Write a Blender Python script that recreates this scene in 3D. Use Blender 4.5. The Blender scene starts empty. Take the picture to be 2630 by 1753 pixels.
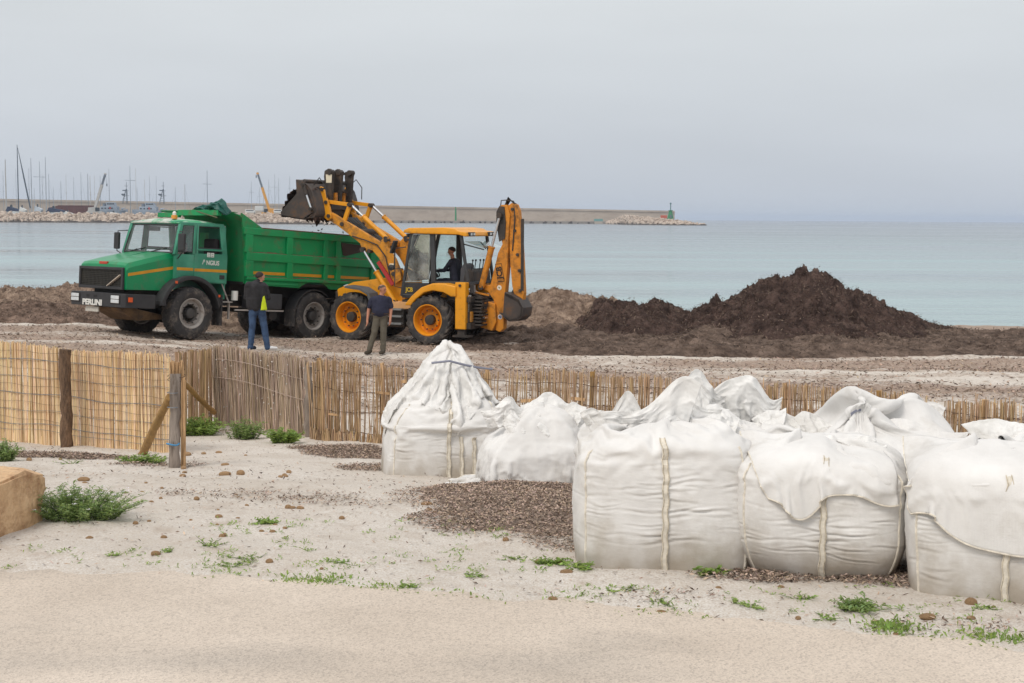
import bpy, bmesh, math, random, time
import numpy as np
from mathutils import Vector, Matrix, Euler
T0 = time.time()
sc = bpy.context.scene
col = sc.collection
random.seed(7)
RNG = np.random.default_rng(11)
PI = math.pi

# ------------------------------------------------------------------ camera
CAM_Z = 3.0
FPX = 2630 * 50 / 36                      # focal length in photograph pixels
PITCH = math.atan((876.5 - 560.3) / FPX)
ROLL = math.atan(0.0068)
fwd = np.array([0, math.cos(PITCH), -math.sin(PITCH)])
_r0 = np.array([1.0, 0, 0]); _u0 = np.cross(_r0, fwd)
rgt = math.cos(ROLL) * _r0 + math.sin(ROLL) * _u0
upv = -math.sin(ROLL) * _r0 + math.cos(ROLL) * _u0
cam = bpy.data.cameras.new('camera')
cam.lens = 50; cam.sensor_width = 36; cam.clip_start = 0.1; cam.clip_end = 20000
cam_ob = bpy.data.objects.new('camera', cam)
cam_ob.matrix_world = Matrix(((rgt[0], upv[0], -fwd[0], 0), (rgt[1], upv[1], -fwd[1], 0),
                              (rgt[2], upv[2], -fwd[2], CAM_Z), (0, 0, 0, 1)))
col.objects.link(cam_ob); sc.camera = cam_ob

# ------------------------------------------------------------------ world: bright overcast sky
SUN_EL, SUN_AZ = 52, 215                   # azimuth clockwise from +Y (sea): sun behind the camera, to its left
world = bpy.data.worlds.new('World'); sc.world = world; world.use_nodes = True
nt = world.node_tree; N = nt.nodes; L = nt.links
bg = N['Background']; bg.inputs[1].default_value = 0.1
sky = N.new('ShaderNodeTexSky'); sky.sky_type = 'NISHITA'; sky.sun_disc = False
sky.sun_elevation = math.radians(SUN_EL); sky.sun_rotation = math.radians(SUN_AZ); sky.dust_density = 4; sky.air_density = 1.2
tc = N.new('ShaderNodeTexCoord'); sep = N.new('ShaderNodeSeparateXYZ'); L.new(tc.outputs['Generated'], sep.inputs[0])
rmp = N.new('ShaderNodeValToRGB'); L.new(sep.outputs[2], rmp.inputs[0])
e = rmp.color_ramp.elements
e[0].position = 0.0; e[0].color = (.61, .658, .728, 1)
e[1].position = 1.0; e[1].color = (1.06, 1.06, 1.07, 1)
q = e.new(.05); q.color = (.65, .692, .75, 1)
q = e.new(.16); q.color = (.75, .778, .795, 1)
q = e.new(.4); q.color = (.88, .89, .905, 1)
nz = N.new('ShaderNodeTexNoise'); nz.inputs['Scale'].default_value = 2.2; nz.inputs['Detail'].default_value = 4
mpg = N.new('ShaderNodeMapping'); mpg.inputs['Scale'].default_value = (1, 1, 5); L.new(tc.outputs['Generated'], mpg.inputs[0]); L.new(mpg.outputs[0], nz.inputs[0])
mr = N.new('ShaderNodeMapRange'); mr.inputs[1].default_value = .3; mr.inputs[2].default_value = .7; mr.inputs[3].default_value = 9.25; mr.inputs[4].default_value = 10.4
L.new(nz.outputs[0], mr.inputs[0])
sca = N.new('ShaderNodeVectorMath'); sca.operation = 'SCALE'; L.new(rmp.outputs[0], sca.inputs[0]); L.new(mr.outputs[0], sca.inputs['Scale'])
mx = N.new('ShaderNodeMix'); mx.data_type = 'RGBA'; mx.inputs[0].default_value = .9
L.new(sky.outputs[0], mx.inputs[6]); L.new(sca.outputs[0], mx.inputs[7]); L.new(mx.outputs[2], bg.inputs[0])

sun = bpy.data.lights.new('sun', 'SUN'); sun.energy = 1.55; sun.angle = math.radians(18); sun.color = (1, .95, .88)
sun_ob = bpy.data.objects.new('sun', sun); col.objects.link(sun_ob)
_a = math.radians(SUN_AZ); _e = math.radians(SUN_EL)
_d = Vector((math.sin(_a) * math.cos(_e), math.cos(_a) * math.cos(_e), math.sin(_e)))
sun_ob.rotation_euler = _d.to_track_quat('Z', 'Y').to_euler()

vs = sc.view_settings
vs.view_transform = 'Standard'; vs.look = 'None'; vs.gamma = 1; vs.exposure = 0.0; vs.use_curve_mapping = False
sc.cycles.max_bounces = 6; sc.cycles.volume_bounces = 1; sc.cycles.transparent_max_bounces = 12

# ------------------------------------------------------------------ helpers
def ray(px, py):
    return fwd + rgt * (px - 1315) / FPX - upv * (py - 876.5) / FPX
def atY(px, py, Y):                         # point at real distance Y seen at a photograph pixel
    r = ray(px, py); return np.array([0, 0, CAM_Z]) + r * Y / r[1]
def atZ(px, py, Z):
    r = ray(px, py); return np.array([0, 0, CAM_Z]) + r * (Z - CAM_Z) / r[2]
def sstep(a, b, x):
    t = np.clip((np.asarray(x, float) - a) / (b - a), 0, 1); return t * t * (3 - 2 * t)
def _hash(ix, iy, iz, seed):
    h = (ix * 374761393 + iy * 668265263 + iz * 2147483647 + seed * 144269) & 0xFFFFFFFF
    h = ((h ^ (h >> 13)) * 1274126177) & 0xFFFFFFFF
    return ((h ^ (h >> 16)) & 0xFFFF) / 65535.0
def vnoise(x, y, z=0.0, seed=0):
    x = np.asarray(x, float); y = np.asarray(y, float); z = np.broadcast_to(np.asarray(z, float), x.shape)
    xi = np.floor(x).astype(np.int64); yi = np.floor(y).astype(np.int64); zi = np.floor(z).astype(np.int64)
    fx = x - xi; fy = y - yi; fz = z - zi
    fx = fx * fx * (3 - 2 * fx); fy = fy * fy * (3 - 2 * fy); fz = fz * fz * (3 - 2 * fz)
    r = 0
    for dz, wz in ((0, 1 - fz), (1, fz)):
        for dx, wx in ((0, 1 - fx), (1, fx)):
            for dy, wy in ((0, 1 - fy), (1, fy)):
                r = r + wx * wy * wz * _hash(xi + dx, yi + dy, zi + dz, seed)
    return r * 2 - 1
def fbm(x, y, z=0.0, seed=0, oct=4, gain=.5):
    a = 1.0; f = 1.0; s = 0; t = 0
    for k in range(oct):
        s = s + a * vnoise(np.asarray(x) * f, np.asarray(y) * f, np.asarray(z) * f, seed + k * 17); t += a; a *= gain; f *= 2.03
    return s / t
def S(r, g, b, k=.9):                       # an sRGB colour seen in the photograph -> linear base colour
    f = lambda v: ((v / 255 + .055) / 1.055) ** 2.4 if v > 10 else v / 255 / 12.92
    return (f(r) * k, f(g) * k, f(b) * k)

class MB:                                   # collects shapes, then links them as ONE mesh object
    def __init__(s): s.v = []; s.f = []; s.mi = []
    def add(s, V, F, m=0):
        o = len(s.v); s.v += [tuple(map(float, p)) for p in V]; s.f += [tuple(i + o for i in f) for f in F]; s.mi += [m] * len(F); return s
    def box(s, x0, x1, y0, y1, z0, z1, m=0):
        V = [(x, y, z) for x in (x0, x1) for y in (y0, y1) for z in (z0, z1)]
        return s.add(V, [(0, 1, 3, 2), (4, 6, 7, 5), (0, 4, 5, 1), (2, 3, 7, 6), (0, 2, 6, 4), (1, 5, 7, 3)], m)
    def prism(s, poly, a, b, axis='y', m=0):  # poly is (x,z) for axis y, (y,z) for axis x, (x,y) for axis z
        n = len(poly)
        def P(p, t): return (p[0], t, p[1]) if axis == 'y' else (t, p[0], p[1]) if axis == 'x' else (p[0], p[1], t)
        V = [P(p, a) for p in poly] + [P(p, b) for p in poly]
        F = [tuple(range(n)), tuple(range(2 * n - 1, n - 1, -1))] + [(i, i + n, (i + 1) % n + n, (i + 1) % n) for i in range(n)]
        return s.add(V, F, m)
    def tube(s, pts, r, n=8, m=0, cap=True):
        pts = [Vector(p) for p in pts]; rs = r if hasattr(r, '__len__') else [r] * len(pts)
        V = []; F = []; prev = None
        for i, p in enumerate(pts):
            d = (pts[min(i + 1, len(pts) - 1)] - pts[max(i - 1, 0)])
            if d.length < 1e-9: d = Vector((0, 0, 1))
            d.normalize()
            u = (prev - d * prev.dot(d)) if prev is not None else d.orthogonal()
            if u.length < 1e-6: u = d.orthogonal()
            u.normalize(); w = d.cross(u); prev = u
            for k in range(n):
                a = 2 * PI * k / n; V.append(p + (u * math.cos(a) + w * math.sin(a)) * rs[i])
        for i in range(len(pts) - 1):
            for k in range(n):
                F.append((i * n + k, i * n + (k + 1) % n, (i + 1) * n + (k + 1) % n, (i + 1) * n + k))
        if cap: F += [tuple(range(n - 1, -1, -1)), tuple((len(pts) - 1) * n + k for k in range(n))]
        return s.add(V, F, m)
    def bar(s, a, b, w, h, m=0, upd=(0, 0, 1)):  # rectangular bar from a to b
        a = Vector(a); b = Vector(b); d = (b - a).normalized(); u = Vector(upd)
        sx = d.cross(u)
        if sx.length < 1e-6: sx = d.orthogonal()
        sx.normalize(); uz = sx.cross(d)
        V = []
        for p in (a, b):
            for i, j in ((-1, -1), (1, -1), (1, 1), (-1, 1)): V.append(p + sx * (i * w / 2) + uz * (j * h / 2))
        return s.add(V, [(3, 2, 1, 0), (4, 5, 6, 7), (0, 1, 5, 4), (1, 2, 6, 5), (2, 3, 7, 6), (3, 0, 4, 7)], m)
    def lathe(s, prof, n=32, c=(0, 0, 0), axis='y', m=0):  # prof: (radius, along)
        V = []; F = []; k = len(prof)
        for i in range(n):
            a = 2 * PI * i / n; ca, sa = math.cos(a), math.sin(a)
            for r, t in prof:
                V.append((c[0] + r * ca, c[1] + t, c[2] + r * sa) if axis == 'y' else (c[0] + r * ca, c[1] + r * sa, c[2] + t) if axis == 'z' else (c[0] + t, c[1] + r * ca, c[2] + r * sa))
        for i in range(n):
            j = (i + 1) % n
            for q in range(k - 1): F.append((i * k + q, i * k + q + 1, j * k + q + 1, j * k + q))
        return s.add(V, F, m)
    def grid(s, rows, m=0, closed=False):      # rows of equal length lists of points
        n = len(rows[0]); V = [p for r in rows for p in r]; F = []
        for i in range(len(rows) - 1):
            for k in range(n if closed else n - 1):
                F.append((i * n + k, i * n + (k + 1) % n, (i + 1) * n + (k + 1) % n, (i + 1) * n + k))
        return s.add(V, F, m)
    def build(s, name, mat, parent=None, smooth=False, bevel=0.0, seg=2, solid=0.0):
        me = bpy.data.meshes.new(name); me.from_pydata(s.v, [], s.f)
        for mm in (mat if isinstance(mat, (list, tuple)) else [mat]): me.materials.append(mm)
        if any(s.mi): me.polygons.foreach_set('material_index', s.mi)
        bm = bmesh.new(); bm.from_mesh(me); bmesh.ops.recalc_face_normals(bm, faces=bm.faces)
        if bevel > 0:
            ed = [x for x in bm.edges if len(x.link_faces) == 2 and x.calc_face_angle(0) > .45]
            bmesh.ops.bevel(bm, geom=ed, offset=bevel, segments=seg, profile=.6, affect='EDGES', clamp_overlap=True)
        bm.to_mesh(me); bm.free()
        if smooth:
            me.polygons.foreach_set('use_smooth', [True] * len(me.polygons))
            me.set_sharp_from_angle(angle=math.radians(38))
        o = bpy.data.objects.new(name, me); col.objects.link(o)
        if parent is not None: o.parent = parent
        if solid:
            md = o.modifiers.new('thickness', 'SOLIDIFY'); md.thickness = solid; md.offset = 0
        return o
def tag(o, label, cat, group=None, kind=None):
    o['label'] = label; o['category'] = cat
    if group: o['group'] = group
    if kind: o['kind'] = kind
    return o
def thing(name, label, cat, loc=(0, 0, 0), rotz=0.0, group=None, mw=None):
    o = bpy.data.objects.new(name, None); o.empty_display_size = .2; col.objects.link(o)
    if mw is not None: o.matrix_world = mw
    else: o.location = tuple(map(float, loc)); o.rotation_euler = (0, 0, rotz)
    return tag(o, label, cat, group)
def struct(o): o['kind'] = 'structure'; return o
def stuff(o): o['kind'] = 'stuff'; return o
def npmesh(name, V, F, mat, parent=None, smooth=True, colors=None, attr=None):
    V = np.asarray(V, np.float32); F = np.asarray(F, np.int32)
    me = bpy.data.meshes.new(name); k = F.shape[1]
    me.vertices.add(len(V)); me.vertices.foreach_set('co', V.ravel())
    me.loops.add(F.size); me.loops.foreach_set('vertex_index', F.ravel())
    me.polygons.add(len(F)); me.polygons.foreach_set('loop_start', np.arange(0, F.size, k, dtype=np.int32))
    me.update(calc_edges=True)
    me.polygons.foreach_set('use_smooth', [smooth] * len(F))
    if colors is not None:
        ca = me.color_attributes.new('tint', 'FLOAT_COLOR', 'POINT'); c4 = np.ones((len(V), 4), np.float32); c4[:, :3] = colors; ca.data.foreach_set('color', c4.ravel())
    for nm, arr in (attr or {}).items():
        a = me.attributes.new(nm, 'FLOAT', 'POINT'); a.data.foreach_set('value', np.asarray(arr, np.float32))
    me.materials.append(mat); me.validate()
    o = bpy.data.objects.new(name, me); col.objects.link(o)
    if parent is not None: o.parent = parent
    return o
def frame_matrix(o, heading, pitch):
    h = Vector((math.cos(heading), math.sin(heading), 0)); l = Vector((-h.y, h.x, 0)); z = Vector((0, 0, 1))
    X = h * math.cos(pitch) + z * math.sin(pitch); Z = -h * math.sin(pitch) + z * math.cos(pitch)
    return Matrix(((X.x, l.x, Z.x, o[0]), (X.y, l.y, Z.y, o[1]), (X.z, l.z, Z.z, o[2]), (0, 0, 0, 1)))
def text_part(name, s, size, mat, parent, mw, extrude=.004, bold=0.0, xscale=1.0, font=None):
    cu = bpy.data.curves.new(name, 'FONT'); cu.body = s; cu.size = size; cu.extrude = extrude; cu.align_x = 'CENTER'; cu.align_y = 'CENTER'; cu.offset = bold
    ob = bpy.data.objects.new(name, cu); col.objects.link(ob)
    dg = bpy.context.evaluated_depsgraph_get(); me = bpy.data.meshes.new_from_object(ob.evaluated_get(dg))
    bpy.data.objects.remove(ob); me.materials.clear(); me.materials.append(mat)
    me.transform(Matrix.Diagonal((xscale, 1, 1, 1))); me.transform(mw)
    o = bpy.data.objects.new(name, me); col.objects.link(o); o.parent = parent
    return o

# ------------------------------------------------------------------ materials
MATS = {}
def mat(name, c, rough=.6, metal=0.0, var=.12, vs=3.0, dirt=None, bump=None, spec=.5, coord='Object', tint=False, stretch=None, c2=None, trans=0.0, alpha=1.0, emis=None, coat=0.0):
    if name in MATS: return MATS[name]
    m = bpy.data.materials.new(name); m.use_nodes = True; nt = m.node_tree; N = nt.nodes; L = nt.links
    b = N['Principled BSDF']; b.inputs['Roughness'].default_value = rough; b.inputs['Metallic'].default_value = metal
    b.inputs['Specular IOR Level'].default_value = spec; b.inputs['Transmission Weight'].default_value = trans; b.inputs['Alpha'].default_value = alpha; b.inputs['Coat Weight'].default_value = coat
    tc = N.new('ShaderNodeTexCoord'); src = tc.outputs[coord]
    if stretch:
        mp = N.new('ShaderNodeMapping'); mp.inputs['Scale'].default_value = stretch; L.new(src, mp.inputs[0]); src = mp.outputs[0]
    nz = N.new('ShaderNodeTexNoise'); nz.inputs['Scale'].default_value = vs; nz.inputs['Detail'].default_value = 5; nz.inputs['Roughness'].default_value = .6; L.new(src, nz.inputs[0])
    rp = N.new('ShaderNodeValToRGB'); L.new(nz.outputs[0], rp.inputs[0])
    lo = tuple(max(0, v * (1 - var)) for v in c); hi = tuple(min(1, v * (1 + var)) for v in (c2 or c))
    rp.color_ramp.elements[0].position = .32; rp.color_ramp.elements[0].color = (*lo, 1); rp.color_ramp.elements[1].position = .68; rp.color_ramp.elements[1].color = (*hi, 1)
    out = rp.outputs[0]
    if tint:
        at = N.new('ShaderNodeAttribute'); at.attribute_name = 'tint'
        mm = N.new('ShaderNodeMix'); mm.data_type = 'RGBA'; mm.blend_type = 'MULTIPLY'; mm.inputs[0].default_value = 1
        L.new(out, mm.inputs[6]); L.new(at.outputs['Color'], mm.inputs[7]); out = mm.outputs[2]
    if dirt:                                 # (colour, threshold low, threshold high, scale)
        n2 = N.new('ShaderNodeTexNoise'); n2.inputs['Scale'].default_value = dirt[3]; n2.inputs['Detail'].default_value = 8; n2.inputs['Roughness'].default_value = .7; L.new(src, n2.inputs[0])
        mr = N.new('ShaderNodeMapRange'); mr.inputs[1].default_value = dirt[1]; mr.inputs[2].default_value = dirt[2]; L.new(n2.outputs[0], mr.inputs[0])
        mm = N.new('ShaderNodeMix'); mm.data_type = 'RGBA'; L.new(mr.outputs[0], mm.inputs[0]); L.new(out, mm.inputs[6]); mm.inputs[7].default_value = (*dirt[0], 1); out = mm.outputs[2]
        rr = N.new('ShaderNodeMapRange'); rr.inputs[3].default_value = rough; rr.inputs[4].default_value = .9; L.new(mr.outputs[0], rr.inputs[0]); L.new(rr.outputs[0], b.inputs['Roughness'])
    L.new(out, b.inputs['Base Color'])
    if emis: b.inputs['Emission Color'].default_value = (*c, 1); b.inputs['Emission Strength'].default_value = emis
    if bump:                                 # (scale, strength, distance)
        n3 = N.new('ShaderNodeTexNoise'); n3.inputs['Scale'].default_value = bump[0]; n3.inputs['Detail'].default_value = 6; L.new(src, n3.inputs[0])
        bp = N.new('ShaderNodeBump'); bp.inputs['Strength'].default_value = bump[1]; bp.inputs['Distance'].default_value = bump[2]; L.new(n3.outputs[0], bp.inputs['Height']); L.new(bp.outputs[0], b.inputs['Normal'])
    MATS[name] = m; return m
def glass(name, c=(.90, .95, .93), rough=.02, mixf=.75):
    if name in MATS: return MATS[name]
    m = bpy.data.materials.new(name); m.use_nodes = True; nt = m.node_tree; N = nt.nodes; L = nt.links
    N.remove(N['Principled BSDF']); t = N.new('ShaderNodeBsdfTransparent'); t.inputs[0].default_value = (*c, 1)
    g = N.new('ShaderNodeBsdfGlossy'); g.inputs['Roughness'].default_value = rough; g.inputs['Color'].default_value = (1, 1, 1, 1)
    d = N.new('ShaderNodeBsdfDiffuse'); d.inputs[0].default_value = (.55, .58, .56, 1)
    nz = N.new('ShaderNodeTexNoise'); nz.inputs['Scale'].default_value = 3; nz.inputs['Detail'].default_value = 5
    mr = N.new('ShaderNodeMapRange'); mr.inputs[1].default_value = .35; mr.inputs[2].default_value = .75; mr.inputs[3].default_value = .04; mr.inputs[4].default_value = 1 - mixf; L.new(nz.outputs[0], mr.inputs[0])
    m1 = N.new('ShaderNodeMixShader'); L.new(mr.outputs[0], m1.inputs[0]); L.new(t.outputs[0], m1.inputs[1]); L.new(d.outputs[0], m1.inputs[2])
    fr = N.new('ShaderNodeFresnel'); fr.inputs[0].default_value = 1.45
    m2 = N.new('ShaderNodeMixShader'); L.new(fr.outputs[0], m2.inputs[0]); L.new(m1.outputs[0], m2.inputs[1]); L.new(g.outputs[0], m2.inputs[2])
    L.new(m2.outputs[0], N['Material Output'].inputs[0]); MATS[name] = m; return m
# ------------------------------------------------------------------ ground
ROAD_Z = 1.17
_edge = np.array([atZ(px, py, ROAD_Z)[:2] for px, py in ((-900, 1452), (0, 1478), (671, 1500), (1454, 1556), (2124, 1623), (2630, 1679), (3400, 1760))])
def edge_d(x, y):                            # how far beyond the road edge (towards the sea)
    return (np.asarray(y, float) - np.interp(x, _edge[:, 0], _edge[:, 1])) * .94
_py = [-60, 6, 8.6, 10, 11.2, 13, 15, 17, 22, 29, 33, 40, 45, 50, 60, 90, 3000]
_pz = [1.17, 1.17, 1.15, 1.10, .97, .82, .66, .50, .26, .03, 0, -.14, -.34, -.68, -1.3, -3, -8]
def gz(x, y, fine=True):
    x = np.asarray(x, float); y = np.asarray(y, float)
    ye = y + 1.6 * sstep(-3, 3.5, x) * sstep(8.4, 11, y) * (1 - sstep(22, 30, y))
    z = np.interp(ye, _py, _pz)
    pl = np.clip(-.065 * (x + 7.8) - .035 * (y - 34.7), -.22, .14)
    w = sstep(27, 31, y) * (1 - sstep(40, 45, y)); z = z * (1 - w) + pl * w
    d = edge_d(x, y) + .12 * fbm(x * .9, y * .9, seed=3) + .09 * fbm(x * 5, y * 5, seed=4)
    near = 1 - sstep(8, 12, y)
    z = z + near * (-.045 + .075 * sstep(-.4, .45, d)) * 1.0
    off = sstep(-.1, .5, d)
    z = z + off * (.03 * fbm(x * .7, y * .7, seed=5) + .016 * fbm(x * 3.1, y * 3.1, seed=6)) * (1 + 1.2 * sstep(14, 30, y))
    w2 = sstep(22, 26, y) * (1 - sstep(33.5, 35.5, y)); z = z + w2 * .045 * fbm(x * .3, y * 2.4, seed=12, oct=3)
    if fine: z = z + off * .007 * fbm(x * 11, y * 11, seed=8, oct=3)
    return z
def gp(px, py):                              # ground point seen at a photograph pixel
    r = ray(px, py); t0 = 3.0; o = np.array([0, 0, CAM_Z])
    lo, hi = 3.0, 60.0
    for n in (60, 40):
        t = np.linspace(lo, hi, n); P = o + t[:, None] * r; h = P[:, 2] - gz(P[:, 0], P[:, 1]); i = int(np.argmax(h < 0)) if (h < 0).any() else n - 1
        lo, hi = t[max(i - 1, 0)], t[i]
    return P[i]
def litter_mask(x, y, full=False):                       # where dry seagrass lies thick
    x = np.asarray(x, float); y = np.asarray(y, float)
    d = edge_d(x, y)
    m = .18 + .10 * fbm(x * .6, y * .8, seed=21)
    far = sstep(15.5, 20, y)
    band = fbm(x * .10, y * .75, seed=22, oct=5) + .45 * fbm(x * .5, y * 1.5, seed=25)
    m = m * (1 - far) + far * np.clip(.64 + .75 * band, .0, 1)
    m = np.maximum(m, far * sstep(27.5, 30, y) * np.clip(.55 + .9 * fbm(x * .3, y * .6, seed=23), 0, 1) * sstep(-9, -4, x))
    m = np.maximum(m, sstep(40, 43, y) * .9)
    for cx, cy, rx, ry, a in PATCH:
        q = ((x - cx) / rx) ** 2 + ((y - cy) / ry) ** 2 + .5 * fbm(x * 1.6, y * 1.6, seed=24)
        m = np.maximum(m, (a if full else a * .62) * (1 - sstep(.45, 1.25, q)))
    return np.clip(m, 0, 1) * sstep(-.25, .3, d)
# thick patches of dry seagrass (placed where the photograph shows them)
MOUND = gp(1410, 1282)
PATCH = [(MOUND[0], MOUND[1], .88, 1.25, 1.0)]
for px, py, rx, ry, a in ((930, 1168, .65, .55, 1), (850, 1150, .5, .4, .9), (985, 1200, .45, .35, .9), (700, 1270, .9, .2, .5), (880, 1290, .6, .2, .5), (40, 1168, .75, .30, 1), (210, 1172, .5, .22, .9), (400, 1195, .5, .22, .7),
                          (1940, 1455, .16, .5, 1), (2290, 1480, .35, .22, 1), (1980, 1480, .45, .16, .8), (1450, 1390, .3, .3, .7), (1230, 1330, .45, .5, .85), (640, 1110, .8, .3, .6), (1700, 1535, .4, .12, .45), (2420, 1610, .5, .12, .5)):
    g_ = gp(px, py); PATCH.append((g_[0], g_[1], rx, ry, a))

def ground_mat():
    m = bpy.data.materials.new('sand'); m.use_nodes = True; nt = m.node_tree; N = nt.nodes; L = nt.links; b = N['Principled BSDF']
    b.inputs['Roughness'].default_value = .95; b.inputs['Specular IOR Level'].default_value = .15
    tc = N.new('ShaderNodeTexCoord'); src = tc.outputs['Object']
    def noise(s, d=6, st=None, r=.6):
        n = N.new('ShaderNodeTexNoise'); n.inputs['Scale'].default_value = s; n.inputs['Detail'].default_value = d; n.inputs['Roughness'].default_value = r
        if st:
            mp = N.new('ShaderNodeMapping'); mp.inputs['Scale'].default_value = st; L.new(src, mp.inputs[0]); L.new(mp.outputs[0], n.inputs[0])
        else: L.new(src, n.inputs[0])
        return n.outputs[0]
    def rng(v, a, b_, c=0.0, d=1.0):
        k = N.new('ShaderNodeMapRange'); k.inputs[1].default_value = a; k.inputs[2].default_value = b_; k.inputs[3].default_value = c; k.inputs[4].default_value = d; L.new(v, k.inputs[0]); return k.outputs[0]
    def mix(f, a, b_):
        k = N.new('ShaderNodeMix'); k.data_type = 'RGBA'
        L.new(f, k.inputs[0])
        for i, v in ((6, a), (7, b_)):
            if isinstance(v, tuple): k.inputs[i].default_value = (*v, 1)
            else: L.new(v, k.inputs[i])
        return k.outputs[2]
    sand = mix(rng(noise(1.3, 8), .35, .65), S(215, 207, 197), S(236, 231, 224))
    sand = mix(rng(noise(90, 3), .35, .7), sand, S(202, 188, 172))
    sand = mix(rng(noise(34, 6, (1, .6, 1), .75), .58, .70), sand, S(160, 138, 122)); sand = mix(rng(noise(4, 6), .55, .75), sand, S(196, 182, 168))      # scattered dark grains and shreds
    lit = mix(rng(noise(26, 8, (1, .6, 1), .75), .38, .62), S(134, 112, 98), S(198, 181, 166))
    lit = mix(rng(noise(7, 6), .4, .65), lit, S(162, 141, 126))
    at = N.new('ShaderNodeAttribute'); at.attribute_name = 'litter'
    ad = N.new('ShaderNodeMath'); ad.operation = 'ADD'; L.new(at.outputs['Fac'], ad.inputs[0])
    n1 = rng(noise(16, 10, (.5, 1, 1), .8), .25, .75, -.62, .62); L.new(n1, ad.inputs[1])
    f = rng(ad.outputs[0], .42, .72)
    c = mix(f, sand, lit)
    L.new(c, b.inputs['Base Color'])
    bp = N.new('ShaderNodeBump'); bp.inputs['Strength'].default_value = .75; bp.inputs['Distance'].default_value = .04; L.new(noise(11, 10, None, .72), bp.inputs['Height']); L.new(bp.outputs[0], b.inputs['Normal'])
    return m
SAND = ground_mat()
def make_ground():
    ys = np.concatenate([np.linspace(-3, 4.5, 10), np.linspace(4.7, 17, 300), np.geomspace(17.1, 62, 220), [75, 110, 200]])
    s = np.concatenate([np.linspace(-3.2, -.72, 30), np.linspace(-.7, .7, 300), np.linspace(.72, 3.2, 30)])
    X = s[None, :] * (np.maximum(ys, 2)[:, None] * .55 + 1.5); Y = np.repeat(ys[:, None], len(s), 1)
    Z = gz(X, Y); n, k = X.shape
    idx = np.arange(n * k).reshape(n, k)
    F = np.stack([idx[:-1, :-1], idx[:-1, 1:], idx[1:, 1:], idx[1:, :-1]], -1).reshape(-1, 4)
    o = npmesh('beach_sand', np.stack([X, Y, Z], -1).reshape(-1, 3), F, SAND, attr={'litter': litter_mask(X, Y).ravel()})
    struct(o)
make_ground()
# road: gritty pinkish path, its edge buried under drifting sand
def road_mat():
    m = mat('road_grit', S(205, 193, 180), .9, var=.07, vs=.55, spec=.2, c2=S(214, 203, 191))
    nt = m.node_tree; N = nt.nodes; L = nt.links; b = N['Principled BSDF']; base = b.inputs['Base Color'].links[0].from_socket
    tc = N.new('ShaderNodeTexCoord')
    v = N.new('ShaderNodeTexVoronoi'); v.inputs['Scale'].default_value = 115; L.new(tc.outputs['Object'], v.inputs[0])
    cr = N.new('ShaderNodeValToRGB'); L.new(v.outputs['Color'], cr.inputs[0]); E = cr.color_ramp.elements
    E[0].position = .12; E[0].color = (.66, .64, .62, 1); E[1].position = .9; E[1].color = (1.14, 1.10, 1.05, 1); q = E.new(.4); q.color = (.95, .92, .88, 1)
    mm = N.new('ShaderNodeMix'); mm.data_type = 'RGBA'; mm.blend_type = 'MULTIPLY'; mm.inputs[0].default_value = .72; L.new(base, mm.inputs[6]); L.new(cr.outputs[0], mm.inputs[7])
    n2 = N.new('ShaderNodeTexNoise'); n2.inputs['Scale'].default_value = .75; n2.inputs['Detail'].default_value = 7; mp = N.new('ShaderNodeMapping'); mp.inputs['Scale'].default_value = (.7, 1.5, 1); L.new(tc.outputs['Object'], mp.inputs[0]); L.new(mp.outputs[0], n2.inputs[0])
    r2 = N.new('ShaderNodeMapRange'); r2.inputs[1].default_value = .52; r2.inputs[2].default_value = .68; r2.inputs[4].default_value = .6; L.new(n2.outputs[0], r2.inputs[0])
    m2 = N.new('ShaderNodeMix'); m2.data_type = 'RGBA'; m2.blend_type = 'MULTIPLY'; L.new(r2.outputs[0], m2.inputs[0]); L.new(mm.outputs[2], m2.inputs[6]); m2.inputs[7].default_value = (.66, .68, .70, 1)
    L.new(m2.outputs[2], b.inputs['Base Color'])
    bp = N.new('ShaderNodeBump'); bp.inputs['Strength'].default_value = .5; bp.inputs['Distance'].default_value = .006; L.new(v.outputs['Distance'], bp.inputs['Height']); L.new(bp.outputs[0], b.inputs['Normal'])
    return m
def make_road():
    b = MB(); xs = np.linspace(-30, 30, 61)
    b.grid([[(x, yy(x), ROAD_Z) for x in xs] for yy in (lambda x: -3, lambda x: 2, lambda x: float(np.interp(x, _edge[:, 0], _edge[:, 1])) + .6)])
    struct(b.build('road', road_mat()))
make_road()

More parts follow.
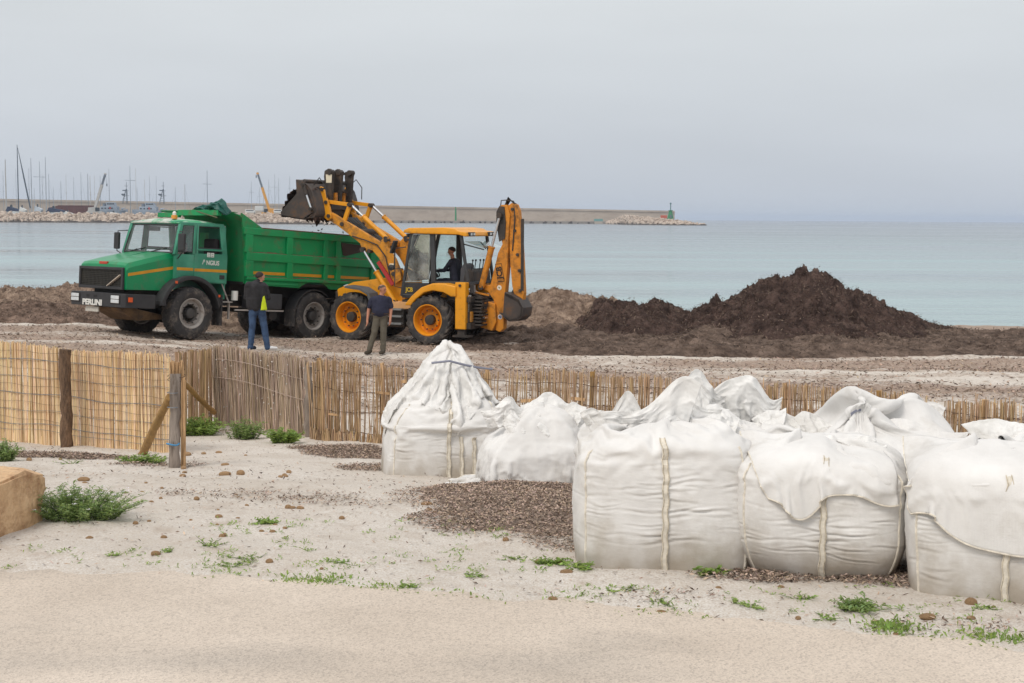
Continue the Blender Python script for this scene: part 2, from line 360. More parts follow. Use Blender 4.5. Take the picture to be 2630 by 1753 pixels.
# ------------------------------------------------------------------ sea
SEA_Z = -.6
def make_sea():
    m = bpy.data.materials.new('sea_water'); m.use_nodes = True; nt = m.node_tree; N = nt.nodes; L = nt.links; b = N['Principled BSDF']
    b.inputs['Roughness'].default_value = .12; b.inputs['IOR'].default_value = 1.33
    tc = N.new('ShaderNodeTexCoord'); sp = N.new('ShaderNodeSeparateXYZ'); L.new(tc.outputs['Object'], sp.inputs[0])
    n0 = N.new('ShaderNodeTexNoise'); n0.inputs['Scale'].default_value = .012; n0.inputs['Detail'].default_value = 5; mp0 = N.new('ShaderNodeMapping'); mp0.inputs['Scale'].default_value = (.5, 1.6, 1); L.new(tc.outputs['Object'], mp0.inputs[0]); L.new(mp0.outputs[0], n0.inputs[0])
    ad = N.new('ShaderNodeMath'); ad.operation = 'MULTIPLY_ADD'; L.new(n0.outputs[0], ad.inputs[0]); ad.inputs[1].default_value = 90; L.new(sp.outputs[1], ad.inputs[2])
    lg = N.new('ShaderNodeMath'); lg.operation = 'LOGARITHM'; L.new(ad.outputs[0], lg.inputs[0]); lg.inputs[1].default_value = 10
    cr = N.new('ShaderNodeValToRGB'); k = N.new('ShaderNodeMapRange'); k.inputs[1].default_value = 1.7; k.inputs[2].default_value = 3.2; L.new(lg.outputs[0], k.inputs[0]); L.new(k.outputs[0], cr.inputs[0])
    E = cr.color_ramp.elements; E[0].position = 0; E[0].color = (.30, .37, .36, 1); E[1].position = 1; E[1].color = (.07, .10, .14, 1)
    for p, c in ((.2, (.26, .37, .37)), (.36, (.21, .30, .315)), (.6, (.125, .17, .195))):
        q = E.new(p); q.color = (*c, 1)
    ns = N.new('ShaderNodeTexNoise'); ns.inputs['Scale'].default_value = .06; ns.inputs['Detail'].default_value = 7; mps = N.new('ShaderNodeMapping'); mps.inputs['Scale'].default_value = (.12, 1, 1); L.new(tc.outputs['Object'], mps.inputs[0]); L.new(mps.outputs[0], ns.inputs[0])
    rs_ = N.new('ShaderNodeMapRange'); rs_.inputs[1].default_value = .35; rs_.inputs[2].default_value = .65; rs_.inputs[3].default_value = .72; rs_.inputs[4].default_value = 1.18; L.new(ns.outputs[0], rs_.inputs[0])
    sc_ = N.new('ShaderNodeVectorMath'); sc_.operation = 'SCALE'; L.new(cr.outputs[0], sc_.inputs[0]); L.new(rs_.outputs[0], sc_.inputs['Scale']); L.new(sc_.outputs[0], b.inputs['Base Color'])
    rg_ = N.new('ShaderNodeMapRange'); rg_.inputs[1].default_value = .3; rg_.inputs[2].default_value = .7; rg_.inputs[3].default_value = .06; rg_.inputs[4].default_value = .26; L.new(ns.outputs[0], rg_.inputs[0]); L.new(rg_.outputs[0], b.inputs['Roughness'])
    hs = None
    for s, st, a in ((1.1, (.4, 1, 1), 1.0), (.22, (.45, 1, 1), 2.2), (.03, (.4, 1, 1), 5.0)):
        n = N.new('ShaderNodeTexNoise'); n.inputs['Scale'].default_value = s; n.inputs['Detail'].default_value = 3; mp = N.new('ShaderNodeMapping'); mp.inputs['Scale'].default_value = st; L.new(tc.outputs['Object'], mp.inputs[0]); L.new(mp.outputs[0], n.inputs[0])
        mu = N.new('ShaderNodeMath'); mu.operation = 'MULTIPLY_ADD'; L.new(n.outputs[0], mu.inputs[0]); mu.inputs[1].default_value = a
        if hs is None: mu.inputs[2].default_value = 0
        else: L.new(hs, mu.inputs[2])
        hs = mu.outputs[0]
    bp = N.new('ShaderNodeBump'); bp.inputs['Strength'].default_value = .7; bp.inputs['Distance'].default_value = .16; L.new(hs, bp.inputs['Height']); L.new(bp.outputs[0], b.inputs['Normal'])
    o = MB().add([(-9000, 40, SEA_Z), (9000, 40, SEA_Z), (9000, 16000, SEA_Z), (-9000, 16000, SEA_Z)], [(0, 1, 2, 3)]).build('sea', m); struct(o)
make_sea()

# ------------------------------------------------------------------ seagrass banks on the shore
def weed_mat(name, dark, light, s=9):
    m = mat(name, dark, .95, var=.3, vs=s * .3, spec=.1, c2=light, bump=(s * 3.2, 1.0, .09), dirt=(tuple(v * .45 for v in dark), .52, .72, s * 1.6)); return m
WDARK = weed_mat('wet_seagrass', S(66, 53, 49), S(100, 82, 75))
WLIGHT = weed_mat('dry_seagrass', S(124, 102, 88), S(170, 148, 130))
WMID = weed_mat('trampled_seagrass', S(88, 73, 65), S(132, 114, 102))
WLEFT = weed_mat('clumped_seagrass', S(100, 82, 72), S(146, 124, 110))
def weed_pile(name, label, x0, x1, y0, y1, hfun, m, seed, nx=300, ny=110, rough=.16):
    X, Y = np.meshgrid(np.linspace(x0, x1, nx), np.linspace(y0, y1, ny)); g = gz(X, Y, False)
    H = hfun(X, Y)
    n = fbm(X * .9, Y * .9, seed=seed, oct=5, gain=.6); lump = np.abs(fbm(X * 2.3, Y * 2.3, seed=seed + 5, oct=4)) ; fine = fbm(X * 7, Y * 7, seed=seed + 9, oct=3)
    amp = np.clip(H / .35, 0, 1)
    Hn = H + amp * (rough * 1.5 * n - rough * 1.5 * lump + rough * .6 * fine + rough * .3) * np.clip(.35 + H, .4, 1.1)
    u = (X - x0) / (x1 - x0); v = (Y - y0) / (y1 - y0); ed = np.minimum(np.minimum(u, 1 - u) * 12, np.minimum(v, 1 - v) * 8)
    Z = g + np.where(ed < 1, Hn * np.clip(ed, 0, 1) - (1 - np.clip(ed, 0, 1)) * .12, Hn) - .05
    XX = X + amp * .12 * fbm(X * 3, Y * 3, Z * 3, seed + 31); YY = Y + amp * .12 * fbm(X * 3, Y * 3, Z * 3, seed + 37)
    idx = np.arange(nx * ny).reshape(ny, nx); F = np.stack([idx[:-1, :-1], idx[:-1, 1:], idx[1:, 1:], idx[1:, :-1]], -1).reshape(-1, 4)
    o = npmesh(name, np.stack([XX, YY, Z], -1).reshape(-1, 3), F, m)
    tag(o, label, 'seagrass pile'); PILES.append((X, Y, Z, H)); return o
PILES = []
def ridge(pts, Y):                           # skyline in photograph pixels -> ridge heights above ground at distance Y
    a = np.array([atY(px * 1.1182, py * 1.1182, Y) for px, py in pts]); return a[:, 0], a[:, 2] - gz(a[:, 0], np.full(len(a), Y), False)
rx, rh = ridge([(1288, 770), (1310, 725), (1345, 700), (1390, 688), (1440, 682), (1490, 690), (1540, 706), (1568, 720), (1600, 712), (1680, 690), (1722, 662), (1760, 650), (1800, 640), (1848, 622), (1890, 640), (1930, 655), (2000, 690), (2060, 714), (2120, 738), (2165, 752), (2300, 768), (2420, 775)], 41.0)
def h_dark(X, Y):
    H = np.interp(X + .5 * fbm(X * .5, Y * .5, seed=2), rx, rh, left=0, right=.05)
    w = np.interp(X, rx, 2.2 + 1.6 * rh)
    d = Y - 41.0; d = np.where(d < 0, -d / (w * 1.05), d / (w * .9))
    return np.clip(H, 0, 9) * (1 - np.clip(d, 0, 1) ** 1.25) * (d < 1)
weed_pile('seagrass_pile', 'tall pointed heap of dark wet seagrass at the water edge', 1.2, 17, 35.5, 46.5, h_dark, WDARK, 40, 420, 170, .27)
lx, lh = ridge([(-160, 668), (0, 662), (60, 664), (110, 668), (160, 662), (200, 668), (260, 666), (400, 668), (560, 664), (760, 668), (980, 668), (1100, 676), (1180, 680), (1240, 674), (1290, 676), (1335, 688), (1385, 684), (1420, 692), (1480, 712), (1560, 735)], 45.0)
def h_bank(X, Y):
    H = np.interp(X, lx, lh, left=lh[0], right=0); d = Y - 45.0
    lo = 6.4 - 1.2 * sstep(-3, 1, X); d = np.where(d < 0, -d / lo, d / 3.0)
    return np.clip(H, 0, 3) * (1 - np.clip(d, 0, 1) ** 1.7) * (d < 1)
weed_pile('seagrass_bank', 'long pale brown bank of dry seagrass behind the truck and the digger', -19, 5.4, 38.2, 48.5, h_bank, WLIGHT, 60, 460, 130, .2)
def h_left(X, Y):
    d = ((X + 13.0) / 4.2) ** 2 + ((Y - 39.6) / 1.9) ** 2 + .5 * fbm(X * .8, Y * .8, seed=71); return .42 * np.clip(1 - d, 0, 1) ** .7
weed_pile('seagrass_heap', 'low dark seagrass clump in front of the pale bank left of the truck', -18, -8, 37, 42.2, h_left, WLEFT, 70, 170, 80, .2)
def h_flat(X, Y):
    q = fbm(X * .35, Y * .6, seed=81, oct=4); front = 33.2 + 1.4 * np.clip((3 - X) / 6, 0, 1) + .8 * fbm(X * .4, Y * .2, seed=82)
    return np.clip(.16 + .22 * q, .02, .5) * sstep(0, 1.3, Y - front) * (1 - .4 * sstep(39, 41, Y)) * sstep(-3.4, -.6, X)
weed_pile('seagrass_spread', 'trampled dark seagrass strewn in front of the tall heap', -3.6, 19, 32.4, 42, h_flat, WMID, 80, 420, 170, .36)
PILE_XYZ = PILES

# ------------------------------------------------------------------ harbour far behind
ROCK = mat('quarry_rock', S(186, 168, 152), .95, var=.2, vs=.35, spec=.1, coord='Object', c2=S(204, 190, 176), dirt=(S(150, 128, 112), .5, .7, .6))
ROCKD = mat('wet_rock', S(84, 76, 70), .8, var=.3, vs=.5, spec=.2)
CONC = mat('mole_concrete', S(192, 178, 164), .95, var=.07, vs=.06, spec=.1, c2=S(200, 188, 174), dirt=(S(172, 156, 142), .52, .75, .14), stretch=(1, 1, 2.5))
def rock_meshes(k, seed):
    out = []
    for i in range(k):
        bm = bmesh.new(); bmesh.ops.create_icosphere(bm, subdivisions=1, radius=1)
        r = random.Random(seed + i)
        for v in bm.verts: v.co *= .72 + .5 * r.random()
        for v in bm.verts: v.co.z *= .75
        me = bpy.data.meshes.new('rock'); bm.to_mesh(me); bm.free(); me.materials.append(ROCK); out.append(me)
    return out
RM = rock_meshes(8, 50)
def rubble(name, label, pts, width, top, nbig, seed):
    """pts: world polyline along the water line; top: crest height above the sea"""
    r = random.Random(seed); p0 = pts[0]
    t = thing(name, label, 'breakwater', (p0[0], p0[1], SEA_Z))
    seg = [math.dist(pts[i], pts[i + 1]) for i in range(len(pts) - 1)]; tot = sum(seg)
    def along(u):
        d = u * tot
        for i, s_ in enumerate(seg):
            if d <= s_ or i == len(seg) - 1:
                k = min(1, d / s_); return (pts[i][0] + (pts[i + 1][0] - pts[i][0]) * k, pts[i][1] + (pts[i + 1][1] - pts[i][1]) * k)
            d -= s_
    core = MB(); rows = []
    for i in range(81):
        x, y = along(i / 80); h = top(i / 80); x -= p0[0]; y -= p0[1]
        rows.append([(x, y - 1, -1.5), (x, y + width * .15, .6), (x, y + width * .42, h * .72), (x, y + width * .5, h * .8), (x, y + width * .9, h * .7), (x, y + width, -1.5)])
    core.grid(rows); core.build('rubble_core', ROCK, t)
    foot = MB(); foot.grid([[(q[0][0], q[0][1] - .6, -.6), (q[0][0], q[0][1] + .9, .75 + .3 * math.sin(i * 1.7))] for i, q in enumerate(rows)]); foot.build('wet_foot', ROCKD, t)
    sv = MB(); ico = RM[0]
    cand = []
    for i in range(nbig * 5):
        u = r.random(); v = r.random() ** .9; x, y = along(u); h = top(u)
        cand.append((x - p0[0], y - p0[1] + width * (.02 + .46 * v), h * (.06 + .80 * v), r.uniform(.8, 1.75) * min(1, .45 + h / 5)))
    for i, (x, y, z, s_) in enumerate(cand):
        me = RM[r.randrange(8)]
        if i < nbig:
            o = bpy.data.objects.new('rock', me); col.objects.link(o); o.parent = t; o.location = (x, y, z); o.rotation_euler = (r.random() * 6, r.random() * 6, r.random() * 6); o.scale = (s_ * r.uniform(.8, 1.5), s_, s_ * r.uniform(.6, .95))
        else:
            R = Euler((r.random() * 6, r.random() * 6, r.random() * 6)).to_matrix(); s_ *= .8
            sv.add([R @ v.co * s_ + Vector((x, y, z)) for v in me.vertices], [tuple(p.vertices) for p in me.polygons])
    stuff(sv.build('rock_fill', ROCK, t))
    return t
lw = [atZ(px, py, SEA_Z) for px, py in ((-260, 569), (0, 570.2), (300, 571.6), (600, 573.5), (830, 576), (905, 578))]
rubble('rubble_breakwater', 'inner breakwater of pale pinkish boulders in front of the moored boats', [(p[0], p[1]) for p in lw], 26, lambda u: 5.4 * min(1, (1.02 - u) * 9), 300, 3)
tw = [atZ(px, py, SEA_Z) for px, py in ((1560, 575.2), (1640, 577.0), (1740, 578.2), (1815, 578.6))]
rubble('rubble_tip', 'pale boulder mound at the seaward tip of the long mole', [(p[0], p[1]) for p in tw], 40, lambda u: (6.6 * min(1, u * 2.2 + .15) if u < .55 else 6.6 * max(.06, (1 - u) / .45) ** .6), 110, 4)
def make_mole():
    t = thing('mole_wall', 'long beige concrete harbour wall across the horizon', 'wall', (0, 1000, SEA_Z))
    xs = list(np.linspace(-420, 1733, 28)); b = MB(); rows = []; cap = []; quay = []
    for px in xs:
        Y = 900 + 230 * px / 1733; p = atY(px, 511 + 30.5 * px / 1733, Y); z = p[2] - SEA_Z; x = p[0]; y = p[1] - 1000
        rows.append([(x, y, -3), (x, y, z), (x, y + 9, z), (x, y + 9, -3)])
        cap.append([(x, y - .5, z - 1.1), (x, y - .5, z + .25), (x, y + 9.6, z + .25), (x, y + 9.6, z - 1.1)])
        q = atZ(px, 573.5 - 5.0 * (1733 - px) / 1733, SEA_Z); quay.append([(x, y - 26, -3), (x, y - 26, 1.7), (x, y + .4, 1.7)])
    b.grid(rows); e0 = len(b.v); b.add(rows[-1], [(0, 1, 2, 3)]); b.build('wall', CONC, t)
    MB().grid(cap).add(cap[-1], [(0, 1, 2, 3)]).build('coping', CONC, t); MB().grid(quay).build('quay', mat('quay_stone', S(168, 158, 148), .95, var=.2, vs=.2), t)
    f = MB(); rr = random.Random(8)
    for i in range(len(quay) - 1):
        for k in range(5):
            u = (k + rr.random()) / 5; x = quay[i][0][0] * (1 - u) + quay[i + 1][0][0] * u; y = quay[i][0][1] * (1 - u) + quay[i + 1][0][1] * u
            s_ = rr.uniform(.6, 1.6); me = RM[rr.randrange(8)]; f.add([v.co * s_ + Vector((x, y - .8, rr.uniform(-.2, .9))) for v in me.vertices], [tuple(p.vertices) for p in me.polygons])
    stuff(f.build('toe_stones', ROCKD, t))
make_mole()
# ------------------------------------------------------------------ boats, cranes and lights of the harbour
GREYPALE = mat('pale_grey_paint', S(196, 204, 212), .6, var=.08, vs=.4)
WHITEP = mat('white_gelcoat', S(226, 226, 222), .5, var=.06, vs=.5)
NAVY = mat('navy_canvas', S(44, 56, 84), .8, var=.2, vs=.6)
MASTG = mat('grey_mast', S(172, 179, 187), .5, var=.1, vs=.2)
MASTD = mat('dark_mast', S(78, 90, 102), .5, var=.1, vs=.2)
MASTM = mat('mid_mast', S(134, 144, 154), .5, var=.1, vs=.2)
MASTW = mat('pale_mast', S(190, 188, 184), .5, var=.1, vs=.2)
SHIPG = mat('navy_grey_paint', S(160, 172, 186), .6, var=.1, vs=.3)
SHIPD = mat('dark_fittings', S(108, 118, 130), .6, var=.2, vs=.4)
REDB = mat('red_oxide_hull', S(104, 62, 58), .8, var=.16, vs=.3, dirt=(S(80, 54, 50), .5, .7, .5))
WINB = mat('dark_window', S(46, 54, 62), .2, var=.1)
ORNG = mat('orange_paint', S(206, 96, 66), .6, var=.1)
YCRANE = mat('crane_yellow', S(222, 160, 66), .6, var=.1)
GREENL = mat('beacon_green', S(48, 138, 86), .6, var=.1)
TEALB = mat('teal_paint', S(120, 166, 160), .6, var=.1)
def hull_rows(L_, B, H):
    rows = []
    for i in range(13):
        u = i / 12; x = (u - .5) * L_; w = B / 2 * (math.sin(PI * min(1, .18 + u * .82)) ** .6 if u > .5 else (.8 + .2 * math.sin(PI * u))) if u < 1 else .03
        w = max(w, .04); sh = H * (1 + .16 * u * u)
        rows.append([(x, -w, sh), (x, -w * .92, sh * .45), (x, -w * .4, -.3), (x, w * .4, -.3), (x, w * .92, sh * .45), (x, w, sh)])
    return rows
_hb = MB(); _hb.grid(hull_rows(11, 3.4, 1.2)); _r = hull_rows(11, 3.4, 1.2); _hb.grid([[q[0], q[-1]] for q in _r]); 
def sailboat_proto():
    t = thing('sailboat', '', 'sailboat')
    _hb.build('hull', WHITEP, t, True)
    MB().prism([(-2.4, 1.2), (2.6, 1.25), (1.8, 1.85), (-2.2, 1.9)], -.95, .95).build('cabin', WHITEP, t)
    MB().tube([(.5, 0, 0), (.5, 0, 1)], .13, 6).build('mast', MASTG, t)
    MB().tube([(.5, 0, 2.6), (-4.2, 0, 2.5)], .16, 6).build('boom', NAVY, t)
    MB().tube([(.5, -1.2, 0), (.5, 1.2, 0)], .07, 5).build('spreader', MASTG, t)
    MB().tube([(5.3, 0, 1.3), (.5, 0, 1)], .03, 4).build('forestay', MASTD, t)
    return t
SB = sailboat_proto(); SB_used = [False]
THIN = []
def sailboat(px, ytop, Y, m=None, spread=0, thick=1.0, label=None, rot=None, stay=False):
    base = atZ(px, 572, SEA_Z); p = atY(px, ytop, Y); h = p[2] - SEA_Z; rz = random.uniform(-.5, .5) + (PI if random.random() < .5 else 0) if rot is None else rot
    if not SB_used[0]: r = SB; SB_used[0] = True; parts = list(SB.children)
    else:
        r = SB.copy(); col.objects.link(r); parts = []
        for c in SB_PARTS:
            k = c.copy(); col.objects.link(k); k.parent = r; parts.append(k)
    r.location = (p[0] - .5 * math.cos(rz), Y - .5 * math.sin(rz), SEA_Z); r.rotation_euler = (0, 0, rz)
    for c in parts:
        n = c.name.split('.')[0]
        if n == 'mast': c.scale = (1, 1, 1); c.data = mast_mesh(h, thick, m or MASTG)
        if n == 'spreader':
            c.data = spread_mesh(spread if spread else .9, m or MASTG); c.location = (0, 0, h * (.74 if spread else .6)); c.rotation_euler = (0, 0, 0)
        if n == 'forestay': c.data = stay_mesh(h, m or MASTD, .34 if stay else .04)
    r['label'] = label or 'moored sailboat with a thin bare grey mast beyond the boulder breakwater'
    r['group'] = 'sailboats moored in the harbour'
    if not label: THIN.append((px, r))
    return r
SB_PARTS = []
def mast_mesh(h, t, m):
    b = MB(); b.tube([(.5, 0, .9), (.5, 0, h * .6), (.5, 0, h)], [.15 * t, .13 * t, .08 * t], 6)
    me = bpy.data.meshes.new('mast'); me.from_pydata(b.v, [], b.f); me.materials.append(m); return me
def spread_mesh(w, m):
    b = MB(); b.tube([(.5, -w, 0), (.5, w, 0)], .09, 5); b.bar((.5 - w * .7, 0, 0), (.5 + w * .7, 0, 0), .12, .1)
    me = bpy.data.meshes.new('spreader'); me.from_pydata(b.v, [], b.f); me.materials.append(m); return me
def stay_mesh(h, m, r):
    b = MB(); b.tube([(5.3, 0, 1.3), (2.9, 0, h * .42), (.55, 0, h * .93)], [r * .8, r, r * .3], 5)
    me = bpy.data.meshes.new('forestay'); me.from_pydata(b.v, [], b.f); me.materials.append(m); return me
SB_PARTS = list(SB.children)
def z6(x, y): return x / 4.902, 340 + y / 4.902
def z7(x, y): return 400 + x / 4.706, 400 + y / 4.706
_first = dict(label='sailboat with a thick cream mast at the far left of the harbour', m=MASTW, thick=2.6)
sailboat(*z6(65, 340), 780, **_first)
_b = sailboat(*z6(215, 155), 765, m=MASTD, thick=2.3, stay=True, rot=.12, label='dark sailboat with the tallest black mast and a furled sloping foresail')
for c in _b.children:
    if c.name.startswith('forestay'):
        b = MB(); p1 = atY(*z6(382, 950), 765); p0 = atY(*z6(222, 190), 765); iv = _b.matrix_basis.inverted()
        b.tube([iv @ Vector(p1), iv @ Vector((p0 + p1) / 2), iv @ Vector(p0)], [.42, .42, .12], 6); me = bpy.data.meshes.new('forestay'); me.from_pydata(b.v, [], b.f); me.materials.append(MASTD); c.data = me
sailboat(*z6(387, 320), 790, m=MASTG, thick=2.0, label='sailboat with a stout grey mast right of the tall black mast')
sailboat(*z6(570, 310), 790, m=MASTG, thick=1.9, label='sailboat with a high grey mast left of the red-brown hull')
sailboat(*z6(495, 360), 800, m=MASTM, spread=5.0, thick=1.1, label='sailboat with wide crosstrees between two stout grey masts')
sailboat(*z6(1635, 415), 800, m=MASTM, spread=4.4, thick=1.2, label='sailboat with wide crosstrees behind the first patrol vessel')
sailboat(*z7(620, 175), 800, m=MASTM, spread=4.0, thick=1.4, label='sailboat with wide crosstrees standing alone behind the truck visor')
sailboat(*z7(1437, 225), 800, m=MASTG, spread=3.6, thick=1.2, label='sailboat with crosstrees right of the yellow crane')
for x, y in ((36, 480), (197, 460), (360, 450), (530, 520), (612, 520), (670, 690), (765, 610), (830, 520), (925, 560), (1017, 500), (1103, 515), (1133, 545), (1187, 535), (1260, 540), (1370, 455), (1707, 450), (1820, 590), (1880, 545), (1965, 545), (2205, 690), (2325, 650), (430, 700), (1725, 690)):
    sailboat(*z6(x, y), random.uniform(770, 850), thick=random.uniform(.8, 1.5), m=random.choice([MASTG, MASTG, MASTM, MASTW]))
for x, y, s_ in ((235, 375, 0), (352, 345, 0), (1155, 310, 2.4), (1255, 375, 2), (1365, 285, 2.2), (1485, 270, 1.6), (1620, 245, 1.8), (1300, 420, 0)):
    sailboat(*z7(x, y), random.uniform(770, 850), thick=random.uniform(.9, 1.3), spread=s_)

THIN.sort(key=lambda q: q[0])
_ow = ['first', 'second', 'third', 'fourth', 'fifth', 'sixth', 'seventh', 'eighth', 'ninth', 'tenth', 'eleventh', 'twelfth', 'thirteenth', 'fourteenth', 'fifteenth', 'sixteenth']
for i, (px, r) in enumerate(THIN):
    n_ = len(THIN); r['label'] = 'sailboat with a thin bare mast, %s from the %s of the thin masts' % ((_ow[i], 'left') if i < n_ // 2 else (_ow[n_ - 1 - i], 'right'))
def vessel(name, label, cx, y_deck, Lpx, mast, mat_, red=None):
    """patrol vessel seen broadside; cx, mast in photograph pixels"""
    Y = 770; k = Y / FPX; p = atY(cx, y_deck, Y); t = thing(name, label, 'ship', (p[0], Y, SEA_Z)); L_ = Lpx * k; zd = p[2] - SEA_Z
    MB().grid([[(x * L_ / 11, w * y, z) for y, z in ((-1, zd + (x / 6) ** 2 * 1.2), (-.8, zd * .4), (-.3, -.5), (.3, -.5), (.8, zd * .4), (1, zd + (x / 6) ** 2 * 1.2))] for x, w in ((-5.5, 2.6), (-3, 3.2), (0, 3.3), (3, 2.8), (4.6, 1.5), (5.6, .1))]).build('hull', mat_, t, True)
    MB().box(-L_ * .48, L_ * .46, -2.6, 2.6, zd - .1, zd + .05).build('deck', SHIPD, t)
    MB().box(-L_ * .30, L_ * .22, -2.4, 2.4, zd, zd + 2.4).build('deckhouse', mat_, t, bevel=.15)
    br = MB().prism([(-L_ * .12, zd + 2.4), (L_ * .16, zd + 2.4), (L_ * .12, zd + 4.5), (-L_ * .12, zd + 4.6)], -2.1, 2.1).build('bridge', mat_, t, bevel=.1)
    for i in range(5):
        x = -L_ * .09 + i * L_ * .045; MB().box(x, x + L_ * .033, -2.16, -2.05, zd + 3.4, zd + 4.1).build('window', WINB, t)
    for i in range(4):
        x = -L_ * .26 + i * L_ * .1; MB().box(x, x + .8, -2.46, -2.38, zd + 1.0, zd + 1.7).build('porthole', WINB, t)
    MB().tube([(-L_ * .2, 0, zd + 2.4), (-L_ * .2, 0, zd + 4.0)], [1.1, .9], 10).build('funnel', SHIPD, t)
    m = atY(mast[0], mast[1], Y); mxx = m[0] - p[0]; mz = m[2] - SEA_Z; b = MB()
    for sx, sy in ((-1.2, -1), (1.2, -1), (-1.2, 1), (1.2, 1)): b.tube([(mxx + sx - 1.0, sy, zd + 4), (mxx + sx * .2, sy * .2, mz * .82)], .13, 5)
    b.tube([(mxx, 0, mz * .6), (mxx, 0, mz)], .14, 5)
    for i in range(7):
        z = zd + 4.6 + (mz * .8 - zd - 4.6) * i / 6.5; w = 1.25 * (1 - i / 8); b.tube([(mxx - w - .4, -w, z), (mxx + w, -w, z + .5)], .09, 4)
    for z, w in ((.66, 2.2), (.78, 1.8), (.9, 1.0)): b.tube([(mxx - w, 0, mz * z), (mxx + w * .7, 0, mz * z)], .1, 5)
    b.build('lattice_mast', SHIPD, t)
    MB().lathe([(0, 0), (.9, .2), (.9, .9), (0, 1.1)], 12, (mxx - 1.9, 0, mz * .66 + .1), 'z').build('radar', SHIPD, t)
    MB().box(mxx - 2.2, mxx - .4, -.2, .2, mz * .78, mz * .78 + .5).build('radar_bar', SHIPD, t)
    MB().tube([(L_ * .33, 0, zd), (L_ * .33, 0, zd + 1.2), (L_ * .44, 0, zd + 1.6)], [.7, .6, .12], 8).build('deck_gun', mat_, t)
    if red: MB().box(-L_ * .02, L_ * .03, -2.5, -2.3, zd + .9, zd + 2.1).build('lifebuoy_rack', mat('red_gear', S(190, 74, 70), .7), t)
    MB().tube([(-L_ * .44, -2.4, zd + 1), (L_ * .4, -1.9, zd + 1.1)], .06, 4).build('railing', SHIPD, t)
    return t
vessel('patrol_vessel', 'grey patrol vessel with a lattice mast beside the white crane boom', 1400 / 4.902, 340 + 985 / 4.902, 84, z6(1590, 620), SHIPG, True)
vessel('patrol_vessel', 'grey patrol vessel with a red rack nearest the truck cab', 1890 / 4.902, 340 + 990 / 4.902, 86, z6(2055, 620), SHIPG, True)
def barge():
    Y = 775; a = atY(*z6(700, 1010), Y); b_ = atY(*z6(1188, 1010), Y); tp = atY(*z6(900, 922), Y)[2] - SEA_Z; t = thing('barge', 'long red-brown steel hull laid up by the white crane', 'barge', (a[0], Y, SEA_Z)); L_ = b_[0] - a[0]
    MB().prism([(-3, tp * .86), (2.5, tp), (L_, tp), (L_, -.5), (1, -.5)], -4, 4).build('hull', REDB, t, bevel=.15)
    MB().box(2.5, L_, -4.1, 4.1, tp, tp + .25).build('gunwale', REDB, t)
    for i in range(9): MB().box(4 + i * (L_ - 6) / 9, 4.25 + i * (L_ - 6) / 9, -4.14, -3.9, 0, tp - .1).build('hull_rib', REDB, t)
barge()
def covered_boat(name, label, x0, x1, y0, y1, m, Y=752):
    a = atY(*z6(x0, y1), Y); b_ = atY(*z6(x1, y0), Y); t = thing(name, label, 'boat', (a[0], Y, SEA_Z)); L_ = b_[0] - a[0]; z1 = b_[2] - SEA_Z
    MB().grid([[(x * L_, w * y, z) for y, z in ((-1, z1 * .72), (-.7, 0), (.7, 0), (1, z1 * .72))] for x, w in ((0, .2), (.2, 1.2), (.6, 1.5), (1, 1.2))]).build('hull', WHITEP, t, True)
    MB().prism([(0, z1 * .72), (.18 * L_, z1), (.5 * L_, z1 * .93), (L_, z1 * .8), (L_, z1 * .7), (0, z1 * .68)], -1.5, 1.5).build('cover', m, t, bevel=.05)
    MB().prism([(.3 * L_, z1 * .93), (.45 * L_, z1 * .93), (.42 * L_, z1 * 1.12), (.34 * L_, z1 * 1.12)], -.7, .7).build('windscreen', WINB, t)
covered_boat('motorboat', 'boat under a dark blue cover against the red-brown hull', 590, 820, 945, 1010, NAVY)
covered_boat('motorboat', 'boat under a dark blue sail cover at the foot of the tallest mast', 80, 250, 930, 1000, NAVY)
covered_boat('motorboat', 'white covered boat right of the tallest mast', 250, 330, 935, 990, WHITEP)
covered_boat('motorboat', 'grey-blue motorboat left of the red-brown hull', 440, 530, 925, 1000, GREYPALE)
covered_boat('motorboat', 'low white tender in front of the red-brown hull', 815, 915, 990, 1012, WHITEP, 748)
covered_boat('motorboat', 'low white tender in front of the first patrol vessel', 1370, 1530, 1000, 1018, WHITEP, 748)
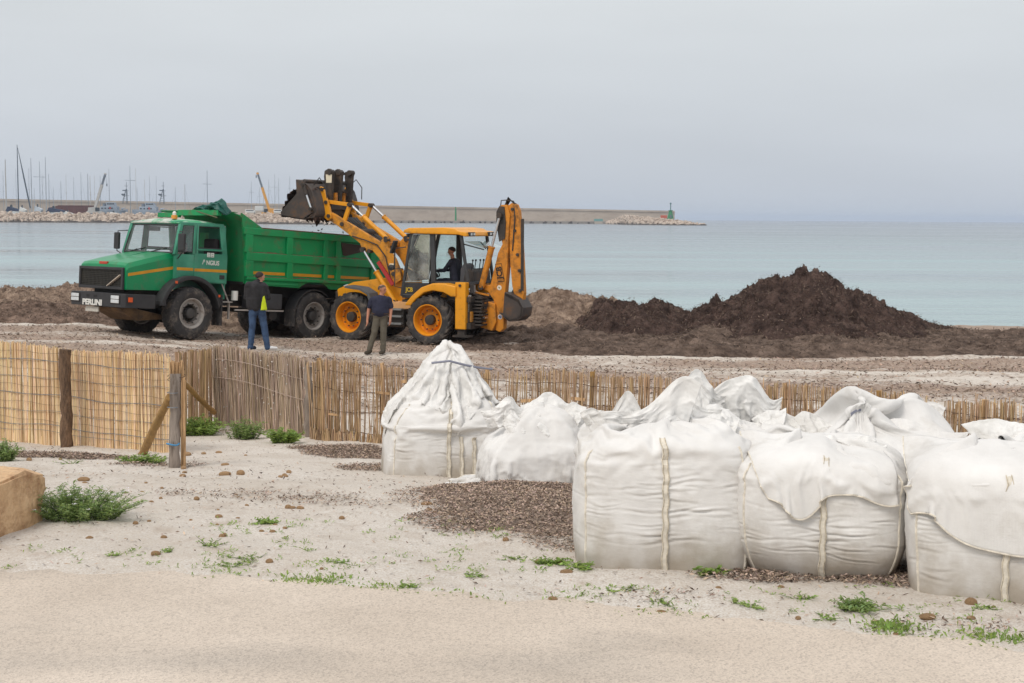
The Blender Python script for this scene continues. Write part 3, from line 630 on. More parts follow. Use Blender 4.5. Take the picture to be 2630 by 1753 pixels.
def crane(name, label, base, tip, m, black0, black1, hook, Y=760):
    a = atY(*base, Y); b_ = atY(*tip, Y); t = thing(name, label, 'crane', (a[0], Y, SEA_Z)); dx = b_[0] - a[0]; z0 = a[2] - SEA_Z; z1 = b_[2] - SEA_Z
    P = lambda u: (dx * u, 0, z0 + (z1 - z0) * u)
    MB().bar(P(0), P(black0), 1.3, 1.3).build('boom', m, t); MB().bar(P(black0), P(black1), .95, .95).build('boom_extension', SHIPD, t); MB().bar(P(black1), P(1), 1.0, 1.2).build('boom_head', m, t)
    s_ = 1 if dx > 0 else -1
    MB().box(-4, 4, -1.4, 1.4, z0 - 2.6, z0 - 1.4).build('carrier', m, t, bevel=.1); MB().prism([(-s_ * -1.5, z0 - 1.4), (s_ * -3.5, z0 - 1.4), (s_ * -3.2, z0 + .5), (s_ * .8, z0 + .9)], -1.2, 1.2).build('turntable', m, t)
    MB().box(s_ * 1.6 - 1, s_ * 1.6 + 1, -1.6, -.4, z0 - 1.4, z0 + .5).build('cab', WINB, t)
    for i in range(4): MB().lathe([(0, -.3), (.65, -.3), (.65, .3), (0, .3)], 12, (-3 + 2 * i, -1.5, z0 - 3)).build('wheel', SHIPD, t)
    MB().box(-4, 4, -2, 2, -.5, z0 - 3.6).build('quay_block', CONC, t)
    h = MB(); q = P(1); h.tube([q, (q[0] + s_ * .6, 0, q[2] - hook)], .07, 4); h.tube([(q[0] + s_ * .6, 0, q[2] - hook), (q[0] + s_ * .6, 0, q[2] - hook - 1.4)], [.35, .3], 6); h.build('hook', SHIPD, t)
crane('mobile_crane', 'white mobile crane with a black boom top left of the patrol vessels', z6(1195, 955), z6(1328, 512), MASTW, .68, .97, 5.5)
crane('mobile_crane', 'yellow mobile crane raised behind the dump bed', z7(1372, 650), z7(1228, 200), YCRANE, .6, .95, 1.5, 770)
def box_thing(name, label, cat, Zf, x0, x1, y0, y1, m, Y, dep=3, cab=False):
    a = atY(*Zf(x0, y1), Y); b_ = atY(*Zf(x1, y0), Y); t = thing(name, label, cat, (a[0], Y, SEA_Z)); L_ = b_[0] - a[0]; z0 = a[2] - SEA_Z; z1 = b_[2] - SEA_Z
    MB().prism([(0, z0), (0, z1), (L_ * .72, z1), (L_, z0 + (z1 - z0) * .5), (L_, z0)] if cab else [(0, z0), (0, z1), (L_, z1), (L_, z0)], -dep / 2, dep / 2).build('body', m, t, bevel=.12)
    MB().box(L_ * .1, L_ * .9, -dep / 2 - .04, -dep / 2 + .1, z0 + (z1 - z0) * .55, z0 + (z1 - z0) * .8).build('side_band', WINB if cab else m, t)
    MB().box(L_ * .05, L_ * .95, -dep / 2, dep / 2, 0, z0).build('quay_footing', CONC, t)
    return t
box_thing('parked_van', 'white van parked on the quay left of the yellow crane', 'van', z7, 1085, 1200, 648, 684, WHITEP, 768, cab=True)
box_thing('harbour_shed', 'white harbour cabin behind the yellow crane', 'cabin', z7, 1205, 1300, 606, 660, WHITEP, 790)
box_thing('parked_van', 'white van parked right of the yellow crane', 'van', z7, 1430, 1530, 645, 684, WHITEP, 768, cab=True)
def z8(x, y): return 1100 + x / 2.941, 480 + y / 2.941
box_thing('container', 'small orange-red hut beside the green lighthouse', 'hut', z8, 1755, 1802, 213, 236, ORNG, 985)
box_thing('container', 'teal work hut on the quay left of the boulder tip', 'hut', z8, 1252, 1318, 240, 258, TEALB, 1060)
def lighthouse():
    Y = 990; a = atY(*z8(1829, 232), Y); k = Y / FPX; t = thing('lighthouse', 'small green tapered lighthouse at the end of the mole', 'lighthouse', (a[0], Y, a[2])); zb = 0
    top = atY(*z8(1829, 180), Y)[2] - a[2]; tip = atY(*z8(1832, 118), Y)[2] - a[2]
    MB().lathe([(0, -3), (2.3, -3), (2.1, 0), (1.1, top), (0, top)], 16, axis='z').build('tower', GREENL, t, True)
    MB().tube([(0, 0, top), (0, 0, tip * .93)], .34, 6).build('mast', mat('teal_steel', S(96, 134, 138), .6), t)
    MB().tube([(0, 0, tip * .9), (0, 0, tip)], .6, 8).build('lantern', mat('teal_steel', S(96, 134, 138), .6), t)
    MB().tube([(0, 0, top), (0, 0, top + .5)], 1.5, 12).build('gallery', GREENL, t)
    MB().box(-.5, .5, -2.3, -1.6, 0, 2).build('door', SHIPD, t)
lighthouse()
def pole_light():
    Y = 1040; a = atY(*z8(207, 262), Y); tp = atY(*z8(207, 155), Y)[2] - a[2]; t = thing('channel_marker', 'slim green navigation pole in front of the harbour wall', 'marker', (a[0], Y, a[2] - 1))
    MB().tube([(0, 0, 0), (0, 0, tp)], [.75, .55], 8).build('pole', GREENL, t); MB().tube([(0, 0, tp), (0, 0, tp + 1.6)], .35, 8).build('lamp', GREENL, t); MB().box(-2, 2, -1.5, 1.5, -3, .8).build('base', CONC, t)
pole_light()
# ------------------------------------------------------------------ green dump truck
TG = mat('truck_green', S(0, 144, 88, .86), .38, var=.10, vs=1.2, spec=.5, dirt=(S(110, 122, 96, .7), .55, .80, 2.6), coat=.1)
TG_FADE = mat('faded_green', S(42, 138, 108, .82), .55, var=.18, vs=1.6, dirt=(S(120, 150, 136, .8), .56, .85, 3), c2=S(70, 150, 122, .82))
TG_ROOF = mat('chalky_roof_paint', S(60, 170, 116, .85), .6, var=.1, vs=2.2, dirt=(S(206, 208, 200), .44, .54, 2.0))
TG_BED = mat('bed_green', S(0, 146, 82, .88), .45, var=.14, vs=1.1, dirt=(S(124, 108, 80, .7), .53, .76, 3.0))
RUST = mat('muddy_rust', S(104, 84, 62), .95, var=.3, vs=5, bump=(20, .6, .02))
STRIPE = mat('ochre_stripe', S(214, 150, 26), .5, var=.1, vs=3)
BLACKP = mat('black_plastic', S(48, 48, 50), .6, var=.2, vs=4, dirt=(S(96, 88, 80), .58, .85, 3))
CHASS = mat('chassis_black', S(34, 32, 31), .75, var=.3, vs=4, dirt=(S(84, 70, 58), .55, .85, 3))
RUBBER = mat('tyre_rubber', S(58, 56, 56), .88, var=.2, vs=5, dirt=(S(134, 122, 110), .50, .74, 4))
RIMG = mat('dusty_rim', S(166, 160, 154), .7, var=.15, vs=5, dirt=(S(106, 88, 76), .5, .75, 6))
HUBD = mat('hub_dark', S(70, 68, 66), .7, var=.2, vs=6)
LENS = mat('headlamp_lens', S(226, 228, 226), .12, var=.12, vs=9, metal=.3)
ORANGE_L = mat('amber_lens', S(222, 92, 40), .3, var=.05)
CHROME = mat('bright_steel', S(225, 226, 228), .18, metal=.85, var=.04)
WHITEPL = mat('white_paint', S(228, 228, 222), .5, var=.05)
SEATD = mat('dark_seat', S(50, 44, 46), .8, var=.2)
GL = glass('cab_glass', (.93, .96, .95), .02, .86)
truck_o = atY(490.8, 871, 34.7); truck_o[2] = 0.0
_hd = math.radians(230); truck_o = truck_o - np.array([-math.sin(_hd), math.cos(_hd), 0]) * 1.22
TM = frame_matrix(truck_o, _hd, math.radians(3.7))
TK = thing('dump_truck', 'green three-axle dump truck with ochre stripe being loaded on the beach', 'truck', mw=TM)
def wheel_meshes(r, w, rim_r, lugs, mt, mr, mh, tag_, deep=.1, hubr=.12, agri=False):
    t = MB(); hw = w / 2; tr_ = r - (.038 if agri else .012)
    t.lathe([(rim_r, hw * .86), (rim_r + .02, hw * .96), (rim_r + (r - rim_r) * .45, hw * 1.06), (r - .055, hw * .98), (tr_ - .006, hw * .86), (tr_, hw * .5), (tr_, -hw * .5), (tr_ - .006, -hw * .86), (r - .055, -hw * .98), (rim_r + (r - rim_r) * .45, -hw * 1.06), (rim_r + .02, -hw * .96), (rim_r, -hw * .86)], 56)
    for i in range(lugs):
        a = 2 * PI * i / lugs
        for sgn in (-1, 1):
            a0 = a + (PI / lugs if sgn > 0 else 0); da = .30 if agri else .06
            n = 3; V = []
            for k in range(n + 1):
                u = k / n; ang = a0 + da * u * (1 if agri else sgn); y = sgn * hw * (.04 + .94 * u); rr = r + .006 - .03 * u ** 3; wid = (.042 if agri else .034) / r
                for s2 in (-wid, wid):
                    for dr in (-.06, .004): V.append(((rr + dr) * math.cos(ang + s2), y, (rr + dr) * math.sin(ang + s2)))
            F = []
            for k in range(n): o = k * 4; F += [(o + 1, o + 5, o + 7, o + 3), (o, o + 4, o + 5, o + 1), (o + 2, o + 3, o + 7, o + 6)]
            F += [(0, 1, 3, 2), (n * 4, n * 4 + 2, n * 4 + 3, n * 4 + 1)]; t.add(V, F)
    rim = MB(); rim.lathe([(rim_r + .006, hw * .9), (rim_r + .012, hw * .97), (rim_r - .012, hw * .97), (rim_r - .035, hw * .80), (rim_r - .05, hw * .95 - deep), (rim_r * .72, hw * .92 - deep), (rim_r * .62, hw * .86 - deep * .6), (hubr * 1.9, hw * .86 - deep * .6), (hubr * 1.85, hw * .5 - deep), (0, hw * .5 - deep)], 40)
    rim.lathe([(rim_r + .006, -hw * .9), (rim_r - .03, -hw * .9), (rim_r - .05, 0), (0, 0)], 32)
    hub = MB(); hub.lathe([(hubr * 1.05, hw * .6 - deep), (hubr, hw * .98 - deep * .5), (hubr * .86, hw * 1.06 - deep * .5), (0, hw * 1.08 - deep * .5)], 24)
    bolts = MB()
    for i in range(10):
        a = 2 * PI * i / 10; rr = (hubr * 1.9 + rim_r * .62) / 2; bolts.lathe([(.020, 0), (.020, .03), (0, .032)], 6, (rr * math.cos(a), hw * .86 - deep * .6, rr * math.sin(a)))
    return t, rim, hub, bolts
def wheel_proto(parent, tup, mt, mr, mh):
    t, rim, hub, bolts = tup
    w = rim.build('wheel', mr, parent, True); a = t.build('tyre', mt, w, True); b = hub.build('hub', mh, w, True); c = bolts.build('wheel_nuts', mh, w)
    return w
def wheel_copy(w, parent, loc, rz=0):
    k = w.copy(); col.objects.link(k); k.parent = parent; k.location = loc; k.rotation_euler = (0, 0, rz)
    for c in w.children:
        q = c.copy(); col.objects.link(q); q.parent = k
    return k
_tw = wheel_meshes(.645, .40, .365, 26, RUBBER, RIMG, HUBD, 't', .10, .125)
w0 = wheel_proto(TK, _tw, RUBBER, RIMG, HUBD); w0.location = (0.0, 1.02, .63)
for x in (-4.0, -5.38): wheel_copy(w0, TK, (x, 1.02, .63))
for x in (0.0, -4.0, -5.38): wheel_copy(w0, TK, (x, -1.02, .63), PI)
# chassis
ch = MB()
for s_ in (-1, 1): ch.box(-6.3, 1.5, s_ * .38 - .05, s_ * .38 + .05, .82, 1.08)
for x in (1.3, .4, -1.2, -2.6, -3.3, -4.7, -6.1): ch.box(x - .06, x + .06, -.38, .38, .85, 1.05)
ch.build('chassis_frame', CHASS, TK)
ax = MB()
for x in (0, -4.0, -5.38): ax.tube([(x, -.9, .6), (x, .9, .6)], .10, 10); ax.lathe([(0, -.28), (.24, -.16), (.26, .1), (0, .3)], 14, (x, 0, .6))
for x in (0, -4.69):
    for s_ in (-1, 1): ax.box(x - .75, x + .75, s_ * .55 - .05, s_ * .55 + .05, .72, .82)
ax.tube([(-.3, 0, .75), (-4, 0, .68)], .06, 8); ax.tube([(.25, -.8, .5), (.25, .8, .5)], .03, 6)
ax.build('axles', CHASS, TK, True)
MB().prism([(1.55, .62), (1.62, .70), (1.3, .72), (.35, .55), (.3, .45), (1.1, .40)], -.55, .55).build('skid_plate', mat('rusty_plate', S(112, 88, 62), .85, var=.3, vs=4, dirt=(S(70, 60, 52), .5, .7, 5)), TK, bevel=.015)
MB().box(.3, 1.55, -.62, .62, .72, 1.5).build('engine_block', CHASS, TK)
# bonnet and cab
def arch_pts(cx, cz, r, x0, x1, n=14):
    a0 = math.acos(max(-1, min(1, (x0 - cx) / r))); a1 = math.acos(max(-1, min(1, (x1 - cx) / r)))
    return [(cx + r * math.cos(a0 + (a1 - a0) * i / n), cz + r * math.sin(a0 + (a1 - a0) * i / n)) for i in range(n + 1)]
hood_poly = [(1.73, 1.15), (1.75, 1.66), (1.68, 1.725), (1.2, 1.85), (.42, 2.03), (.40, 1.44)] + arch_pts(.03, .62, .90, .40, .72, 8) + [(.75, 1.16)]
hb = MB(); secs = []
for y, f in ((-.95, 0), (-.90, 1), (-.6, 1.35), (0, 1.45), (.6, 1.35), (.90, 1), (.95, 0)):
    secs.append([(x, y, z + (.055 * f if z > 1.6 else 0) - (.06 if (z > 1.6 and f == 0) else 0)) for x, z in hood_poly])
hb.grid([list(s_) for s_ in secs], closed=True); hb.add(secs[0], [tuple(range(len(hood_poly)))]); hb.add(secs[-1], [tuple(range(len(hood_poly)))])
hood = hb.build('bonnet', TG, TK, True, bevel=.012)
MB().bar((1.66, 0, 1.80), (.46, 0, 2.115), .02, .012).build('bonnet_seam', TG_FADE, hood)
MB().box(1.70, 1.76, -.16, .16, 1.735, 1.80).build('bonnet_badge', mat('badge_red', S(186, 66, 44), .5), hood, bevel=.01)
g = MB(); 
for y0, y1, z0, z1 in ((-.93, .88, 1.14, 1.21), (-.93, .88, 1.60, 1.67), (-.93, -.86, 1.21, 1.60), (.81, .88, 1.21, 1.60)): g.box(1.74, 1.80, y0, y1, z0, z1)
g.build('grille_frame', BLACKP, hood, bevel=.01)
MB().box(1.735, 1.752, -.86, .81, 1.21, 1.60).build('grille_backing', CHASS, hood)
gm = MB()
for i in range(30): y = -.85 + i * .057; gm.box(1.752, 1.768, y - .006, y + .006, 1.21, 1.60)
for i in range(9): z = 1.235 + i * .043; gm.box(1.754, 1.766, -.86, .81, z - .005, z + .005)
gm.build('grille_mesh', mat('grille_metal', S(74, 72, 66), .5, metal=.4), hood)
MB().bar((1.785, .28, 1.215), (1.785, .80, 1.49), .02, .09, upd=(1, 0, 0)).build('grille_slash', mat('slash_silver', S(196, 182, 166), .5), hood)
# cab shell below the windows
low = [(.40, 1.44)] + [(.46, 2.06), (-1.13, 2.10), (-1.13, 1.38), (-.62, 1.38)] + arch_pts(.03, .62, .90, -.60, .39, 10)
CW = 1.08
cs = MB()
for s_ in (-1, 1): cs.prism(low, s_ * CW, s_ * (CW - .05))
cs.box(-1.13, -1.08, -1.03, 1.03, 1.0, 2.12); cs.box(-1.08, .35, -1.03, 1.03, 1.50, 1.54); cs.box(.33, .42, -1.03, 1.03, 1.4, 2.05)
cab = cs.build('cab_shell', TG_FADE, TK, True, bevel=.012)
def pil(b, a, c, w=.07, h=.06): b.bar(a, c, w, h, upd=(1, 0, 0))
pb = MB()
for s_ in (-1, 1):
    pil(pb, (.45, s_ * 1.04, 2.04), (.26, s_ * .99, 2.80), .10, .09)
    pil(pb, (-.10, s_ * 1.055, 2.08), (-.15, s_ * 1.02, 2.82), .05, .08)
    pil(pb, (-1.06, s_ * 1.05, 2.06), (-.97, s_ * 1.01, 2.84), .08, .13)
    pb.bar((.28, s_ * 1.0, 2.81), (-1.0, s_ * 1.01, 2.84), .07, .08)
pb.bar((.25, -1.0, 2.82), (.25, 1.0, 2.82), .08, .10); pb.bar((-1.0, -1.0, 2.84), (-1.0, 1.0, 2.84), .08, .08); pb.box(-1.12, -1.06, -1.0, -.38, 2.1, 2.8); pb.box(-1.12, -1.06, .38, 1.0, 2.1, 2.8); pb.box(-1.12, -1.06, -.38, .38, 2.1, 2.28); pb.box(-1.12, -1.06, -.38, .38, 2.66, 2.82)
pb.build('cab_pillars', TG_FADE, TK, True, bevel=.015)
rr_ = []
for x, dz, w in ((.31, 0, .99), (.24, .07, .96), (.05, .11, .93), (-.4, .125, .93), (-.85, .11, .93), (-1.02, .06, .96), (-1.07, -.01, 1.0)):
    rr_.append([(x, w * u, 2.82 + dz * (1 - abs(u) ** 5) + (0 if abs(u) < .99 else -.0)) for u in (-1.03, -1, -.93, -.8, -.4, 0, .4, .8, .93, 1, 1.03)])
roof = MB().grid(rr_).build('cab_roof', TG_ROOF, TK, True, solid=.03)
# screen, side glass, seals
def pane(name, pts, m, parent, th=.006):
    b = MB(); b.add(pts, [tuple(range(len(pts)))]); return b.build(name, m, parent)
WSB = [(.475, -1.0, 2.085), (.475, 1.0, 2.085), (.285, .95, 2.775), (.285, -.95, 2.775)]
pane('windscreen', WSB, GL, TK)
sl = MB(); sl.tube(WSB + WSB[:1], .022, 6); sl.build('windscreen_seal', BLACKP, TK, True)
for s_ in (-1, 1):
    y = s_ * 1.045
    pane('vent_window', [(.36, y, 2.13), (-.06, y, 2.13), (-.11, s_ * 1.015, 2.79), (.20, s_ * 1.0, 2.77)], GL, TK)
    MB().tube([(.36, y, 2.13), (-.06, y, 2.13), (-.11, s_ * 1.015, 2.79), (.20, s_ * 1.0, 2.77), (.36, y, 2.13)], .018, 6).build('window_seal', BLACKP, TK, True)
    dp = [(-.10, 1.54), (-.10, 2.10), (-1.09, 2.12), (-1.09, 1.40), (-.60, 1.40)] + arch_pts(.03, .62, .915, -.58, -.12, 5)
    dr = MB().prism(dp, s_ * 1.082, s_ * 1.105).build('door', TG_FADE, TK, bevel=.008)
    fr = MB(); fr.bar((-.20, s_ * 1.06, 2.10), (-.22, s_ * 1.03, 2.80), .05, .05); fr.bar((-.20, s_ * 1.03, 2.80), (-.92, s_ * 1.03, 2.82), .05, .05); fr.bar((-.90, s_ * 1.03, 2.82), (-1.0, s_ * 1.06, 2.10), .05, .06); fr.bar((-.18, s_ * 1.068, 2.20), (-1.02, s_ * 1.068, 2.21), .06, .05)
    fr.build('window_frame', TG_FADE, dr, bevel=.01)
    MB().box(-1.02, -.88, s_ * 1.10, s_ * 1.135, 1.50, 1.60).build('handle', BLACKP, dr, bevel=.01)
    MB().tube([(-.24, s_ * 1.05, 2.24), (-.97, s_ * 1.05, 2.25), (-.89, s_ * 1.025, 2.77), (-.26, s_ * 1.025, 2.76), (-.24, s_ * 1.05, 2.24)], .018, 6).build('window_seal', BLACKP, dr)
    if s_ < 0: pane('window_glass', [(-.24, s_ * 1.04, 2.24), (-.97, s_ * 1.04, 2.25), (-.89, s_ * 1.02, 2.77), (-.26, s_ * 1.02, 2.76)], GL, dr)
    if s_ > 0:
        RX = Matrix(((-1, 0, 0, 0), (0, 0, 1, 0), (0, 1, 0, 0), (0, 0, 0, 1)))      # text reading towards the rear on the near side
        text_part('lettering', 'NGIUS', .155, WHITEPL, dr, Matrix.Translation((-.655, 1.108, 1.885)) @ RX, .002, .004, .88)
        MB().prism([(-.33, 1.845), (-.345, 1.845), (-.395, 1.965), (-.375, 1.965)], 1.104, 1.110).prism([(-.40, 1.90), (-.415, 1.90), (-.41, 1.955), (-.395, 1.955)], 1.104, 1.110).build('peeling_letter', WHITEPL, dr)
        lg = MB()
        for i in range(2):
            x = -.475 - i * .115; lg.box(x - .095, x, 1.103, 1.109, 2.03, 2.14)
        lg.build('door_emblem', WHITEPL, dr)
        em = MB()
        for i in range(2):
            for k in range(2): x = -.495 - i * .115; em.box(x - .052, x, 1.106, 1.112, 2.05 + k * .05, 2.065 + k * .05)
        em.build('emblem_bars', TG_FADE, dr)
        MB().box(-1.105, -.105, 1.104, 1.110, 1.665, 1.735).build('stripe', STRIPE, dr)
        MB().box(-.085, .40, 1.079, 1.085, 1.672, 1.742).build('stripe', STRIPE, TK)
        MB().prism([(1.70, 1.47), (.42, 1.685), (.42, 1.755), (1.70, 1.54)], .948, .954).build('stripe', STRIPE, hood)
MB().box(-.97, -.62, .42, .94, 1.54, 1.72).box(-1.0, -.86, .44, .92, 1.72, 2.5).build('driver_seat', SEATD, TK, bevel=.05)
MB().box(-.97, -.62, -.94, -.42, 1.54, 1.72).box(-1.0, -.86, -.92, -.44, 1.72, 2.3).build('passenger_seat', SEATD, TK, bevel=.05)
MB().prism([(.40, 1.9), (.40, 2.10), (.15, 2.12), (.05, 1.85)], -1.0, 1.0).build('dashboard', mat('dash_grey', S(150, 142, 134), .8), TK, bevel=.03)
sw = MB()
_c = [(-.02 - .1 * math.sin(a), .62 + .23 * math.cos(a), 2.16 + .2 * math.sin(a)) for a in np.linspace(0, 2 * PI, 25)]
sw.tube(_c, .016, 6, cap=False); sw.tube([(.1, .62, 2.0), (-.02, .62, 2.16)], .03, 6); sw.bar((-.02, .4, 2.16), (-.02, .84, 2.16), .04, .03); sw.build('steering_wheel', SEATD, TK, True)
for y, dy in ((.1, .55), (-.75, .55)):
    wb = MB(); wb.tube([(.51, y, 2.07), (.47, y + dy * .5, 2.16)], .012, 5); wb.tube([(.50, y + dy * .1, 2.10), (.455, y + dy * 1.1, 2.20)], .014, 5); wb.build('wiper', BLACKP, TK)
MB().box(.22, .30, -.25, .12, 2.62, 2.72).build('rear_mirror', BLACKP, TK, bevel=.02)
for s_ in (-1, 1):
    arm = MB(); arm.tube([(.34, s_ * 1.06, 2.62), (.46, s_ * 1.32, 2.60), (.46, s_ * 1.34, 2.10), (.38, s_ * 1.06, 1.95)], .014, 6); mr_ = arm.build('mirror_arm', BLACKP, TK, True)
    MB().box(.43, .50, s_ * 1.22 - .02, s_ * 1.44, 2.14, 2.56).build('mirror', BLACKP, mr_, bevel=.025)
    MB().box(.424, .430, s_ * 1.25 - .02, s_ * 1.41, 2.17, 2.53).build('mirror_glass', CHROME, mr_)
    fl = MB(); ring = arch_pts(.03, .62, .93, .94, -.86, 22); inn = arch_pts(.03, .62, .83, .80, -.79, 22)
    fl.prism(ring + inn[::-1], s_ * .90, s_ * 1.255); fl.prism([(.97, .80), (.96, .92), (.80, .92), (.79, .80)], s_ * .90, s_ * 1.25)
    ob = fl.build('wheel_arch', BLACKP, TK, True, bevel=.012)
    MB().box(-.90, -.86, s_ * .88, s_ * 1.25, .34, 1.10).build('mudflap', RUBBER, ob)
    MB().box(.50, .56, s_ * 1.255, s_ * 1.275, 1.35, 1.41).build('marker_lamp', ORANGE_L, ob); MB().box(-.80, -.75, s_ * 1.255, s_ * 1.275, 1.05, 1.11).build('marker_lamp', ORANGE_L, ob)
# bumper
bp_ = MB().prism([(1.60, -1.2), (1.86, -1.12), (1.90, -1.0), (1.90, 1.0), (1.86, 1.12), (1.10, 1.24), (1.10, 1.10), (1.6, 1.0), (1.6, -1.0), (1.10, -1.10), (1.10, -1.24)], .72, 1.05, 'z').build('bumper', BLACKP, TK, bevel=.012)
for s_ in (-1, 1):
    y0 = .56 if s_ > 0 else -.98 - .10; y0 = .60 if s_ > 0 else -1.05
    hl = MB().box(1.895, 1.915, y0 - .02, y0 + .36, .80, 1.02).build('headlamp', CHASS, bp_, bevel=.006)
    MB().box(1.905, 1.925, y0 + .01, y0 + .33, .915, 1.0).build('lens', LENS, hl, bevel=.01); MB().box(1.905, 1.925, y0 + .01, y0 + .33, .82, .905).build('lens', LENS, hl, bevel=.01)
    MB().box(1.70, 1.80, s_ * 1.15 - .01, s_ * 1.17 + .01, .86, .97).build('indicator', ORANGE_L, bp_)
for y in (-.42, -.12): MB().box(1.896, 1.904, y, y + .12, .93, .99).build('tow_slot', CHASS, bp_)
RF = Matrix(((0, 0, 1, 0), (1, 0, 0, 0), (0, 1, 0, 0), (0, 0, 0, 1)))
text_part('lettering', 'PERLINI', .185, WHITEPL, bp_, Matrix.Translation((1.905, -.17, .80)) @ RF, .003, .008, 1.3)
MB().box(1.80, 1.83, -.55, -.02, .58, .70).build('number_plate', mat('dirty_plate', S(196, 192, 182), .7, var=.15, vs=20), bp_)
MB().lathe([(0, 0), (.075, 0), (.075, .09), (0, .09)], 16, (.12, .52, 2.93), 'z').build('beacon_base', mat('beacon_amber', S(226, 150, 60), .4), TK, True)
MB().lathe([(0, .09), (.045, .09), (.05, .15), (.02, .19), (0, .19)], 14, (.12, .52, 2.93), 'z').build('beacon_cap', WHITEPL, TK, True)
# side equipment between the axles
MB().box(-2.95, -2.0, .62, 1.12, .78, 1.18).build('battery_box', mat('tank_dark', S(62, 64, 68), .6, var=.15, vs=4), TK, bevel=.03)
for i in range(2): MB().tube([(-2.35 - i * .32, .5, .62), (-2.35 - i * .32, 1.1, .62)], .13, 14).build('air_tank', CHASS, TK, True)
MB().box(-3.0, -1.4, 1.08, 1.13, .72, .76).build('side_rail', RIMG, TK)
MB().tube([(-1.45, 1.02, .98), (-1.45, 1.02, 1.22)], .085, 16).build('air_filter', WHITEPL, TK, True)
st = MB(); st.box(-1.25, -.95, 1.0, 1.2, .92, .95); st.box(-1.25, -1.21, 1.05, 1.1, .5, .95); st.bar((-1.0, 1.05, 1.38), (-1.2, 1.1, .94), .03, .03); st.build('cab_step', RIMG, TK)
fr = MB(); ring = arch_pts(-4.0, .62, .72, -3.30, -4.45, 12); inn = arch_pts(-4.0, .62, .69, -3.33, -4.43, 12); fr.prism(ring + inn[::-1], .82, 1.22); fr.build('rear_mudguard', BLACKP, TK)
MB().box(-3.33, -3.30, .82, 1.22, .35, .8).build('mudflap', RUBBER, TK)
# dump bed
wa = arch_pts(-4.0, .62, .92, -3.45, -4.55, 10); wb_ = arch_pts(-5.38, .62, .92, -4.83, -5.93, 10)
outline = [(-1.45, 3.19), (-2.16, 2.84), (-6.75, 2.84), (-7.05, 1.85), (-6.5, 1.38), (-5.93, 1.36)] + wb_[::-1] + wa[::-1] + [(-1.66, 1.40), (-1.58, 2.2)]
bed = MB()
for s_ in (-1, 1): bed.prism(outline, s_ * 1.12, s_ * 1.18)
BEDO = bed.build('bed_side', TG_BED, TK)
fw = MB(); prof = [(-.72, 3.17), (-1.18, 3.17), (-1.40, 3.12), (-1.56, 3.0), (-1.64, 2.82), (-1.66, 2.6), (-1.62, 1.42)]
fw.grid([[(x, y, z) for x, z in prof] for y in (-1.17, 1.17)]); fw.build('bed_front', TG_BED, TK, True, solid=.03)
MB().box(-7.0, -1.6, -1.14, 1.14, 1.40, 1.46).box(-6.3, -1.7, -.5, .5, 1.1, 1.4).build('bed_floor', CHASS, TK)
MB().prism([(-7.05, 1.85), (-6.75, 2.84), (-6.81, 2.84), (-7.11, 1.85)], -1.15, 1.15).build('tailgate', TG_BED, TK)
vz = MB().box(-.78, -.66, -.40, 1.22, 3.07, 3.21).box(-.78, -.69, -1.28, -.40, 3.02, 3.14).box(-1.3, -.7, -1.2, 1.2, 3.185, 3.20).build('cab_guard', TG_BED, TK, bevel=.01)
for s_ in (-1, 1):
    def rib(x0, x1, z0, z1, name, y1=1.25, m=TG_BED, bv=.015): return MB().box(x0, x1, min(s_ * 1.175, s_ * y1), max(s_ * 1.175, s_ * y1), z0, z1).build(name, m, BEDO, bevel=bv)
    rib(-6.78, -1.50, 2.66, 2.835, 'top_rail'); rib(-6.95, -1.60, 2.00, 2.215, 'mid_rail'); rib(-6.6, -1.64, 1.52, 1.60, 'lower_rail'); 
    MB().prism([(s_ * 1.175, 1.40), (s_ * 1.21, 1.42), (s_ * 1.18, 1.52), (s_ * 1.175, 1.52)], -3.4, -1.66, 'x').build('lower_flange', TG_BED, BEDO)
    for x0, x1, z0 in ((-1.80, -1.55, 1.60), (-3.13, -2.93, 1.60), (-4.36, -4.22, 1.60), (-4.83, -4.66, 1.60), (-6.15, -5.98, 1.60), (-6.75, -6.6, 1.60)):
        rib(x0, x1, 2.213, 2.662, 'upright'); rib(x0 - .04, x1 - .04, z0 - .002, 2.002, 'upright')
    for x0, x1 in ((-2.94, -1.62), (-4.22, -3.17), (-4.68, -4.40), (-6.0, -4.87), (-6.6, -6.2)): MB().box(x0, x1, min(s_ * 1.176, s_ * 1.186), max(s_ * 1.176, s_ * 1.186), 1.665, 1.74).build('stripe', STRIPE, BEDO)
    for z, y_ in ((2.217, 1.245), (1.602, 1.245)):
        V = []; F = []; n = 60; rr2 = random.Random(int(z * 100)); 
        for i in range(n + 1):
            x = -6.6 + 4.9 * i / n; h = .012 + .03 * max(0, math.sin(i * .35 + z) * .5 + rr2.random() - .55); V += [(x, s_ * 1.18, z), (x, s_ * 1.18, z + h), (x, s_ * (y_ - .01 * rr2.random()), z + h * .4), (x, s_ * y_, z - .004)]
        for i in range(n):
            for k in range(3): F.append((i * 4 + k, i * 4 + k + 1, i * 4 + 5 + k, i * 4 + 4 + k))
        MB().add(V, F).build('caked_mud', RUST, BEDO)
    MB().box(-6.78, -2.1, min(s_ * 1.10, s_ * 1.252), max(s_ * 1.10, s_ * 1.252), 2.836, 2.862).build('rusty_rim', RUST, BEDO, bevel=.006)
MB().prism([(-4.87, 2.63), (-5.80, 2.60), (-5.83, 2.46), (-5.05, 2.28), (-4.97, 2.30)], 1.176, 1.20).build('dark_patch', mat('dark_brown', S(62, 52, 46), .85, var=.2), BEDO)  # dark brown four-to-five sided patch on the near upper side panel
TR = (-6.9, -1.8)
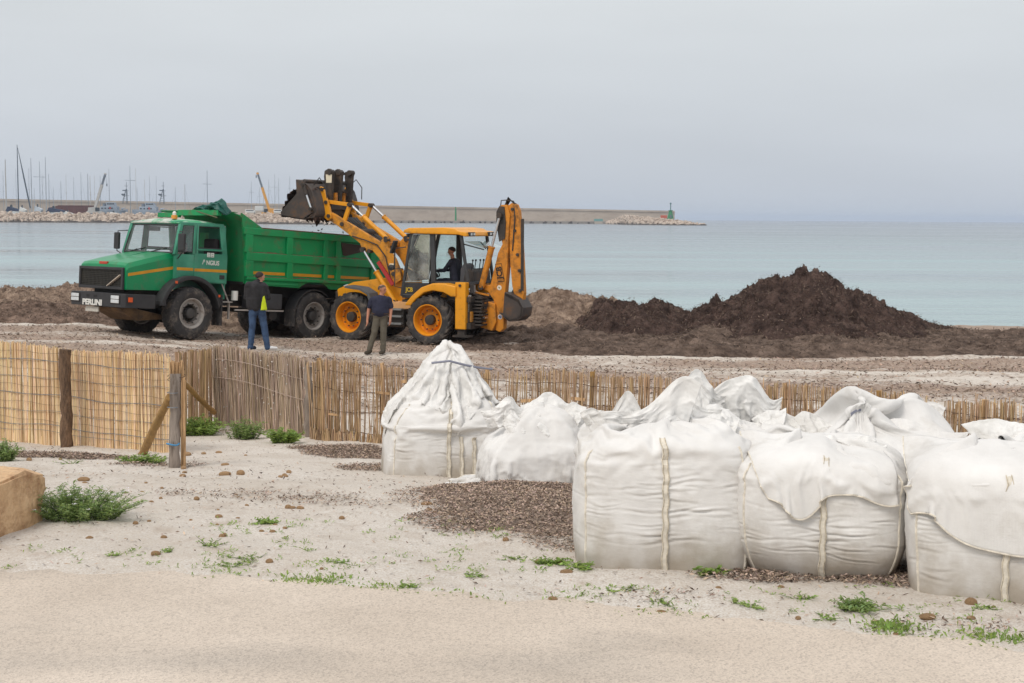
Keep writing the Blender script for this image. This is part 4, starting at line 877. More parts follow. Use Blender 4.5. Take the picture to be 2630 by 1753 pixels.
# load of seagrass lying in the bed
def bed_load():
    X, Y = np.meshgrid(np.linspace(-6.7, -1.7, 90), np.linspace(-1.1, 1.1, 44)); Z = 2.62 + .16 * fbm(X * 2, Y * 2, seed=91) + .12 * np.exp(-((X + 4) / 1.5) ** 2) + .05 * fbm(X * 8, Y * 8, seed=92)
    idx = np.arange(X.size).reshape(X.shape); F = np.stack([idx[:-1, :-1], idx[:-1, 1:], idx[1:, 1:], idx[1:, :-1]], -1).reshape(-1, 4)
    V = np.stack([X, Y, Z], -1).reshape(-1, 3); M_ = np.array(TM); V = V @ M_[:3, :3].T + M_[:3, 3]
    tag(npmesh('seagrass_load', V, F, WDARK), 'dark seagrass heaped inside the dump bed', 'seagrass load')
bed_load()
# rolled tarpaulin lashed on the cab guard
def tarp():
    m = mat('tarp_green', S(8, 84, 74), .5, var=.25, vs=6, bump=(9, .5, .05)); V = []; F = []; n, k = 44, 26; 
    for i in range(n + 1):
        u = i / n; y = .10 + 1.25 * u; r = .025 + .045 * math.sin(PI * min(1, u * 1.02)) + .075 * sstep(.5, .64, u) * (1 - sstep(.93, 1, u)); cz = 3.21 + r * .7 + .03 * math.sin(u * 9)
        for j in range(k):
            a = 2 * PI * j / k; q = 1 + .28 * math.sin(3 * a + u * 11) + .18 * math.sin(5 * a - u * 17) + .12 * math.sin(9 * a + u * 31)
            V.append((-.80 + r * 1.35 * q * math.cos(a) - .05 * u, y, cz + r * q * math.sin(a) - .12 * sstep(.8, 1, u)))
    for i in range(n):
        for j in range(k): F.append((i * k + j, i * k + (j + 1) % k, (i + 1) * k + (j + 1) % k, (i + 1) * k + j))
    F2 = [tuple(range(k)), tuple(n * k + j for j in range(k))]
    b = MB(); b.add(V, F); b.add(V[:k], [tuple(range(k))]); b.add(V[-k:], [tuple(range(k))])
    t = thing('tarpaulin', 'rolled dark green tarpaulin lashed on top of the cab guard', 'tarpaulin', mw=TM @ Matrix.Translation((0, 0, 0)))
    o = b.build('canvas_roll', m, t, True); MB().tube([(-.70, .15, 3.22), (-.62, .7, 3.12), (-.66, 1.2, 3.02)], .014, 5).build('lashing_rope', mat('old_rope', S(110, 104, 80), .9), t)
tarp()
# ------------------------------------------------------------------ yellow backhoe loader
JY = mat('digger_yellow', S(240, 162, 24, .86), .42, var=.08, vs=1.5, dirt=(S(150, 108, 56, .7), .56, .80, 3.4), coat=.05)
JYW = mat('worn_yellow', S(226, 150, 32, .85), .55, var=.14, vs=2.0, dirt=(S(126, 98, 68, .75), .46, .66, 4.2))
JO = mat('boom_orange', S(220, 140, 34, .85), .5, var=.12, vs=1.5, dirt=(S(104, 74, 46, .7), .50, .72, 3.6))
STEELD = mat('dark_steel', S(62, 56, 52), .7, metal=.1, var=.25, vs=4, dirt=(S(104, 84, 66), .52, .78, 4))
BUCK = mat('bucket_steel', S(74, 66, 62), .6, metal=.15, var=.25, vs=3, dirt=(S(120, 84, 52), .54, .76, 3))
RIMY = mat('rim_orange', S(236, 150, 14, .86), .5, var=.08, vs=4, dirt=(S(150, 104, 50), .56, .78, 6))
DGLASS = glass('tinted_glass', (.80, .92, .88), .03, .52)
GREYP = mat('grey_step', S(136, 138, 138), .5, metal=.2, var=.15, vs=5, dirt=(S(80, 76, 72), .5, .75, 5))
REDS = mat('red_strut_paint', S(178, 52, 50), .5, var=.1)
DECAL = mat('decal_black', S(30, 26, 24), .5, var=.05)
DECALC = mat('decal_cream', S(232, 222, 196), .5, var=.05)
_h2 = math.radians(156); jo = atY(1098, 884.5, 36.0); jo[2] = -.21; jo = jo - np.array([-math.sin(_h2), math.cos(_h2), 0]) * 1.15
JM = frame_matrix(jo, _h2, 0)
JK = thing('backhoe_loader', 'yellow backhoe loader tipping its raised bucket over the truck', 'digger', mw=JM)
_jw = wheel_meshes(.635, .44, .395, 20, RUBBER, RIMY, STEELD, 'j', .20, .13, True)
jw = wheel_proto(JK, _jw, RUBBER, RIMY, STEELD); jw.location = (0, .94, .62)
wheel_copy(jw, JK, (2.31, .92, .62), -.12)
wheel_copy(jw, JK, (0, -.94, .62), PI); wheel_copy(jw, JK, (2.31, -.92, .62), PI - .12)
b = MB(); b.box(-.9, 3.0, -.42, .42, .48, .98)
for x in (0, 2.31): b.tube([(x, -.85, .62), (x, .85, .62)], .13, 10)
b.build('chassis', STEELD, JK, bevel=.02)
# engine cover, front fender, tank and steps
MB().prism([(.98, 1.0), (3.05, .95), (3.10, 1.30), (2.6, 1.50), (1.05, 1.72)], -.42, .42).build('engine_cover', JY, JK, True, bevel=.04)
MB().box(3.05, 3.16, -.40, .40, .7, 1.25).build('front_grille', STEELD, JK, bevel=.02)
for s_ in (-1, 1):
    MB().prism([(1.62, 1.00), (1.72, 1.26), (1.98, 1.40), (2.42, 1.44), (2.46, 1.38), (2.0, 1.33), (1.78, 1.22), (1.69, .98)], s_ * .66, s_ * 1.14).build('front_mudguard', mat('mudguard_grey', S(92, 94, 96), .7, var=.15), JK, bevel=.012)
tk = MB().box(.78, 1.52, .42, .98, .40, .86).build('side_tank', STEELD, JK, bevel=.03)
for z in (.47, .66, .84): MB().box(.80, 1.44, .95, 1.08, z, z + .045).build('step', GREYP, tk)
MB().box(.74, 1.35, -.95, -.45, .45, 1.0).build('far_tank', STEELD, JK)
MB().box(.70, 1.5, .35, .75, .86, 1.04).build('deck_step', mat('pale_orange_deck', S(222, 168, 112), .7, var=.1), JK, bevel=.015)
# rear fenders
for s_ in (-1, 1):
    out = [(.66, .98), (.57, 1.10), (.44, 1.24), (.18, 1.45), (-.14, 1.56), (-.45, 1.565), (-.80, 1.50)]; inn = [(-.80, 1.24), (-.66, 1.24), (-.45, 1.34), (-.15, 1.38), (.10, 1.32), (.34, 1.14), (.48, .98)]
    MB().prism(out + inn, s_ * .62, s_ * 1.17).build('rear_fender', JY, JK, True, bevel=.03, seg=3)
# cab
DK = mat('cab_frame_grey', S(60, 62, 64), .6, var=.15, vs=3)
cb = MB()
def P2(b, a, c, y, w=.09, d=.09): b.bar((a[0], y, a[1]), (c[0], y, c[1]), d, w, upd=(1, 0, 0))
for s_ in (-1, 1):
    y = s_ * .76
    P2(cb, (.95, 1.20), (.66, 2.84), y, .07, .08); P2(cb, (.02, 1.50), (.06, 2.84), y, .13, .08); P2(cb, (-.95, 1.55), (-.74, 2.84), y, .07, .08)
    P2(cb, (.70, 2.83), (-.78, 2.80), y, .06, .08); P2(cb, (.95, 1.22), (.0, 1.22), y, .06, .06); P2(cb, (.10, 1.56), (-.95, 1.58), y, .07, .08)
cb.bar((.66, -.76, 2.83), (.66, .76, 2.83), .07, .07); cb.bar((-.76, -.76, 2.80), (-.76, .76, 2.80), .07, .07); cb.bar((-.95, -.76, 1.56), (-.95, .76, 1.56), .07, .07); cb.bar((.95, -.76, 1.22), (.95, .76, 1.22), .07, .07)
cabf = cb.build('cab_frame', DK, JK, bevel=.012)
MB().box(-.85, .95, -.74, .74, 1.04, 1.10).build('cab_floor', STEELD, JK)
rf = [(.86, 2.83), (.84, 2.90), (.70, 2.95), (-.30, 2.97), (-.62, 2.94), (-.70, 2.89), (-.92, 2.86), (-.96, 2.76), (-.90, 2.74), (-.72, 2.79), (.70, 2.81)]
roofj = MB().prism(rf, -.86, .86).build('cab_roof', JY, JK, True, bevel=.025, seg=3)
for y in (.52, .68, -.48, -.64):
    l_ = MB().box(-1.0, -.93, y - .065, y + .065, 2.755, 2.855).build('work_lamp', BLACKP, roofj, bevel=.01); MB().box(-1.01, -.995, y - .045, y + .045, 2.775, 2.835).build('lamp_glass', LENS, l_)
for y in (.5, -.5): MB().box(.85, .92, y - .08, y + .08, 2.70, 2.80).build('work_lamp', BLACKP, roofj, bevel=.01)
def jp(name, pts, y, m=DGLASS): return pane(name, [(x, y, z) for x, z in pts], m, JK)
for s_ in (-1, 1):
    dg = jp('door_glass', [(.90, 1.56), (.62, 2.78), (.13, 2.79), (.16, 1.58)], s_ * .775)
    MB().tube([(x, s_ * .775, z) for x, z in ((.90, 1.56), (.62, 2.78), (.13, 2.79), (.16, 1.58), (.90, 1.56))], .014, 5).build('door_seal', mat('seal_grey', S(150, 160, 156), .7), dg)
    MB().prism([(.94, 1.53), (.93, 1.15), (.55, 1.15), (.16, 1.50), (.16, 1.55)], s_ * .755, s_ * .785).build('lower_door_panel', BLACKP, JK, bevel=.008)
    if s_ < 0: jp('rear_side_glass', [(-.02, 1.62), (-.02, 2.76), (-.70, 2.76), (-.88, 1.62)], s_ * .775, GL)
pane('front_glass', [(.93, -.70, 1.56), (.93, .70, 1.56), (.66, .70, 2.78), (.66, -.70, 2.78)], GL, JK)
text_part('door_decal', 'JCB', .15, mat('decal_yellow', S(214, 180, 40), .5), JK, Matrix.Translation((.72, .789, 1.36)) @ RX, .001, .004, .9)
# seat and controls
MB().box(-.50, -.02, -.24, .24, 1.28, 1.42).build('seat_cushion', mat('seat_grey', S(96, 96, 100), .8, var=.15), JK, bevel=.04)
MB().prism([(-.44, 1.40), (-.62, 1.45), (-.66, 2.0), (-.56, 2.06), (-.47, 1.9)], -.23, .23).build('seat_back', mat('seat_grey', S(96, 96, 100), .8), JK, bevel=.04)
MB().box(-.5, -.05, -.18, .18, 1.10, 1.28).build('seat_base', STEELD, JK)
c_ = MB(); c_.tube([(.52, 0, 1.1), (.42, 0, 1.72)], .05, 8); cc = [(.36 + .06 * math.sin(a), .19 * math.cos(a), 1.76 + .15 * math.sin(a) * .6) for a in np.linspace(0, 2 * PI, 21)]; c_.tube(cc, .016, 6, cap=False); c_.tube([(.42, 0, 1.7), (.36, 0, 1.76)], .1, 8); c_.build('steering_column', SEATD, JK, True)
MB().prism([(-.62, 1.56), (-.95, 1.58), (-.92, 1.86), (-.70, 1.92)], -.62, .40).build('rear_console', STEELD, JK, bevel=.03)
lv = MB()
for y in (.30, .12, -.15, -.35): lv.tube([(-.82, y, 1.86), (-.86, y, 2.12)], .012, 5); lv.lathe([(0, 0), (.025, .01), (.025, .05), (0, .06)], 8, (-.86, y, 2.10), 'z')
lv.build('levers', SEATD, JK)
MB().bar((-.80, .70, 2.55), (-1.32, .62, 2.42), .05, .03).build('open_window_stay', DK, JK)
pane('raised_rear_glass', [(-.80, -.68, 2.62), (-.80, .68, 2.62), (-1.30, .64, 2.46), (-1.30, -.64, 2.46)], DGLASS, JK)
hb_ = MB(); hb_.tube([(-.8, -.3, 2.6), (-.95, -.28, 2.42), (-.9, -.25, 2.5), (-1.1, -.25, 2.4)], .015, 5); hb_.build('cable', DK, JK)
# mirrors
for s_ in (-1, 1):
    a_ = MB().tube([(.92, s_ * .80, 1.9), (1.06, s_ * .98, 1.9), (1.02, s_ * 1.0, 2.42), (.80, s_ * .82, 2.46)], .016, 6).tube([(1.02, s_ * 1.0, 2.4), (1.02, s_ * 1.02, 1.45), (.93, s_ * .8, 1.40)], .013, 6).build('mirror_arm', DK, JK, True)
    MB().bar((1.10, s_ * 1.02, 2.30), (.99, s_ * 1.02, 2.62), .20, .05).build('mirror', BLACKP, a_, bevel=.012)
    MB().lathe([(0, 0), (.07, .01), (.08, .09), (0, .12)], 12, (1.10, s_ * .98, 1.93)).build('front_lamp', BLACKP, a_, True)
# loader arms, towers and rams
def rod(name, a, c, y, r0, r1, frac, m0=JY, parent=None):
    a = Vector((a[0], y, a[1])); c = Vector((c[0], y, c[1])); mid = a + (c - a) * frac
    cy = MB().tube([a, mid], r0, 14).tube([a + (mid - a) * .97, mid], r0 * 1.18, 14).build(name, m0, parent or JK, True)
    MB().tube([mid, c], r1, 10).build('rod', CHROME, cy, True)
    for p in (a, c): MB().tube([p + Vector((0, -.07, 0)), p + Vector((0, .07, 0))], r0 * .9, 10).build('pin', STEELD, cy, True)
    return cy
arm_poly = [(3.20, 3.36), (3.02, 3.27), (2.70, 3.10), (2.19, 2.84), (1.70, 2.58), (1.58, 2.68), (1.46, 2.70), (1.44, 2.42), (1.23, 2.13), (1.08, 1.80), (1.05, 1.60), (1.22, 1.50), (1.40, 1.62), (1.61, 2.00), (1.72, 2.16), (1.92, 2.36), (2.12, 2.30), (2.23, 2.39), (2.28, 2.53), (2.62, 2.76), (3.02, 3.02), (3.25, 3.14)]
for s_ in (-1, 1):
    y0, y1 = s_ * .49, s_ * .61
    ar = MB().prism(arm_poly, y0, y1).build('loader_arm', JYW, JK, bevel=.018)
    MB().prism([(1.02, 1.85), (1.45, 1.75), (1.62, 1.2), (1.50, .80), (1.05, .85), (.98, 1.3)], s_ * .40, s_ * .47).build('loader_tower', JY, JK, bevel=.015)
    rod('lift_ram', (1.22, 1.02), (2.16, 2.37), s_ * .66, .075, .036, .58, JY, ar)
    MB().bar((1.24, s_ * .70, 1.47), (1.68, s_ * .70, 2.06), .07, .09).build('safety_strut', REDS, ar)
    MB().bar((2.62, s_ * .55, 3.54), (3.30, s_ * .55, 3.62), .06, .10).build('tilt_link', JY, ar, bevel=.01)
    MB().bar((2.82, s_ * .55, 3.02), (2.60, s_ * .55, 3.56), .07, .11).build('tilt_lever', JY, ar, bevel=.01)
    rod('tilt_ram', (1.52, 2.67), (2.58, 3.53), s_ * .55, .062, .034, .66, JY, ar)
    for x, z in ((1.28, 1.75), (2.60, 3.54), (2.82, 3.03), (1.5, 2.62), (3.20, 3.24), (2.0, 2.33)): MB().tube([(x, s_ * .46, z), (x, s_ * .645, z)], .055, 12).build('pivot_pin', STEELD, ar, True)
    MB().tube([(2.5, s_ * .64, 2.72), (2.1, s_ * .66, 2.62), (1.75, s_ * .64, 2.50), (1.5, s_ * .64, 2.2), (1.35, s_ * .62, 1.6)], .016, 6).build('hose', BLACKP, ar, True)
    MB().box(1.24, 1.40, s_ * .61 - .001, s_ * .615 + .001, 1.90, 2.02).build('decal', DECALC, ar)
MB().tube([(2.45, -.5, 2.80), (2.45, .5, 2.80)], .11, 12).build('cross_tube', STEELD, JK, True)
MB().bar((1.95, -.5, 2.5), (1.95, .5, 2.5), .5, .10).build('cross_plate', JO, JK)
hz = MB(); rr3 = random.Random(4)
for i in range(7): y = -.35 + i * .11; hz.tube([(2.95, y, 3.2), (2.6, y + .05, 2.88 + .1 * rr3.random()), (2.2, y - .04, 2.68 - .1 * rr3.random()), (1.7, y, 2.45)], .024, 6)
hz.build('hose_bundle', BLACKP, JK, True)
# bucket
back = [(3.90, 4.18), (3.70, 4.13), (3.56, 4.04), (3.45, 3.90), (3.38, 3.70), (3.33, 3.48), (3.30, 3.30), (3.36, 3.20), (3.50, 3.19)]
clam = [(3.36, 3.32), (3.52, 3.20), (3.70, 3.15), (4.02, 3.19), (4.37, 3.26)]
bk = MB(); bk.grid([[(x, y, z) for x, z in back] for y in (-1.12, 1.12)]); BK = bk.build('bucket', BUCK, JK, True, solid=.025)
MB().grid([[(x, y, z) for x, z in clam] for y in (-1.12, 1.12)]).build('clam_floor', BUCK, BK, True, solid=.03)
for s_ in (-1, 1):
    MB().prism([(3.90, 4.19), (3.68, 4.14), (3.60, 4.00), (3.35, 3.36), (3.68, 3.16), (4.36, 3.26), (4.38, 3.34), (3.88, 3.82)], s_ * 1.12, s_ * 1.15).build('clam_side', BUCK, BK, bevel=.006)
    MB().prism([(3.69, 4.12), (3.56, 4.03), (3.46, 3.90), (3.39, 3.70), (3.34, 3.48), (3.31, 3.30), (3.37, 3.21), (3.50, 3.20)], s_ * 1.08, s_ * 1.11).build('shell_side', BUCK, BK, bevel=.006)
    MB().prism([(3.46, 4.02), (3.38, 4.0), (3.33, 3.92), (3.16, 3.45), (3.10, 3.18), (3.22, 3.12), (3.36, 3.22), (3.40, 3.55), (3.45, 3.80)], s_ * .60, s_ * .68).build('bucket_lug', JY, BK, bevel=.012)
    for x, z in ((3.39, 3.94), (3.27, 3.60), (3.19, 3.24)): MB().tube([(x, s_ * .57, z), (x, s_ * .71, z)], .05, 12).build('pivot_pin', STEELD, BK, True)
    rod('clam_ram', (3.66, 4.05), (3.42, 3.42), s_ * 1.17, .05, .03, .42, STEELD, BK)
    MB().tube([(3.5, s_ * .9, 4.05), (3.3, s_ * .95, 4.24), (3.12, s_ * .95, 4.02), (3.1, s_ * .9, 3.7)], .014, 6).build('hose', BLACKP, BK, True)
MB().tube([(3.66, -1.12, 4.15), (3.66, 1.12, 4.15)], .05, 10).build('bucket_rail', BUCK, BK, True)
tth = MB()
for i in range(9): y = -1.05 + i * .26; tth.prism([(4.30, 3.22), (4.30, 3.30), (4.50, 3.27)], y - .05, y + .05)
tth.build('bucket_teeth', STEELD, BK)
for i, (y, x) in enumerate(((.34, 3.34), (.02, 3.26), (-.36, 3.14))):
    f_ = MB(); f_.prism([(x - .05, 3.62), (x - .10, 4.30), (x - .13, 4.42), (x + .02, 4.50 if i < 2 else 4.42), (x + .14, 4.44), (x + .16, 4.28), (x + .07, 3.60)], y - .07 + (.03 if i == 2 else 0), y + .07 - (.03 if i == 2 else 0))
    fo = f_.build('folded_fork', STEELD, BK, bevel=.02)
    MB().tube([(x - .02, y - .10, 4.40), (x - .02, y + .10, 4.40)], .075, 10).build('fork_pivot', STEELD, fo, True)
    if i == 0: MB().prism([(x - .085, 4.12), (x - .095, 4.34), (x + .09, 4.34), (x + .08, 4.12)], y + .071, y + .078).build('cream_label', DECALC, fo)
MB().tube([(3.33, -.42, 4.38), (3.36, .40, 4.40)], .035, 8).build('fork_bar', STEELD, BK, True)
MB().box(3.18, 3.36, -.55, .55, 3.40, 3.56).build('fork_carrier', STEELD, BK, bevel=.02)
rs = MB()
for y in (.2, -.2): rs.box(3.22, 3.40, y - .05, y + .05, 3.62, 3.86)
rs.build('hinge_block', JO, BK, bevel=.01)
def bucket_load():
    n, k = 70, 60; U, V_ = np.meshgrid(np.linspace(0, 1, n), np.linspace(-1.08, 1.08, k), indexing='ij')
    x = 3.40 + 1.02 * U; z = 3.30 + .62 * (1 - U) ** .8 + .10 * np.sin(PI * U) + .02 * U; bulge = .10 * fbm(V_ * 2.5, U * 4, seed=95) + .06 * fbm(V_ * 8, U * 9, seed=96)
    X = x + bulge * 1.3 + .10 * np.sin(PI * U); Z = z + bulge * 1.2 + .12 * np.sin(PI * U); top = np.stack([X, V_, Z], -1)
    bot = np.stack([3.42 + .98 * U + .1 * bulge, V_, np.full_like(U, 3.2)], -1)
    idx = np.arange(n * k).reshape(n, k); F = np.stack([idx[:-1, :-1], idx[:-1, 1:], idx[1:, 1:], idx[1:, :-1]], -1).reshape(-1, 4)
    Vv = np.concatenate([top.reshape(-1, 3), bot.reshape(-1, 3)]); F = np.concatenate([F, F[:, ::-1] + n * k])
    rim = idx[-1]; F = np.concatenate([F, np.stack([rim[:-1], rim[1:], rim[1:] + n * k, rim[:-1] + n * k], -1)])
    M_ = np.array(JM); W = Vv @ M_[:3, :3].T + M_[:3, 3]
    tag(npmesh('seagrass_scoop', W, F, WDARK), 'dark seagrass bulging out of the raised bucket', 'seagrass load')
    # ragged strands hanging under the bucket and shreds falling into the bed
    r = random.Random(5)
    for i in range(46):
        b = MB()
        u = r.random(); y = r.uniform(-1.1, 1.1); x = r.choice([3.34, 3.4, 3.5, 3.6, 3.7]) + r.uniform(-.08, .08); L_ = r.uniform(.03, .13) + (.14 if i % 17 == 0 else 0); z = 3.17; b.tube([(x, y, z + .03), (x + r.uniform(-.03, .03), y, z - L_ * .5), (x + r.uniform(-.05, .05), y + r.uniform(-.05, .05), z - L_)], [.05 + .02 * r.random(), .035, .006], 5); b.build('hanging_strand', WDARK, BK)
    b = MB(); 
    for i in range(26):
        x = r.uniform(3.3, 4.3); y = r.uniform(-1, 1); z = 3.05 - r.random() ** 1.3 * .42; s_ = r.uniform(.006, .02); d = Vector((r.uniform(-1, 1), r.uniform(-1, 1), r.uniform(-1, 1))).normalized() * s_ * 2; p = Vector((x, y, z)); b.tube([p - d, p, p + d], [s_ * .3, s_, s_ * .3], 5)
    for i in range(len(b.v)): b.v[i] = tuple(JM @ Vector(b.v[i]))
    o = b.build('falling_seagrass', WDARK); stuff(o); tag(o, 'shreds of seagrass falling from the bucket into the truck', 'falling seagrass', kind='stuff')
bucket_load()
# rear frame, stabilisers, backhoe
sf = MB(); sf.box(-1.16, -1.02, -1.05, 1.05, .42, .58); sf.box(-1.16, -1.02, -1.05, 1.05, 1.10, 1.24); sf.box(-1.10, -1.0, -1.0, 1.0, .58, 1.10); sf.build('rear_frame', STEELD, JK, bevel=.015)
vb = MB(); rr4 = random.Random(9)
for i in range(9): z = .50 + i * .085; vb.box(-1.34 - .06 * rr4.random(), -1.12, .05 + .1 * rr4.random(), .82, z, z + .045)
for i in range(8): y = .1 + i * .09; vb.tube([(-1.12, y, 1.3), (-1.3 - .1 * rr4.random(), y, 1.15), (-1.38, y + .05, .9 + .2 * rr4.random()), (-1.2, y, .6)], .022, 6)
vb.build('valve_block', STEELD, JK)
ob_ = MB()
for i in range(4): z = .55 + i * .17; ob_.box(-1.37, -1.30, .30 + .05 * i, .66, z, z + .035)
ob_.build('valve_plate', JO, JK)
MB().tube([(-1.38, .35, .70), (-1.36, .68, .70)], .03, 8).build('slew_rod', CHROME, JK, True)
MB().bar((-1.0, .55, 1.34), (-1.28, .30, 1.26), .30, .05).build('guard_plate', JO, JK)
for s_ in (-1, 1):
    lg = MB().box(-1.05, -.76, s_ * .98 - .08, s_ * .98 + .14 if s_ > 0 else s_ * .98 + .08, .42, 1.60).build('stabiliser', JY, JK, bevel=.02)
    MB().box(-1.0, -.80, s_ * 1.0 - .06, s_ * 1.0 + .06, .26, .42).build('inner_leg', STEELD, lg); MB().prism([(-1.14, .22), (-1.12, .27), (-.72, .27), (-.70, .22)], s_ * 1.0 - .16, s_ * 1.0 + .16).build('foot_pad', STEELD, lg)
    MB().box(-1.14, -1.05, s_ * .9 - .06, s_ * .9 + .06, .60, .86).build('leg_bracket', JYW, lg, bevel=.01)
    MB().tube([(-.9, s_ * 1.12 - .02, 1.52), (-.9, s_ * 1.14 + .01, 1.52)], .035, 10).build('pin', STEELD, lg)
    rl = MB().box(-1.18, -1.07, s_ * .86 - .06, s_ * .86 + .06, 1.32, 1.56).build('rear_lamp', BLACKP, JK, bevel=.01); MB().box(-1.19, -1.178, s_ * .86 - .04, s_ * .86 + .04, 1.35, 1.53).build('lamp_glass', GREYP, rl)
    cvp = MB().box(-1.088, -1.076, s_ * .93 - .07, s_ * .93 + .07, .86, 1.28).build('chevron_plate', WHITEPL, JK)
    ck = MB()
    for i in range(3): z = .86 + i * .14; ck.add([(-1.0895, s_ * .93 - .07, z), (-1.0895, s_ * .93 + .07, z + .08), (-1.0895, s_ * .93 + .07, z + .14), (-1.0895, s_ * .93 - .07, z + .06)], [(0, 1, 2, 3)])
    ck.build('red_stripe', REDS, cvp)
kp = MB().prism([(-1.18, .44), (-1.50, .36), (-1.62, .60), (-1.58, 1.05), (-1.20, 1.15)], .10, .50).build('kingpost', JO, JK, bevel=.02)
boom_poly = [(-1.56, .38), (-1.57, .85), (-1.50, 1.15), (-1.34, 1.36), (-1.12, 1.44), (-1.14, 1.52), (-1.41, 1.52), (-1.52, 1.95), (-1.62, 2.34), (-1.74, 2.56), (-1.66, 2.90), (-1.60, 3.15), (-1.62, 3.42), (-1.70, 3.55), (-1.86, 3.55), (-1.94, 3.30), (-1.90, 2.70), (-1.88, 2.0), (-1.81, 1.17), (-1.78, .42), (-1.68, .33)]
BM_ = MB().prism(boom_poly, .20, .42).build('boom', JO, JK, bevel=.016)
MB().prism([(-1.66, 2.62), (-1.58, 3.1), (-1.58, 3.38), (-1.66, 3.52), (-1.80, 3.5), (-1.84, 3.1), (-1.82, 2.7)], .425, .45).build('boom_side_guard', STEELD, BM_, bevel=.008)
dip = [(-1.82, 3.50), (-1.96, 3.60), (-2.08, 3.56), (-2.15, 3.40), (-2.22, 2.75), (-2.27, 2.0), (-2.31, 1.34), (-2.28, 1.10), (-2.10, 1.10), (-1.99, 1.5), (-1.92, 2.2), (-1.90, 2.9), (-1.86, 3.2)]
DP = MB().prism(dip, .17, .36).build('dipper', JO, JK, bevel=.016)
for x, z in ((-1.99, 3.44), (-2.06, 2.9), (-2.14, 2.3), (-2.2, 1.9), (-2.22, 1.4)): MB().tube([(x, .14, z), (x, .40, z)], .04, 10).build('pin', STEELD, DP, True)
MB().box(-2.31, -2.23, .36, .375, 1.4, 3.2).build('wear_strip', STEELD, DP)
rod('boom_ram', (-1.20, 1.46), (-1.70, 3.28), .50, .078, .036, .57, JO, BM_)
hs = MB()
for i in range(5): d = i * .03; hs.tube([(-1.55, .16 + d, 1.0), (-1.72 - d * .3, .17 + d, 2.0), (-1.74, .19 + d, 2.9), (-1.72, .2 + d, 3.45), (-1.85, .2 + d, 3.66 + .02 * i), (-2.02, .22 + d, 3.58), (-2.06, .25 + d, 3.2), (-2.0, .25 + d, 2.4)], .018, 6)
hs.build('hose_bundle', BLACKP, BM_, True)
gd = MB(); gd.tube([(-1.60, .24, 3.50), (-1.62, .24, 3.66), (-1.78, .26, 3.67)], .014, 5); gd.tube([(-1.8, .36, 3.58), (-1.82, .36, 3.67), (-2.02, .36, 3.64), (-2.04, .36, 3.58)], .014, 5); gd.build('hose_guard', STEELD, BM_)
bkt = [(-1.88, 1.36), (-2.08, 1.30), (-2.27, 1.20), (-2.40, .98), (-2.37, .76), (-2.22, .64), (-2.00, .62), (-1.83, .74), (-1.85, .80), (-2.03, .70), (-2.20, .72), (-2.31, .82), (-2.33, .98), (-2.22, 1.12), (-2.03, 1.2), (-1.88, 1.28)]
EB = MB().prism(bkt, .0, .58).build('digging_bucket', BUCK, JK, True, bevel=.01)
for y in (.0, .56): MB().prism([(-1.88, 1.34), (-2.08, 1.28), (-2.27, 1.18), (-2.38, .98), (-2.35, .77), (-2.21, .66), (-2.00, .64), (-1.84, .76)], y, y + .02).build('bucket_cheek', BUCK, EB)
MB().bar((-1.98, .27, 1.30), (-2.2, .27, 1.75), .14, .07).build('bucket_link', STEELD, EB)
eb = MB()
for i in range(4): y = .06 + i * .15; eb.prism([(-1.85, .74), (-1.85, .82), (-1.70, .84)], y - .03, y + .03)
eb.build('bucket_teeth', STEELD, EB)
# lettering on the boom, reading upwards
RU = Matrix(((0, 1, 0, 0), (0, 0, 1, 0), (1, 0, 0, 0), (0, 0, 0, 1)))
_tilt = Matrix.Rotation(0.12, 4, 'Y')
_pl = Matrix.Translation((-1.675, .424, 1.84)) @ _tilt
pb_ = MB().prism([(-.105, -.23), (.075, -.23), (.105, .23), (-.075, .23)], 0, .004); 
for i in range(len(pb_.v)): pb_.v[i] = tuple(_pl @ Vector(pb_.v[i]))
plq = pb_.build('name_plate', DECAL, BM_)
pi_ = MB().prism([(-.09, -.215), (.065, -.215), (.09, .215), (-.065, .215)], .004, .0065)
for i in range(len(pi_.v)): pi_.v[i] = tuple(_pl @ Vector(pi_.v[i]))
pi_.build('plate_face', JO, plq)
text_part('lettering', 'JCB', .20, DECAL, plq, _pl @ Matrix.Translation((0, .012, 0)) @ RU, .004, .006, 1.0)
for x, z, m in ((-1.665, 1.46, WHITEPL), (-1.69, .72, WHITEPL)):
    s1 = MB().lathe([(0, 0), (.062, 0), (.062, .004), (0, .004)], 20, (x, .421, z)).build('round_sticker', m, BM_)
    MB().lathe([(0, .004), (.046, .004), (.046, .006), (0, .006)], 18, (x, .421, z)).build('sticker_ring', mat('sticker_blue', S(150, 160, 190), .5) if z < 1 else DECALC, s1)
    MB().bar((x - .02, .429, z - .015), (x + .02, .429, z + .02), .003, .02).build('sticker_mark', DECAL, s1)
